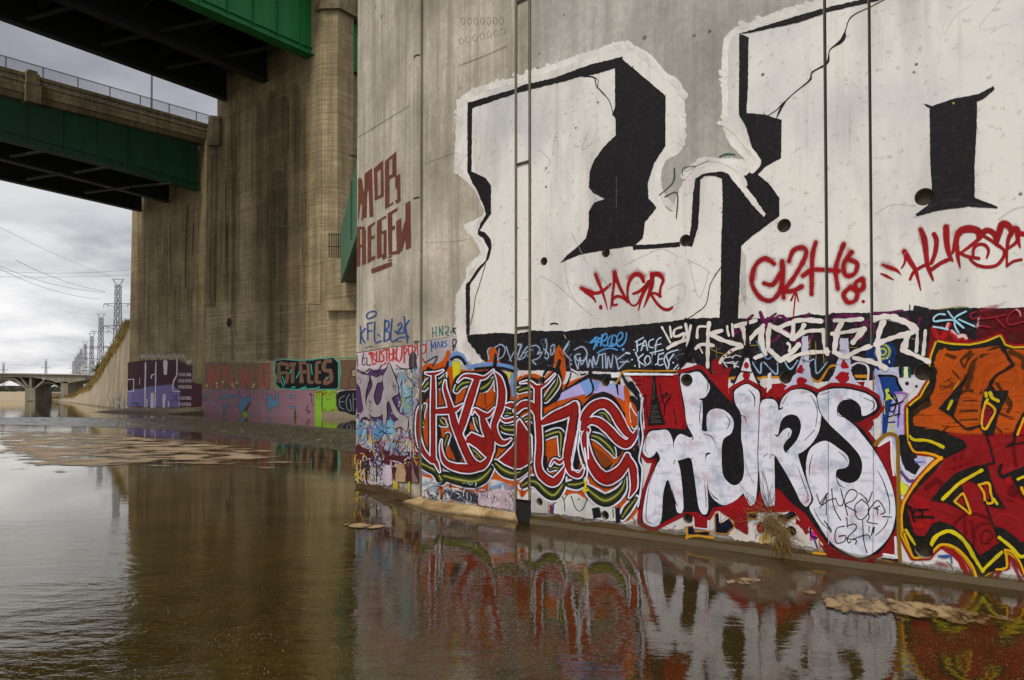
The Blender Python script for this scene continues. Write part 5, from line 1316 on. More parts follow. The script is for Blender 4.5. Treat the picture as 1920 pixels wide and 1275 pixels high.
p.stroke('c4bdb8', 2, '1000,215 1120,200 1260,240', .3, .5)
T(1180, 560, 5)
for (x, y, r) in ((893, 546, 12), (925, 522, 11), (958, 493, 12)): p.dot(RED, x, y, r, .12)
for s_ in ('985,590 900,600 890,560 970,545', '890,600 1000,610', '890,600 920,640', '985,600 990,650 1010,600', '1025,590 985,620 1030,640', '970,560 1000,530 1050,545'): p.stroke('d8d6d8', 2.2, s_, .25, .9)
p.stroke('b7a52e', 1.6, '770,470 820,500 950,530', .3, .7); p.stroke('b7a52e', 1.4, '1140,440 1230,436', .3, .8); p.stroke('b7a52e', 1.2, '820,440 825,560', .3, .6)
T(1440, 560, 5)
for s_ in ('395,380 400,560', '450,400 455,580', '520,480 530,610', '760,455 850,462', '1350,375 1380,380'): p.stroke('b7a52e', 1.4, s_, .3, .7)
T(0, 0, 1)
p.stroke('7e9dc4', 3, '1420,640 1437,672 1450,668', .4, .8)
# cyan and red script at the far right
T(1660, 560, 5)
for s_ in ('560,150 500,148 455,185 465,215 540,205 640,205 655,260 690,320', '455,265 520,275 590,290', '590,120 640,185 735,275', '735,275 650,190 760,120', '690,195 780,235 862,270', '865,250 880,180'): p.stroke('a6cfdd', 4.2, s_, .35, .95)
for s_ in ('850,125 800,150 820,190 900,170 860,230 850,270 900,255 980,270', '900,190 1020,175 1130,150', '1035,175 1080,230 1120,265', '1230,100 1160,150 1145,220 1180,245 1300,215', '1230,100 1270,165'): p.stroke('a02a3c', 3.6, s_, .4, .95)
p.stroke('d7a8ae', 3.4, '1225,100 1262,125 1268,165', .5, .7); p.stroke('d7a8ae', 2.4, '855,265 880,255', .5, .7)
T(0, 0, 1)
p.build('band_lettering', pier, 'white brush capitals, purple, light blue and pale spray writing across the black band')
# ---- red, olive and orange wild lettering ------------------------------------------------
p = Paint(90)
T(0, 0, 1); OR = 'bb5c0e'
SILH = '791,692 804,683 820,684 834,674 841,656 846,676 848,692 860,694 890,696 914,688 918,654 928,654 940,690 956,726 966,750 973,750 972,720 974,708 990,703 1008,703 1020,712 1024,706 1040,688 1044,654 1054,654 1060,700 1056,722 1100,708 1156,728 1172,724 1184,746 1196,764 1200,835 1200,940 1178,975 1168,975 1166,952 1134,948 1100,934 1084,924 1064,926 1040,942 1020,930 1000,914 984,924 979,932 968,912 920,897 910,926 870,918 832,910 830,936 826,918 816,898 790,886 779,844 778,800 784,764 788,720'
T(0, 0, 1)
p.group([(5, 'c86a14', .45, None), (0, OR, .1, None)], [('F', SILH)])
# orange scribble texture inside
rs = random.Random(8)
for _ in range(70):
    x = rs.uniform(800, 1180); y = rs.uniform(700, 880)
    p.stroke(rs.choice(['7a3a10', 'd87a1c', 'a04c0e']), 0, [(x, y, 4), (x+rs.uniform(-5, 5), y+rs.uniform(8, 22), 3)], .6, .35, raw=True)
# blue, yellow and lavender behind it
T(660, 580, 5)
for s_ in ('930,520 935,450 975,415 1040,440 1085,520', '1100,545 1180,525 1320,515 1450,530 1545,565', '1545,570 1510,640 1520,800', '655,1500 700,1530'): p.stroke('7c9cc8', 9, s_, .4, .9)
p.fill('c9c22f', '945,490 985,478 1025,520 1020,590 960,690 950,600', None, .6); p.fill('cfc93e', '1440,590 1500,590 1480,660', None, .6)
for s_ in ('935,470 980,445 1030,460 1065,510', '1160,560 1300,548 1420,555 1520,580'): p.stroke('25252a', 6, s_, .15)
p.stroke('d8d8dc', 2, '965,470 1010,480 1045,520', .2); p.stroke('54505a', 4, '760,530 800,440 690,500', .4, .8)
T(960, 580, 5)
p.fill('b3a9d2', '430,860 440,790 560,730 720,645 760,670 830,680 900,700 960,690 1050,720 1060,860 900,780 700,790', None, .5)
p.fill('86aadb', '640,690 730,640 760,760 700,820', None, .5, a=.8); p.fill('86aadb', '760,660 830,670 800,770 770,760', None, .5, a=.7); p.fill('a9c4e6', '910,700 980,690 970,750 920,750', None, .5, a=.7)
for s_ in ('440,790,16 560,720,24 720,625,40', '730,570,10 740,610,60 760,625,50 860,640,70 960,640,70 1010,690,30', '735,640,26 765,760,20 690,830,10', '985,700,24 1000,800,14', '505,740,20 545,640,14 560,560,14', '560,570,18 650,610,22 700,600,10'): p.stroke('25262c', 6, s_, .12)
p.fill('d8d8da', '930,600 1010,585 1020,620 1000,640 935,640', None, .4); p.stroke('d8d8da', 3, '560,560 640,610', .15)
BK = '24252a'
OL = [(8, 'd4d6e0', .12, None), (2.5, '24281f', .08, None), (-3, '3f4426', .5, None), ((.42,), '70743a', .7, None), ((.17,), 'b0b05e', .8, None)]
T(660, 580, 5)
# dark backing around letters
back = ['720,560,40 800,590,40 880,560,30 905,490,20', '880,640,60 900,760,60 940,860,50', '960,850,30 970,700,60 1050,620,70 1180,610,70 1290,600,60 1340,540,50 1350,420,20', '1345,560,40 1420,640,90 1450,760,80 1455,860,70 1540,880,40', '660,860,60 720,780,50', '1040,880,60 1000,1000,60', '800,640,60 800,900,60 820,1300,60', '960,1000,60 1010,1120,60', '1100,760,60 1040,1000,60', '1080,1100,60 1100,1200,60', '655,620,40 680,720,40 660,800,30', '1380,1100,90 1450,1180,80 1540,1160,60', '1100,1260,120 1220,1380,130 1280,1420,80', '1130,1000,80 1220,1160,80', '860,1150,60 860,1300,50', '930,1220,70 1000,1400,60', '1550,720,60 1650,660,70 1740,680,60', '1560,900,60 1660,850,60 1760,1000,60 1770,1180,40']
for s_ in back: p.stroke(BK, 0, s_, .12)
T(960, 580, 5)
for s_ in ('300,620,20 340,560,30 420,560,40 450,480,30', '300,900,50 420,820,60 450,680,60 440,560,30', '660,960,60 760,840,60 860,800,60 960,860,60 1020,980,80 1090,1110,80', '1130,830,60 1200,940,50 1210,1200,60', '300,1100,80 480,1080,80 480,1300,60', '320,1400,60 340,1500,60', '640,1250,70 600,1480,70', '700,1100,60 800,1180,120 980,1330,120', '760,1330,80 900,1480,100', '1180,1300,60 1200,1600,60 1190,1850,40', '1120,1360,100 1190,1460,80', '280,1500,30 300,1560,30', '700,1640,60 740,1760,40', '800,950,80 960,1060,60', '270,980,40 260,1200,30', '190,1080,40 200,1380,20', '1120,700,60 1180,800,50'):
    p.stroke(BK, 0, s_, .12)
# olive three-dimensional edges
T(660, 580, 5)
p.group(OL, [('s', '650,1440,80 730,1480,90 800,1520,95 845,1600,90'), ('s', '865,1560,80 960,1585,100 1060,1605,120 1160,1610,120 1240,1570,110 1310,1490,50'), ('s', '1350,1440,50 1420,1500,100 1500,1535,110 1560,1530,100 1640,1490,60')])
p.group([(5, 'd4d6e0', .12, None), (0, '2a2e20', .1, None), ((.5,), '6a6e38', .6, None), ((.2,), 'aeae5c', .8, None)], [
    ('s', '680,740,50 730,680,70 755,690,40'), ('s', '805,710,90 860,660,60 885,600,10'), ('s', '985,760,50 1030,700,80 1110,680,60'), ('s', '1195,750,80 1260,720,90 1330,650,20'), ('s', '1350,600,30 1370,680,60 1350,760,10'),
    ('s', '680,1080,40 665,1000,40 690,900,30'), ('s', '830,1020,30 850,1060,80 890,1090,20'), ('s', '1380,1060,20 1430,1120,70 1530,1130,90'), ('s', '1420,990,20 1470,970,50 1540,990,40'), ('s', '1085,1290,50 1150,1320,80 1210,1380,80 1250,1440,50'), ('s', '1160,1010,30 1190,1080,60 1215,1160,30'), ('s', '905,1180,50 870,1300,50 870,1400,20'), ('s', '1575,760,60 1640,740,70 1690,740,60'), ('s', '1600,1040,40 1680,1010,60 1720,1060,40')])
T(960, 580, 5)
p.group([(5, 'd4d6e0', .12, None), (0, '2a2e20', .1, None), ((.5,), '6a6e38', .6, None), ((.2,), 'aeae5c', .8, None)], [
    ('s', '320,850,50 380,770,70 430,690,60 430,620,10'), ('s', '310,1190,70 450,1150,70 465,1260,50 455,1370,10'), ('s', '800,970,30 880,980,60 940,1080,50 985,1180,10'), ('s', '745,1180,60 830,1210,80 930,1300,80 970,1380,20'), ('s', '365,1500,40 420,1480,50 460,1520,20')])
p.group([(8, 'd4d6e0', .12, None), (0, '2a2e20', .08, None), ((.55,), '5d6132', .6, None), ((.17,), 'b0b05e', .8, None)], [
    ('s', '110,1650,70 180,1610,100 250,1630,110 320,1700,115 400,1740,110 470,1660,80 500,1580,20'), ('s', '535,1640,60 610,1640,100 680,1620,70'), ('s', '700,1660,50 770,1730,110 870,1790,130 960,1760,120 1040,1680,80 1070,1580,20'), ('s', '1040,1950,50 1090,1870,80 1170,1770,40')])
# orange windows
T(660, 580, 5)
for s_ in ('700,960 725,940 730,1180 725,1370 690,1310 680,1150', '1170,860 1200,790 1330,770 1340,860 1240,940 1170,900', '810,740 850,780 840,900 800,910', '845,1130 880,1120 880,1200 850,1240', '890,1330 905,1270 930,1300 940,1400 890,1390', '800,1210 830,1230 830,1330 800,1400'): p.fill('b5560e', s_, None, .4)
p.fill('6a3414', '1125,1390 1160,1385 1205,1430 1210,1460 1160,1440', None, .3); p.stroke('e0a070', 1.5, '1118,1380 1160,1365 1215,1430 1220,1462 1170,1450 1118,1380', .15)
p.stroke(BK, 2, '1255,790 1262,900', .15, .7)
T(960, 580, 5)
p.fill('b5560e', '330,1300 420,1270 430,1370 380,1400 340,1450', None, .4); p.fill('8c4a16', '755,1280 860,1340 955,1440 880,1490 810,1450 770,1380', None, .5)
p.stroke('dda878', 1.6, '745,1290 760,1400 830,1500 900,1510 960,1450', .15, .9)
# the red letters, each with white and black contours
RD = '96281e'
LAY = [(11.5, BK, .08, None), (5.2, 'd9dbe6', .08, None), (0, '8e1f1c', .05, None), ((.82,), RD, .4, None)]
T(660, 580, 5)
p.group(LAY, [
    ('s', '650,905,16 632,980,32 628,1150,38 655,1280,42 705,1370,45 765,1420,50'),
    ('s', '700,598,8 740,605,26 800,600,26 862,572,6'), ('s', '772,620,30 772,800,46 770,1000,48 770,1200,48 772,1390,50 800,1440,40 830,1520,10'),
    ('s', '800,958,50 900,950,60 975,940,46 1048,890,8'),
    ('s', '884,668,8 880,740,34 912,850,44 942,950,60 975,1080,68 1030,1220,74 1085,1350,78 1140,1440,84 1215,1470,84 1285,1410,50 1340,1290,8'),
    ('s', '848,1225,6 842,1310,20 875,1420,46 950,1470,66 1050,1490,84 1140,1490,84 1220,1470,70'),
    ('s', '1000,680,6 1060,625,26 1160,632,44 1250,640,28 1335,570,6'), ('s', '1180,660,60 1135,790,74 1090,930,74 1050,1060,70 1020,1170,44'),
    ('s', '1135,980,8 1160,935,20 1230,985,56 1290,990,38 1345,925,6'), ('s', '1225,1000,40 1260,1110,80 1300,1210,90 1290,1320,100'), ('f', '1085,1200 1130,1155 1235,1200 1300,1180 1345,1240 1340,1330 1290,1400 1240,1360 1180,1300 1110,1255 1075,1250'),
    ('s', '1348,590,6 1390,650,50 1415,770,72 1405,900,76 1370,1000,62 1340,1100,60 1370,1210,66 1430,1250,50 1500,1215,10'),
    ('s', '1450,900,20 1500,900,56 1545,915,50'), ('s', '1395,1010,10 1450,1045,32 1545,1020,30')])
p.group(LAY, [('f', '1385,1410 1450,1350 1520,1280 1552,1200 1558,1060 1580,1030 1640,1120 1690,1190 1695,1420 1650,1455 1590,1490 1530,1490 1440,1450')])
T(960, 580, 5)
p.group(LAY, [
    ('s', '50,950,50 110,895,66 180,895,70 235,960,60 258,1060,36 272,1180,4'), ('s', '90,690,6 170,680,22 240,730,40 320,700,22 410,610,6'), ('s', '250,740,60 250,860,62 250,1000,60 262,1150,60 265,1300,64 255,1440,64 275,1530,74 330,1590,84 400,1620,84 460,1560,60 505,1470,8'),
    ('s', '300,1060,56 400,1010,96 520,960,106 600,900,80'), ('s', '600,900,76 585,1050,90 560,1200,90 535,1330,84 528,1420,70 560,1520,60 640,1555,44 690,1460,6'), ('s', '500,1390,8 455,1435,36 405,1410,22 368,1465,6')])
p.group(LAY, [
    ('s', '660,1100,60 705,985,86 785,905,96 880,885,96 960,950,94 1025,1060,94 1090,1160,70 1150,1185,50 1190,1120,8'),
    ('s', '715,1130,50 690,1200,62 712,1320,72 750,1430,84 810,1530,110 890,1585,124 980,1550,118 1050,1480,96 1085,1400,70 1090,1370,50'), ('s', '1085,1390,60 1135,1470,76 1150,1570,70 1150,1670,60 1110,1760,10'),
    ('s', '665,1120,46 735,1050,66 820,1055,82 915,1130,86 1005,1225,86 1085,1262,84 1155,1190,54 1180,1130,20')])
for s_ in ('620,860 645,960 610,1250 570,1480 600,1505 640,1510', '650,1050 640,1200 630,1300 655,1420 690,1500', '690,1300 710,1450 715,1530 700,1620', '715,1150 725,1400'): p.stroke('d9dbe6', 3, s_, .12)
p.stroke('d9dbe6', 3.4, '1235,830 1215,1000 1235,1200 1200,1400 1230,1500 1215,1700 1190,1850', .15, .9); p.stroke('7fa8cc', 3, '1195,960 1190,1100 1205,1300', .4, .8)
p.stroke('d9dbe6', 3.4, '1045,620 1090,700 1150,770 1220,820', .15); p.stroke('1c2436', 6, '1040,610 1100,720 1190,810 1195,930', .15)
p.stroke('c8941e', 3, '985,700 1020,630 1060,580 1200,575 1330,578 1555,576', .15); p.stroke('e4e2e6', 4, '1060,608 1300,608 1510,612', .12)
p.stroke('d8c92c', 5, '690,1600 700,1650 680,1700 720,1690', .3)
p.dot('c8101c', 860, 1580, 60, .9, .6)
for s_ in ('1120,880 1110,960 1130,1100 1160,1120 1185,1090', '1115,880 1140,940 1180,1000'): p.stroke('e0d6d0', 2.4, s_, .15)
p.stroke('d2650e', 9, '1085,850 1090,960 1100,1060 1120,1080', .2)
# foot of the wall under the piece
T(960, 760, 5)
p.fill('d0cfc8', '400,930 500,840 640,850 720,900 830,960 1010,960 1000,1090 760,1060 400,1010', None, 1, a=.9); p.fill('24252a', '755,960 830,950 850,1050 770,1060', None, .8)
for s_ in ('480,850 500,900 505,990', '500,880 530,830', '565,850 600,950 640,990 680,960 715,870', '955,970 960,1050'): p.stroke('24252a', 2, s_, .15, .9)
p.fill('22252e', '975,960 1020,950 1025,1090 985,1100', None, .6); p.fill('8e2424', '365,920 385,930 380,1015 362,1010', None, .4); p.fill('2b3f8c', '388,920 405,930 400,1015 384,1015', None, .4); p.dot('24252a', 635, 878, 9)
p.fill('b9b4ac', '190,800 350,900 350,1010 190,1000', 'roller', .8, a=.8)
T(660, 760, 5)
for s_ in ('700,720,60 740,790,50', '760,740,60 800,820,40'): p.stroke('9fb6c4', 8, s_, .6, .6)
p.fill('c7b3ba', '1200,830 1380,790 1530,800 1530,980 1200,930', None, 1, a=.85); p.fill('3b3f4c', '880,790 1100,800 1200,830 1190,920 940,880', None, 1.5, a=.75)
p.scrawl(['dfe2e6', '3a3e4a', '9fb6c4', '26282e'], (795, 905, 905, 940), 60, (.8, 2.6), (8, 22), .4, .8, .4)
p.scrawl(['3a3e4a', 'd7c4ca', '8d96a8', 'e4e0e2'], (900, 918, 965, 955), 50, (.8, 3), (8, 22), .5, .7, .6)
p.stroke('b5560e', 3, '1500,760 1545,740 1600,730 1600,850', .3, .9); p.stroke('7c9cc8', 6, '1300,770 1400,745', .5, .8)
p.build('wild_letter_piece', pier, 'red lettering with white contours, olive edges and orange infill')

# ---- white bubble letters ------------------------------------------------------------
p = Paint(92)
T(1180, 560, 5)
p.fill('98181f', '0,725 470,715 540,1230 150,1240 120,900 60,800', None, .8)
for s_ in ('40,770 110,765', '60,810 120,808', '140,920 190,905', '290,800 300,900 330,1000', '300,920 360,880 290,980', '300,930 400,900 340,1000 330,1090', '420,1040 440,1180', '380,920 330,1010', '150,900 170,1100 190,1180'): p.stroke('2a1416', 2.4, s_, .25, .9)
# gold, navy and red remains round and below
p.fill('cfc9c4', '780,880 1240,930 1500,820 1750,830 1700,760 1250,730 1240,760 940,760 800,700', None, .8)
p.fill('27262c', '780,560 1900,580 1900,690 1550,720 1240,700 900,650', None, 1.5, a=.9)
for s_ in ('1150,590 1230,700 1250,590 1380,710 1390,600', '1450,570 1510,660 1580,580', '1680,600 1740,570 1760,700 1860,590'): p.stroke('9db6cc', 3.5, s_, .4, .95)
p.stroke('c58f1e', 4.5, '940,748 1000,742 1220,745 1260,735 1400,738', .12); p.stroke('c58f1e', 4.5, '1700,735 1780,775 1880,640 1950,630', .12); p.fill('27252a', '950,760 1230,765 1230,790 950,790', None, .4)
p.fill('98181f', '1260,850 1330,800 1430,790 1500,820 1440,900 1330,920 1270,930', None, 1)
p.fill('dcd8dc', '1300,700 1330,690 1340,830 1290,880', None, .8)
p.fill('98181f', '775,600 800,570 860,575 880,600 890,660 960,640 930,740 945,960 1000,1000 830,900 790,800', None, .8, sm=True)
# ghost spikes
SPK = 'c7c5d6'
T(1440, 560, 5)
p.fill(SPK, '325,350 378,350 385,560 400,700 440,830 300,790 150,870 190,790 260,700 310,560', None, 1, a=.92)
p.fill(SPK, '680,370 752,370 770,560 790,700 860,830 700,780 560,790 620,700 660,560', None, 1, a=.92)
for (x, y, r) in ((305, 670, 34), (312, 635, 18), (278, 688, 12), (310, 775, 46), (350, 770, 22), (715, 625, 36), (712, 590, 18), (745, 640, 16), (705, 740, 62), (750, 700, 14), (650, 740, 20)): p.dot(RED, x, y, r, .12)
p.stroke('d9d2e0', 5, '780,630 860,600 940,650 930,830', .35, .9); p.stroke('25242a', 5, '790,670 860,640 920,690', .15); p.fill('c58f1e', '810,715 930,712 935,745 825,740', None, .4); p.fill('8c1a24', '830,780 910,775 900,830', None, .4)
T(1180, 560, 5)
p.fill('d6d0d4', '1085,560 1120,560 1150,680 1230,840 1100,790 985,800 1040,700', None, .6); p.dot(RED, 1100, 625, 26, .12, 1, 34); p.dot(RED, 1100, 720, 38, .12, 1, 44)
p.fill('d6d0d4', '520,600 600,590 640,620 480,670', None, .6)
# the black body with red halo
BODY = '462,706 655,655 700,680 800,800 970,985 968,855 1100,782 1245,862 1246,945 1335,912 1402,965 1445,900 1540,845 1640,828 1740,868 1770,885 1900,822 2060,826 2215,862 2330,935 2362,1020 2310,1085 2220,1125 2150,1160 2240,1290 2340,1410 2440,1590 2510,1800 2528,2050 2470,2240 2340,2390 2180,2448 2000,2400 1860,2300 1740,2140 1650,2010 1500,1900 1390,1760 1385,1960 1250,1950 1225,1820 1185,1905 1140,1955 1085,1890 1060,1850 960,1930 860,1950 790,1960 740,2045 700,2052 650,2000 520,2000 380,2070 230,2148 112,2095 112,2040 135,1870 215,1650 262,1500 180,1508 112,1420 170,1245 200,1220 370,1212 530,1225 545,1160 505,1000'
p.group([(15, '98181f', .10, None), (0, '222023', .05, None)], [('f', BODY)])
HL = [(3.5, '1c1a1e', .08, None), (0, 'd2d2d8', .05, 'mottled')]
p.group(HL, [('F', '185,1258 270,1235 362,1235 408,1320 418,1400 450,1500 485,1640 510,1970 455,2002 430,1900 390,1760 358,1700 320,1830 300,2082 230,2138 132,2082 148,1870 200,1690 270,1540 292,1500 262,1425 240,1460 182,1492 128,1420'),
             ('F', '425,1340 480,1268 575,1305 600,1290 580,1250 540,1160 520,1000 478,728 560,700 650,686 700,730 755,810 748,870 710,925 650,940 685,955 690,1090 686,1235 762,1242 800,1310 822,1370 770,1448 718,1455 730,1700 742,1975 698,2022 655,1960 630,1800 610,1650 580,1500 520,1500 450,1515 425,1450'),
             ('F', '732,1085 800,1032 900,1050 978,1140 962,1255 885,1320 868,1450 880,1640 935,1725 1000,1748 1058,1700 1080,1600 1070,1420 1052,1300 1050,1090 1000,990 985,905 1000,855 1100,800 1180,840 1222,880 1225,1000 1215,1350 1205,1700 1185,1895 1140,1942 1092,1880 1075,1825 1000,1890 900,1935 830,1910 765,1840 730,1700 722,1490 770,1448 825,1370 790,1290 735,1235')])
p.group(HL, [('F', '1235,975 1330,940 1385,975 1405,1040 1430,950 1490,880 1560,852 1645,852 1735,900 1780,990 1802,1070 1780,1240 1710,1360 1620,1440 1585,1455 1620,1590 1665,1720 1708,1860 1695,1915 1660,1950 1605,1895 1560,1800 1480,1650 1400,1520 1365,1475 1365,1700 1362,1935 1290,1950 1262,1900 1235,1800 1212,1500 1222,1200')])
p.group([(0, '201e22', .05, None)], [('F', '1398,1290 1405,1230 1425,1150 1460,1105 1510,1085 1575,1100 1608,1160 1608,1230 1575,1320 1510,1400 1470,1440 1445,1400 1460,1350 1512,1290 1525,1240 1495,1210 1450,1230 1410,1275')])
p.stroke('1c1a1e', 3.4, '1405,1040 1400,1020,10 1420,1035,16 1440,1020,10', .1); p.stroke('1c1a1e', 3, '1375,1275 1390,1290 1440,1220', .1)
S_ = '1770,900 1830,862 1940,842 2080,852 2220,890 2300,945 2322,1015 2290,1055 2190,1100 2168,1010 2100,948 2000,955 1950,1015 1958,1065 2010,1112 2110,1185 2185,1275 2300,1425 2395,1590 2460,1750 2492,1900 2492,2060 2440,2225 2310,2365 2170,2425 2020,2372 1880,2270 1760,2090 1692,1970 1705,1930 1728,1880 1690,1760 1660,1640 1668,1490 1715,1390 1840,1332 1960,1400 2045,1470 2062,1540 2030,1585 1955,1600 1938,1640 1955,1680 2010,1715 2080,1728 2150,1690 2185,1590 2165,1480 2080,1370 1980,1275 1880,1180 1810,1090 1775,1000'
p.group(HL, [('F', S_)])
# second green-ish hook inside the S and brush lines
for s_ in ('200,1330,3 170,1300,5 150,1400,6 175,1465,3', '245,1600,6 190,1750,5 160,2050,7 215,2105,6', '405,1790,4 440,1920,9 460,1945,4', '595,1325 600,1300,10 580,1285', '700,1270,4 770,1290,9 810,1360,4', '680,960,4 662,1090,7 666,1190,3', '705,1700,3 720,1850,7 722,1950,4', '760,1810,5 800,1860,11 840,1880,6', '735,760,5 740,830,10 725,880,4', '900,1080,3 945,1150,9 920,1220,4', '1120,850,4 1175,920,12 1175,1010,5', '1040,1090,4 1085,1110,10 1100,1170,3', '1100,1815,3 1110,1880,9 1130,1915,3', '1610,890,5 1650,880,3', '1700,900,4 1745,980,8 1765,1060,6 1750,1200,6', '1490,1300 1500,1250', '1620,1450 1660,1600', '1580,1570,4 1640,1740,8 1680,1850,7 1660,1870,4', '1500,1430,4 1470,1445 1450,1400', '1780,905,4 1860,880,6 1880,870', '2040,930,4 2110,960,8 2150,1050,4', '2200,930 2290,970,8 2300,1010,10 2270,1040,4', '1720,1460,4 1695,1560,10 1690,1660,5', '1960,1430,4 2030,1490,8 2045,1530,3', '1940,1640,4 1960,1730,12 2020,1775,5', '2330,1610,5 2390,1730,10 2440,1900,10 2440,2020,5', '2430,2050,4 2400,2130,10 2310,2220,6', '1730,1960,4 1790,2080,8 1900,2185,6', '1645,1330 1740,1230', '1480,915 1440,985', '2010,1110 1960,1090 1950,1050', '1260,1480 1300,1450', '600,1490 560,1520 550,1550', '430,1510 420,1550', '1365,1470 1330,1460,10 1320,1500,3'):
    p.stroke('1d1b20', 1.3, s_, .12, .95)
for s_ in ('250,1420 460,1640', '330,1280 250,1340', '800,1100 800,1400 780,1700', '900,1300 850,1320', '580,1340 760,1345', '470,1350 530,1450', '1090,1200 1090,1700', '1090,1230 1200,1230', '1320,970 1330,1500', '1250,1450 1330,1465', '1230,1580 1340,1590', '1880,1370 1870,2300', '2310,1500 2300,2300', '1790,1500 1720,1500 1720,1660', '1850,1520 1850,1750', '260,1600 240,2000', '560,1360 720,1360'):
    p.stroke('e4e4ea', 1.6, s_, .4, .55)
for s_ in ('1760,1830 1800,1930 1860,1820 1790,1920', '1790,1955 1870,1890 1940,1870', '1850,1860 1850,2020', '1900,1780 1920,1950 1985,2075', '1940,1880 1960,1930 1990,1940 2010,1900 1985,1780', '2050,2030 2020,1890 2060,1800 2110,1790 2140,1830 2100,1890 2030,1930 2140,2000', '2180,1880 2120,1940 2130,2040 2180,2070 2240,2010 2245,1940 2180,1880', '2160,1820 2220,1870 2240,1910 2280,1810', '2240,1970 2250,2060 2230,2090 2330,2110', '2250,1980 2330,1890 2400,1990 2360,2020', '2320,1950 2330,2020', '2350,1940 2300,1970', '2380,2040 2460,2045', '1830,2080 1900,2170', '1860,2110 1890,2190', '2020,2130 1950,2150 1930,2230 1950,2290 2020,2270 2030,2220 1970,2225', '2040,2130 2110,2110 2130,2150 2050,2240 2130,2260 2120,2300', '2050,2140 2040,2050', '2040,2240 2060,2290 2080,2270', '2190,2080 2200,2260 2230,2380', '2100,2250 2230,2210 2260,2240', '2250,2130 2250,2190', '2290,2140 2270,2220', '2300,2140 2290,2200'):
    p.stroke('221f26', 2.1, s_, .2, .95)
# tower sketches in black over red
p.fill('201a1c', '218,530 240,535 250,780 275,930 300,1050 345,1178 178,1190 200,1050 215,880 222,720', None, .4)
for i in range(12): p.stroke('8d8682', .9, f'{215-i*1.2},{1000+i*15} {262+i*4},{1005+i*15-(i%3)*6}', .3, .5)
p.stroke('7a7472', .9, '232,760 226,950 236,950 240,800', .3, .6)
for s_ in ('590,330,14 560,450,30 480,650,20', '590,330,14 605,500,18 655,610,14', '530,190,20 580,205,12 620,240,14', '520,560 620,540', '530,590 610,600', '500,640 600,520', '1120,190,10 1112,300,36 1110,430,44 1080,540,24 1030,680,18 980,800,16', '1125,430,30 1140,560,22 1175,700,18 1235,830,18', '1045,680 1150,690', '1170,570 1240,590 1270,575', '230,540,10 232,700,18'): p.stroke('201a1c', 2.4, s_, .15, .95)
p.stroke('6e6866', 1, '1112,330 1105,440', .3, .5)
# remains between the letters and the foot
T(1180, 790, 5)
p.group([(5, 'b9851f', .12, None), (0, '141b33', .08, None)], [('f', '545,990 605,985 620,1040 750,1030 755,1070 640,1065 555,1055'), ('f', '810,870 840,860 860,960 930,900 985,980 915,1050 815,1040'), ('f', '1120,860 1195,860 1195,905 1120,905'), ('f', '1400,880 1480,860 1530,820 1575,880 1465,940 1400,905')])
p.fill('98181f', '590,860 740,900 745,1020 620,1000', None, .6)
for s_ in ('610,995 740,1010', '745,930 742,1020', '605,900 612,990', '848,850 855,940', '880,940 935,900', '1410,680 1420,800', '1400,855 1470,860 1525,815'): p.stroke('dcd6de', 3, s_, .2, .95)
p.fill('98181f', '840,830 1000,740 1080,690 1140,800 1200,760 1230,640 1260,800 1370,790 1375,620 1500,740 1700,960 1660,1030 1560,850 1400,850 1110,850 960,920', None, 1)
p.fill('8e1a20', '965,880 1110,830 1120,1060 1000,1000', None, 1); p.dot(RED, 1235, 990, 42, .15, 1, 60); p.fill('8e1a20', '1560,900 1640,960 1690,1040 1620,1080 1570,1040', None, 1)
p.fill('d5cdc2', '1000,1010 1110,1060 1200,1130 1000,1110 940,1060', None, 2, a=.9); p.fill('cbb271', '1210,1090 1300,1000 1360,1130 1230,1140', None, 2, a=.8); p.fill('d5cdc6', '1520,920 1700,1090 1760,1190 1530,1150', None, 2, a=.9)
p.fill('d5cdc6', '440,950 500,930 530,1010 450,1010', None, 1.5, a=.9); p.fill('c23a96', '1690,1010 1745,1040 1760,1090 1700,1115', None, .8); p.stroke('1d1a22', 4, '1700,1000 1710,1070 1760,1090', .15); p.stroke('4a4aa0', 4, '1740,1100 1765,1180', .2)
p.stroke('c99a35', 4.5, '545,1000 545,1100', .15); p.stroke('c99a35', 5, '540,1085 640,1070 790,1090', .15)
T(1440, 815, 5)
p.stroke('c99a35', 5, '430,1105 580,1120', .2); p.stroke('c08a30', 4, '620,1125 760,1165', .3, .8); p.stroke('b9851f', 4, '485,990 490,1090', .2)
p.fill('7c1a1e', '480,1010 700,1120 900,1180 1000,1150 1000,1250 700,1210 560,1150', None, 2, a=.85)
for s_ in ('350,640,3 385,600,9', '1000,680 1040,700'): p.stroke('1d1b20', 1.5, s_, .1)
p.build('bubble_letter_piece', pier, 'white bubble letters reading HURS with black outline and red halo')

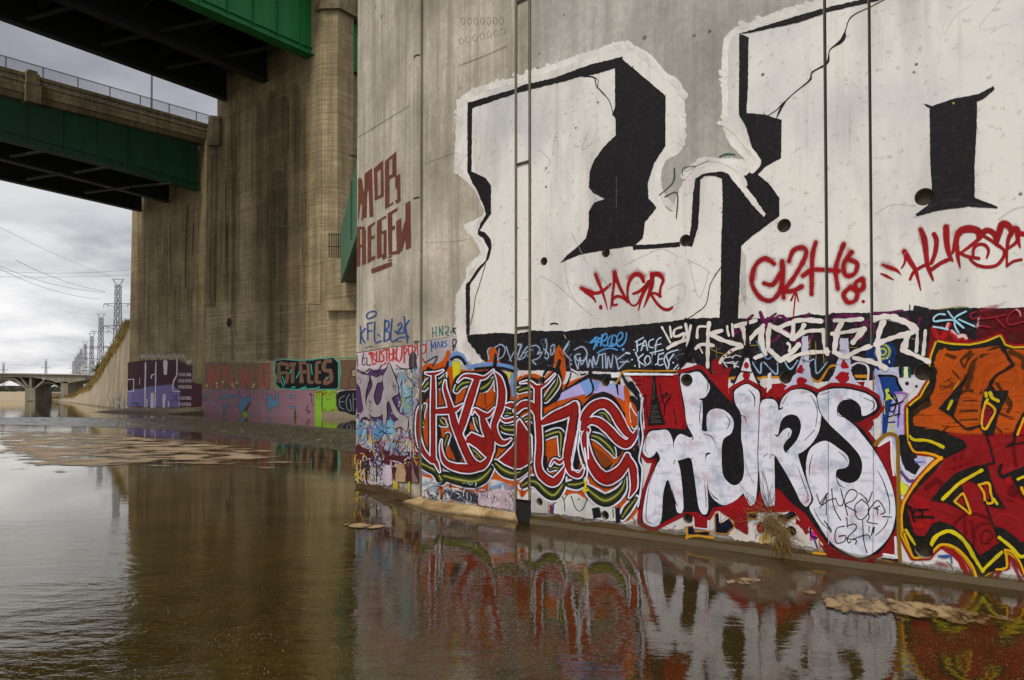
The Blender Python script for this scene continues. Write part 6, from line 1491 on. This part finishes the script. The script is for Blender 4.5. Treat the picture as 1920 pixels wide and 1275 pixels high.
# ---- purple and blue patch between the two pieces ----------------------------------------
p = Paint(96)
T(1440, 560, 5)
p.fill('a9a4c8', '1000,640 1350,640 1400,760 1330,900 1290,1060 1310,1275 1250,1700 1330,1760 1240,1860 1230,1500 1150,1300 1050,1275 1060,1060 1000,860', 'chaos', 1)
p.group([(6, '1a3f7c', .2, None), (0, '143468', .1, None)], [('F', '990,380 1080,390 1170,440 1190,540 1150,640 1040,660 950,560 940,450')])
for r_, cl_ in ((98, '2c5ea0'), (80, 'b9bf3a'), (62, '1d4c94'), (44, 'b3bc36'), (24, '2c5ea0')): p.dot(cl_, 1078, 498, r_, .15)
for (x, y) in ((1138, 585), (1120, 560), (1140, 600)): p.dot('c8d6e6', x, y, 8, .3)
p.stroke('c3cfe0', 6, '1050,680 1120,650 1220,690', .5, .9); p.fill('222228', '1190,540 1320,540 1400,610 1380,700 1300,740 1230,740 1230,640 1190,600', None, 1); p.fill('d2cfb0', '1275,640 1312,640 1315,742 1272,742', None, .5); p.fill('1c5a44', '1315,640 1335,640 1340,742 1316,742', None, .5); p.fill('1c5a44', '1255,640 1272,640 1270,742 1250,742', None, .5)
p.fill('cbc7cb', '1225,750 1380,740 1440,790 1340,890 1260,870', None, .8); p.dot('1f1c22', 1305, 795, 26, .6); p.dot('2a0f14', 1392, 822, 16, .4)
p.fill('1c4a86', '1040,730 1190,735 1255,860 1190,900 1150,1000 1110,1275 1070,1275 1085,900', None, .5); p.stroke('101118', 5, '1040,722 1190,730 1215,790 1255,860', .12); p.stroke('9a6cc0', 5, '1190,880 1300,900 1240,1000 1220,1200', .4, .85)
p.fill('cfd13c', '1100,850 1130,840 1150,920 1180,945 1140,940 1100,960 1110,910', None, .4)
for s_ in ('1130,880 1200,960 1190,1040 1150,1060 1150,1000 1220,980', '1190,900 1230,1010 1220,1110', '1120,1110 1240,1080', '1130,1160 1190,1155', '1160,1010 1270,960', '1210,940 1180,1080'): p.stroke('15131c', 3, s_, .2, .95)
for s_ in ('1130,1190 1180,1180', '1160,1180 1190,1240 1130,1240', '1090,960 1095,1080', '1180,1100 1150,1150'): p.stroke('c9d040', 2.6, s_, .25)
T(1440, 815, 5)
p.fill('26242a', '1225,0 1300,0 1320,90 1400,200 1430,300 1380,380 1290,320 1240,200', None, .8); p.stroke('cfd2e4', 5, '1235,200 1265,320 1330,370 1380,385', .4, .95); p.stroke('6a4a98', 9, '1250,350 1320,430 1360,430', .6, .9); p.fill('cfd23c', '1240,430 1320,490 1280,570 1245,560', None, .6)
p.fill('b8b6da', '1370,230 1420,205 1490,210 1480,270 1430,300', None, .6); p.stroke('6c74b0', 3, '1380,260 1470,255', .4, .8); p.dot('d2d2da', 1260, 590, 18, .5)
p.fill('941820', '1010,130 1155,40 1180,380 1215,560 1225,700 1160,520 1060,250', None, .6); p.fill('941820', '1090,1060 1190,900 1210,1110 1060,1140', None, .6)
p.stroke('e0dce0', 4, '1040,105 1150,40', .15); p.stroke('e0dce0', 4, '1158,40 1160,200 1180,380', .15); p.stroke('e0dce0', 4.4, '1195,960 1200,1110', .2); p.stroke('e0dce0', 5, '1085,1120 1150,1130 1215,1150', .2); p.fill('24242a', '1060,1150 1230,1165 1220,1195 1070,1180', None, .8); p.stroke('c08a35', 5, '1010,1175 1120,1185 1260,1230', .2)
GO = '93701f'
p.stroke(GO, 8, '1000,95 1090,10 1165,-5 1215,50 1222,300 1225,600 1225,900 1240,1180', .15, lump=.04)
T(1440, 560, 5)
p.stroke('9db3cf', 4, '1000,680 1040,850 1080,1000', .4, .9); p.stroke('b98f2c', 3, '990,690 990,850', .2); p.stroke('c9d0e4', 3, '880,1190 960,1240 1010,1150', .3); p.stroke('5a7cb0', 2, '890,1210 980,1225', .3); p.fill('8e1a22', '810,1165 900,1150 960,1100 1000,1180 930,1260', None, .6)
T(0, 0, 1)
p.build('blue_purple_patch', pier, 'blue target, purple and gold remains between the two large pieces')

# ---- orange over red piece at the right ----------------------------------------------------
p = Paint(100)
T(0, 0, 1)
OUTL = '1757,641 1775,645 1790,647 1818,648 1835,645 1851,641 1875,631 1884,648 1900,653 1950,652 2100,648 2100,1200 1925,1078 1906,1046 1886,1030 1887,1062 1864,1067 1845,1080 1833,1094 1827,1069 1808,1042 1790,1026 1766,1019 1752,1030 1741,1043 1713,1044 1702,1024 1692,1002 1689,965 1697,944 1718,907 1742,880 1765,858 1750,849 1715,846 1703,829 1704,815 1703,790 1703,765 1715,754 1727,745 1736,728 1746,712 1744,690 1747,668'
T(1660, 560, 5)
# red splashes above
p.fill('7a1419', '430,280 560,270 640,330 820,380 820,440 600,440 480,420 420,560 400,500', None, 1.5)
for s_ in ('450,280,60 490,360,60', '600,240,60 560,330,60 530,380,60', '620,320,60 680,380,60', '700,350 760,400'): p.stroke('b01e26', 9, s_, .3, .95)
for s_ in ('590,235 570,290', '625,300 660,330', '680,345 750,350'): p.stroke('e2b8b8', 8, s_, .7, .85)
p.stroke('dcc4c0', 7, '690,355 730,345 760,370', .3, .95); p.stroke('d8b8b8', 6, '460,268 540,272', .9, .6)
p.stroke('7d1518', 9, '425,560 470,430', .3)
T(0, 0, 1)
p.group([(19, 'a01a22', .35, None)], [('f', OUTL)])
p.stroke('a01a22', 12, '1766,1025 1790,1040 1806,1062 1826,1100', .4); p.stroke('a01a22', 10, '1890,1040 1870,1080 1860,1095', .5, .9); p.stroke('a01a22', 10, '1895,1045 1915,1090', .5, .8)
p.group([(7.5, 'cdb413', .12, None), (0, '26251f', .05, None)], [('f', OUTL)])
p.stroke('dca818', 3.2, '1808,1042 1820,1062 1831,1092 1831,1094', .2)
# interior colours
T(1660, 560, 5)
p.fill('b65a10', '505,480 650,490 800,475 1000,450 1085,440 1120,480 1160,470 1320,480 2100,470 2100,1290 1000,1290 700,1275 520,1235 380,1205 270,1190 262,1110 330,1050 425,1010 430,900 445,800 480,760 460,620 475,540', None, .6)
T(1660, 815, 4.323)
p.fill('941a20', '540,0 2000,-20 2000,1400 1124,870 960,860 880,900 770,980 700,880 600,780 520,720 440,700 380,720 320,820 250,815 170,640 170,570 230,480 310,390 400,300 480,195 580,150 665,100 640,50', None, .6, sm=False)
T(1660, 560, 5)
p.stroke('a83a16', 10, '600,1262 800,1278 1000,1270 1300,1262', .95, .6)
rs = random.Random(31)
DK = '553a0c'
for s_, w_ in (('560,520 700,560 800,500', 10), ('700,560 740,640 780,560', 7), ('820,560,120 790,700,110 770,820,80', 20), ('640,680 700,760', 6), ('900,540 1020,470 1060,470', 10), ('280,1080 350,1000 420,990', 12), ('330,960 400,900 425,860', 12), ('700,1055 860,1050', 6), ('700,1140 860,1130', 5), ('540,1240 620,1180 700,1150', 5), ('1040,780 1090,860 1180,980 1150,1060', 9), ('1060,1070 1200,1130', 7), ('1010,1180 1090,1250', 6), ('1180,500 1290,560 1300,640', 14), ('720,960 860,950', 3), ('700,900 760,860 900,880', 8), ('1100,900 1160,1000', 8)):
    p.stroke(DK, w_, s_, .5, .7)
for s_, w_ in (('560,480 500,640 540,720', 11), ('740,490 660,600 590,700', 11), ('470,600 560,690 620,760', 10), ('600,620 720,720', 8), ('560,800 690,770', 9), ('750,700 800,580 900,510 1000,500 1090,470', 7), ('520,760 510,870', 6), ('860,840 880,700 960,600 1120,570', 22), ('900,820 1020,700 1150,620', 24), ('1180,600 1260,680 1270,800', 14), ('1040,760 1200,760', 14), ('280,1150 450,1050 700,1010', 12), ('440,1110 600,1090 780,1090', 9), ('500,1190 760,1180 880,1190', 8), ('700,920 850,910', 6), ('1100,1150 1220,1160', 12), ('1150,1210 1240,1240', 9), ('440,930 520,870 600,860', 10), ('1190,900 1290,880', 12), ('860,870 900,760', 16)):
    p.stroke('c9640f', w_, s_, .5, .8)
for _ in range(60):
    x = rs.uniform(1715, 1915); y = rs.uniform(735, 805); p.stroke(rs.choice(['d4821e', '8a4a10', '6a4210', 'c86a12']), 0, [(x, y, 2), (x+rs.uniform(8, 26), y+rs.uniform(-2, 1.5), 1.4)], .5, .55, raw=True)
for s_ in ('520,820 640,830', '560,780 620,740', '600,760 640,820', '540,850 640,790', '515,800 520,850'): p.stroke('5a2c08', 2, s_, .3, .7)
# reds: patches and shadows
T(1660, 815, 4.323)
for s_, w_, cl_ in (('250,520 300,540 330,600', 26, 'b8242a'), ('230,720 300,740', 18, 'ba2a26'), ('340,640 360,800', 16, 'b02228'), ('560,180 560,280', 5, '6a1016'), ('620,160 610,260', 5, '6a1016'), ('330,430 420,370 470,420', 14, '7c141a'), ('420,580 560,640', 14, 'a6242a'), ('560,720 660,640 780,650 850,690', 8, '74121a'), ('1020,500 1060,420 1124,480', 26, '7a141b'), ('1040,100 1060,250', 10, '7a141b'), ('880,700 960,640 1100,700', 8, 'b02a2c'), ('640,680 650,800', 10, '84161c'), ('700,700 720,830', 10, '84161c'), ('920,470 1124,560', 6, 'b02a2c'), ('760,130 900,60', 20, 'a82228'), ('480,260 700,200', 16, 'a82026'), ('960,260 1000,380', 22, 'ae242a'), ('880,980 800,900', 8, 'b02a2c')):
    p.stroke(cl_, w_, s_, .6, .7)
p.stroke('5e0e14', 4, '850,870 790,880 780,810 820,770 860,790 865,840 830,850', .5, .85); p.stroke('74121a', 6, '720,900 720,780 780,720 860,720', .5, .8)
# black shapes
p.fill('25241f', '195,-10 430,0 560,20 640,60 664,102 600,135 520,165 478,192 400,160 238,132 192,64', None, .4)
p.stroke('d2be18', 6.5, '200,8,20 232,40,26 330,45,26 400,66,28 470,100,30', .2)
p.stroke('e0a416', 7, '192,60,20 236,135,20 330,148,22 400,165,24 452,190,30', .2); p.stroke('e0a416', 6, '452,190,40 400,230,34 300,330,26 230,420,24 160,530,24 140,600,24 134,680,20 140,780,22', .15)
p.fill('25241f', '372,528 450,425 560,318 700,258 824,238 850,330 900,470 975,600 890,588 800,560 775,440 740,400 680,368 618,398 640,470 705,656 600,600 500,548 430,542', None, .4)
p.stroke('d2be18', 7, '468,520,32 530,460,32 600,395,30 690,340,30 782,288,30', .15)
p.stroke('dcae1a', 4.5, '562,540 620,480 640,490 692,636 640,600 562,540', .12, closed=False); p.fill('a0161e', '590,540 622,500 650,580', None, .3)
p.stroke('dcae1a', 5, '760,405 838,392 855,470 872,545 815,548 800,470 760,405', .12); p.fill('9a161e', '795,410 825,400 845,520 825,525', None, .3); p.stroke('d2be18', 6, '880,520 908,560', .15)
for s_, w_ in (('820,0 845,80 885,225', 4), ('885,225 850,232 800,248', 4), ('808,540 850,660 890,770 915,850', 3.6), ('945,245 930,270 930,320 960,340 1000,320 1124,270', 7), ('1050,0 1040,60 985,95', 5), ('1124,62 1060,72 985,95', 3)): p.stroke('201f1c', w_, s_, .12)
p.fill('25241f', '1010,320 1130,262 1400,262 1400,600 1130,520 1060,420', None, .5); p.stroke('d2be18', 6, '1075,360 1124,340 1200,330', .15); p.stroke('dca818', 6, '1105,430 1124,480', .15)
p.fill('25241f', '885,740 960,755 1060,830 1124,900 2000,1200 2000,1500 1124,1130 1040,970 975,930 975,1060 870,1110 790,1100 700,990 620,880 540,820 470,800 400,830 380,880 320,830 380,720 450,700 560,740 680,860 770,985 880,905 930,870', None, .4)
p.stroke('cfc022', 8, '372,895,34 400,840,38 440,805,36 520,780,34 600,820,34 670,900,36 720,990,34 792,1105,26', .15); p.stroke('cfc022', 7, '792,1095 870,1020 945,950', .15); p.stroke('cfc022', 7, '925,832 1010,900 1095,985 1140,970', .15); p.stroke('cfc022', 5.5, '168,770,22 205,830,26 242,888,20', .15)
p.fill('25241f', '165,560 190,640 240,820 310,835 300,900 250,900 200,840 165,760 150,650', None, .4); p.stroke('cfc022', 5.5, '168,770,22 205,830,26 242,888,20', .15)
p.dot('3e3f3c', 600, 880, 60, .9, .5); p.stroke('dcae1a', 5, '385,950 430,900 480,888 540,900 600,935 670,1010 720,1090 745,1190', .15); p.stroke('dcae1a', 5, '155,800 190,900 230,990 290,992', .15); p.stroke('dcae1a', 4.5, '970,930 985,1070 900,1090', .15); p.stroke('dcae1a', 4.5, '970,930 1030,950 1090,1030 1130,1130', .15)
for s_ in ('182,575 215,620 240,705', '175,575 210,590', '240,600 225,640', '262,610 350,605', '300,610 305,665', '250,665 330,665 395,668'): p.stroke('1c1717', 4.6, s_, .15)
T(1660, 560, 5)
p.fill('25241f', '500,1030 560,960 640,870 700,800 783,690 760,760 720,850 690,950 640,1115', None, .4); p.stroke('c9b41c', 6, '625,960 590,1035', .25); p.stroke('e0b43a', 2, '640,850 695,775', .2)
p.fill('25241f', '985,800 1010,820 1035,862 1160,860 1120,960 1060,1100 1015,1275 930,1275 880,1200 895,1080 905,960 930,860', None, .4)
p.stroke('dca81c', 5, '945,965 1030,1042 985,1150 940,1222 905,1185 918,1060 945,965', .12); p.fill('8e1a30', '942,1000 1012,1045 975,1130 935,1200 915,1170 925,1070', None, .3); p.stroke('20141a', 2, '930,1050 1000,1045', .2); p.stroke('20141a', 2, '950,1080 970,1100', .2)
p.stroke('d2be18', 6.5, '945,885 948,915', .15); p.stroke('d2be18', 7, '985,885 1005,930 1060,958', .15); p.stroke('d2be18', 6, '960,945 940,975', .15)
for s_, w_ in (('1120,470,20 1150,540,34 1200,620,30', 6), ('1200,618,34 1120,670,24 1040,720,24 985,800,40', 6), ('640,1110,22 700,1170,18 780,1222,20 880,1190,18', 4), ('780,1215 850,1200 900,1190', 4), ('1300,1080 1240,1190 1210,1275', 6), ('1085,440,40 1120,490,40', 7), ('430,760,40 470,690,40 450,640,30', 9), ('215,1010,20 260,1010,20 420,900,20 470,760,30', 5)): p.stroke('25241f', w_, s_, .12)
p.fill('a0161e', '1300,1120 1420,1100 1400,1275 1245,1275', None, .4); p.stroke('dca81c', 5, '1300,1120 1240,1275', .15)
# blue mark at the foot
T(1660, 815, 4.323)
p.stroke('2b4f96', 7, '430,980,16 480,985,34 545,975,16', .3, .85); p.stroke('3a5a8e', 5, '535,980 540,1040', .4, .7); p.stroke('b43038', 12, '420,1030 500,1060', .95, .5)
p.build('orange_red_piece', pier, 'orange over red angular piece with black and yellow outlines')

p = Paint(63)
T(0, 0, 1)
for bx in ((1000, 930, 1190, 985), (1220, 975, 1560, 1040), (1700, 1045, 1900, 1090), (800, 905, 960, 952)):
    p.scrawl(['4a4a55', 'b8a6ac', '8d96a8', '7c2a2e', 'b59a60', 'e0dcda', '2a2a30'], bx, 46, (1, 5), (10, 34), .6, .55, .6)
for bx in ((1000, 636, 1290, 692), (1300, 640, 1640, 700)):
    p.scrawl(['4c5460', '6a7484', '3d3a44', '7b8a9c', '2c2e36', '7a2a66', '5a6a40'], bx, 60, (1, 4), (10, 30), .8, .45, .5)
T(0, 0, 1)
p.build('old_tag_ghosts', pier, 'faint overlapping old tags and drips')['kind'] = 'stuff'
p = Paint(196)
for xj in (1552.5, 1637): p.stroke('2a2526', 1.6, f'{xj},648 {xj+1},750 {xj+1},900 {xj},{1040 if xj < 1600 else 1056}', .3, .55)
p.build('joint_line', pier)['kind'] = 'stuff'
# rising damp dirt at the foot of the wall, over the paint
p = Paint(200)
T(0, 0, 1)
def foot(xa, xb, h0, a):
    k = 40; top = []; bot = []
    for i in range(k+1):
        x = xa+(xb-xa)*i/k; pz = wall(x, 950)[0]; 
        u = uskin(x); q = skin(u, 0); r_ = q-O; yb = CY - F*((r_.z*ct - r_.y*st)/(r_.y*ct+r_.z*st))
        top.append((x, yb-h0*(.8+.5*random.random()), 0)); bot.append((x, yb+1, 0))
    p.fill('6e5a3c', bot+top[::-1], None, .3, raw=True, a=a)
foot(997, 1990, 17, .93); foot(997, 1990, 27, .35)
p.build('silt_stain', pier, 'brown silt stain along the waterline of the wall')
p = Paint(200)
foot(668, 784, 12, .93); foot(668, 784, 26, .4); p.build('silt_stain', pier)

# ================================================================== PAINT ON THE FAR ABUTMENT
def mapA(off0):
    def f(x, y, off=0.0):
        q = onA(x, y, off0+.012+off*4); return q, 1000.0, 1000.0
    return f
q_ = Paint(0, mapA(-.3), 'far'); p = q_
T(230, 600, 4.305)
p.fill('54303a', '40,345 90,335 160,325 260,325 440,320 500,350 560,370 560,500 640,520 640,700 460,705 40,700', None, .6)
p.fill('857aa6', '40,560 130,560 200,540 290,530 400,520 460,570 462,705 250,700 40,695', None, .8)
for s_, w_ in (('40,480 90,478', 1.5), ('90,478 88,575', 1.8), ('40,575 90,577', 1.5), ('178,700 182,500 185,345', 3), ('268,340 266,480 262,700', 2.4), ('232,470 235,445 268,435', 2.2), ('345,340 345,430', 8), ('438,320 436,440 410,500 408,570 460,575', 2.6), ('240,600 238,700', 7), ('335,610 332,700', 6), ('195,640 195,700', 2.5), ('370,660 370,700', 2.5), ('138,470 136,520', 1.2)): p.stroke('cfc8cc', w_, s_, .15)
p.fill('2c1420', '40,500 55,520 70,560 60,570 40,570', None, .2)
rs = random.Random(9)
for i in range(70):
    x = 130+i*6.2; y = 300+rs.uniform(-14, 10) + (40 if x > 510 else 0); p.stroke('c9c2b8', 1.2, f'{x},{y-rs.uniform(6,26)} {x+rs.uniform(-4,6)},{y+rs.uniform(4,18)}', .3, .85)
for r_ in range(5):
    y = 440+r_*50+(40 if r_ > 2 else 0)
    for i in range(9): x = 452+i*12; p.stroke('d8ced2', 1.2, f'{x},{y-12} {x+rs.uniform(-4,6)},{y+rs.uniform(-2,6)} {x+rs.uniform(2,8)},{y+12}', .25, .9)
for i in range(30): x = rs.uniform(60, 450); y = rs.uniform(560, 690); p.stroke(rs.choice(['4a3f7c', 'a89cd0', '2e2448']), .9, f'{x},{y} {x+rs.uniform(-16,16)},{y+rs.uniform(-12,12)}', .3, .6)
p.stroke('1c1626', 1.6, '78,680 95,665 110,680 130,672', .2); p.scrawl(['4a3f7c', '2e2448', 'b0a6d8'], (322, 735, 338, 755), 18, (.6, 1.2), (3, 9), .3, .9, .3)
p.build('maroon_purple_mural', abB, 'maroon and purple paint block with white line letters')
p = Paint(0, mapA(0), 'far')
T(230, 600, 4.305)
p.fill('8a7d68', '660,345 1190,345 1190,560 650,560', None, .6, a=.55)
for s_ in ('690,360,40 700,450,46 710,550,46', '700,370,30 740,460,36 760,540,30', '770,365,40 765,450,40 735,552,10', '830,365,60 820,450,36 800,552,34', '850,370,40 870,450,40 890,552,40', '830,480 880,480', '950,370,36 960,460,40 965,552,40', '950,380,40 1000,470,46 1030,545,30', '1045,370,36 1040,450,36 1030,550,36', '1120,370,40 1110,450,40 1120,540,40', '1165,370,40 1172,450,40 1165,540,40', '1120,375,34 1165,372,34', '1120,540,34 1165,540,34'): p.stroke('a4695c', 8.5, s_, .12, .95, cap=False)
for (x, y) in ((680, 530), (760, 510), (808, 500), (885, 520), (920, 505), (760, 540), (900, 545), (1050, 540), (1060, 520)): p.dot('c9b878', x, y, 12, .3, .9)
for i in range(26): x = rs.uniform(670, 1190); p.stroke(rs.choice(['3a302c', 'cfc0c0', '5a4a44']), .9, f'{x},{540+rs.uniform(0,16)} {x+rs.uniform(-8,12)},{545+rs.uniform(0,14)}', .3, .8)
# brown block word outlined in turquoise
R6 = '1235,330 1300,322 1420,330 1540,325 1560,318 1640,312 1700,305 1738,345 1740,540 1725,556 1590,556 1560,548 1400,556 1270,548 1238,515 1248,460 1230,420'
p.group([(4.5, '5aa193', .15, None), (0, '201f26', .1, None)], [('f', R6)])
for s_ in ('1255,345,30 1262,430,36 1270,505,34', '1265,350,36 1325,360,36 1330,400,30', '1275,430,30 1330,430,26 1318,510,34', '1345,360,30 1400,355,30', '1375,370,28 1372,440,28 1370,510,34', '1420,345,30 1480,345,30', '1435,360,30 1440,430,34 1445,510,34', '1440,420,28 1480,418,28', '1495,350,30 1500,430,30 1505,500,30 1540,500,30', '1560,345,30 1600,340,30', '1565,350,30 1565,430,30 1565,500,30 1600,500,28', '1565,425,26 1600,420,26', '1625,330,34 1690,330,28', '1630,340,34 1625,400,34 1690,410,30', '1680,420,34 1680,490,34 1630,510,34 1650,460,20'): p.stroke('7d6450', 6, s_, .1, 1, cap=False)
for s_ in ('1290,455 1310,520', '1350,430 1360,400', '1400,470 1425,420', '1520,360 1530,440', '1660,460 1650,470', '1300,540 1280,500', '1365,545 1390,540', '1440,550 1480,540', '1570,545 1590,540'): p.stroke('42c0ae', 1.8, s_, .2, .95)
p.fill('77604e', '1750,325 1885,318 1885,400 1850,400 1845,450 1885,452 1885,556 1750,556 1755,430', None, .4)
p.stroke('5aa193', 1.8, '1745,310 1760,400 1750,480 1745,556', .15); p.stroke('5aa193', 1.8, '1745,305 1800,302 1885,300', .15); p.stroke('2a2022', 1.3, '1885,398 1845,400 1848,440', .15); p.stroke('2a2022', 1.3, '1885,462 1830,465 1828,550', .15)
# pink wall with pale blue and dark red letter gaps
p.fill('94757d', '650,562 950,560 1560,566 1570,790 1100,782 635,765', None, .5)
MRD = '6a1f2c'
p.group([(1.6, MRD, .15, None), (0, '64889c', .1, None)], [('f', '655,605 680,605 682,630 658,635'), ('f', '800,610 925,605 920,622 850,625 790,645'), ('f', '940,570 945,610 975,640 1010,615 1035,615 1030,650 1000,680 975,740 950,745 945,700 915,695 920,680 945,670'), ('f', '1165,602 1205,605 1205,645 1235,645 1235,600 1255,590 1255,700 1200,700 1192,750 1178,740 1178,700 1165,695'), ('f', '1350,610 1392,610 1392,630 1350,630'), ('f', '800,690 870,682 865,695 830,700 822,760 815,755 818,705'), ('f', '655,640 675,650 655,655'), ('f', '1350,695 1392,698 1392,715 1350,712')])
p.fill('5a4a34', '1030,665 1040,660 985,770 955,770 970,740', None, .3); p.fill('8aa83c', '960,765 990,730 1010,768', None, .3); p.fill('5a5034', '1375,712 1392,715 1405,785 1385,780', None, .3); p.fill('8aa83c', '1375,715 1382,715 1385,760', None, .2)
for s_ in ('1045,640 1090,700 1125,640', '1000,600 975,600', '1420,640 1470,700', '700,640 760,690 700,660', '720,580 740,600', '1130,680 1140,740', '1480,580 1500,620 1530,640'): p.stroke('b79aa4', 1.2, s_, .3, .8)
for s_ in ('1520,590 1530,680 1545,690', '1505,600 1530,605', '1500,690 1480,720 1510,730 1490,760', '1475,730 1515,745'): p.stroke(MRD, 1.6, s_, .2, .9)
p.fill('86ac42', '1552,572 1720,565 1725,760 1700,740 1610,740 1610,792 1552,790', None, .8)
p.stroke('4d4a24', 2, '1608,580 1612,780', .25, .9)
for i in range(46): x = rs.uniform(1560, 1718); y = 575+rs.random()**2*70; p.stroke('9a2a18', 1.1, f'{x},{y} {x+rs.uniform(-9,9)},{y+rs.uniform(4,16)}', .3, .85)
for i in range(16): x = rs.uniform(1610, 1718); p.stroke('8c2e18', 1.2, f'{x},722 {x+5},{730+rs.uniform(-6,6)}', .3, .85)
p.fill('9d907c', '1725,740 1885,730 1885,800 1610,792 1612,745', None, 1, a=.8)
p.fill('24262c', '1735,590 1885,570 1885,760 1800,745 1740,720', None, 1, sm=True)
for s_ in ('1790,610 1750,640 1755,700 1785,720', '1755,660 1790,660', '1830,600 1805,650 1815,720 1845,730 1835,640', '1860,590 1862,740', '1862,640 1885,640'): p.stroke('7d8288', 2, s_, .2, .9)
p.stroke('cfcacc', 1.2, '1725,580 1800,566 1885,562', .3, .7)
p.fill('2f8a7c', '1605,-930 1660,-920 1680,-940 1690,-860 1650,-820 1610,-860', None, 1, a=.0) if False else None
p.build('pink_teal_mural', tower, 'pink wall letters, brown block word edged turquoise and lime patch')
# upper marks and stains on the tower
p = Paint(0, mapA(-.02), 'far')
T(0, 0, 1)
for (x, w_, y0, y1, a) in ((487, 24, 190, 575, .26), (508, 30, 170, 575, .26), (532, 34, 180, 575, .26), (556, 26, 160, 575, .26), (570, 12, 200, 575, .2), (438, 14, 210, 570, .3), (520, 60, 320, 575, .25), (424, 8, 300, 560, .2)):
    p.stroke('3a3222', 0, [(x+1, y0, w_*.5), (x, y0+60, w_*.9), (x, 500, w_), (x, 566, w_)], .6, a, raw=True, step=8, cap=False, lump=.02)
for i in range(40):
    x = rs.uniform(412, 580); y = rs.uniform(180, 420); p.stroke(rs.choice(['2e281c', '2e281c', 'a39878']), 0, [(x, y, rs.uniform(1.5, 5)), (x+rs.uniform(-1, 1), min(560, y+rs.uniform(60, 200)), rs.uniform(1, 3))], .8, .3, raw=True)
for s_ in ('520,420 535,425 556,420', '556,420 552,460', '540,430 550,442', '515,402 520,415', '528,405 530,425', '548,400 550,412'): p.stroke('a3977a', 1.2, s_, .5, .5)
p.build('water_stain', tower, 'dark run-down stains on the tower face')
p = Paint(0, mapA(-.3), 'far')
for i in range(46):
    x = rs.uniform(252, 384); y = rs.uniform(380, 560); p.stroke(rs.choice(['332c1e', '332c1e', 'a89c7e']), 0, [(x, y, rs.uniform(1.2, 4)), (x+rs.uniform(-1, 1), y+rs.uniform(40, 150), rs.uniform(1, 2.5))], .8, .32, raw=True)
p.stroke('241f16', 3, '352,385 349,450 348,540', .5, .7); p.stroke('241f16', 2.4, '363,420 360,480', .5, .6)
p.build('water_stain', abB)
p = Paint(0, mapA(0), 'far')
for x, w_, a in ((438, 14, .26), (487, 24, .26), (508, 30, .26), (532, 34, .26), (556, 26, .26), (520, 60, .25), (570, 12, .2)): p.stroke('3a3222', 0, [(x, 566, w_), (x, 620, w_*1.0), (x-1, 676, w_*.8)], .6, a, raw=True, step=8, cap=False, lump=.02)
p.stroke('b8ac92', 3, '438,610 440,640 439,662', .5, .6)
for i in range(14): x = rs.uniform(390, 660); p.stroke(rs.choice(['3a3222', 'b0a484']), 0, [(x, 572, 3), (x, rs.uniform(600, 672), 1.5)], .8, .35, raw=True)
p.build('water_stain', tower)
p = Paint(0, mapA(.5), 'far'); p.fill('8d8468', '610,486 640,486 640,560 610,560', None, 1, a=.15); p.build('water_stain', tower)

bn = (BB[3]-BB[0]).cross(BT[0]-BB[0]).normalized()
def mapBank(x, y, off=0.0):
    q = onplane(x, y, BB[0], bn); return q + (O-q).normalized()*(.25+off), 1000.0, 1000.0
p = Paint(0, mapBank, 'far'); rs = random.Random(2)
for i in range(26):
    x = rs.uniform(203, 238); y = rs.uniform(738, 758); p.stroke(rs.choice(['7f93a8', 'a9838a', '8a7ba0', 'b0a896', '6a7f92']), 0, [(x, y, rs.uniform(1.5, 4)), (x+rs.uniform(-2, 2), y+rs.uniform(4, 9), 2)], .5, .6, raw=True)
for x in (232, 224, 215, 205): p.stroke('5d503c', 0, [(x, 640+(238-x)*1.6, .8), (x-1, 765, .8)], .4, .5, raw=True)
p.build('bank_graffiti', bank)
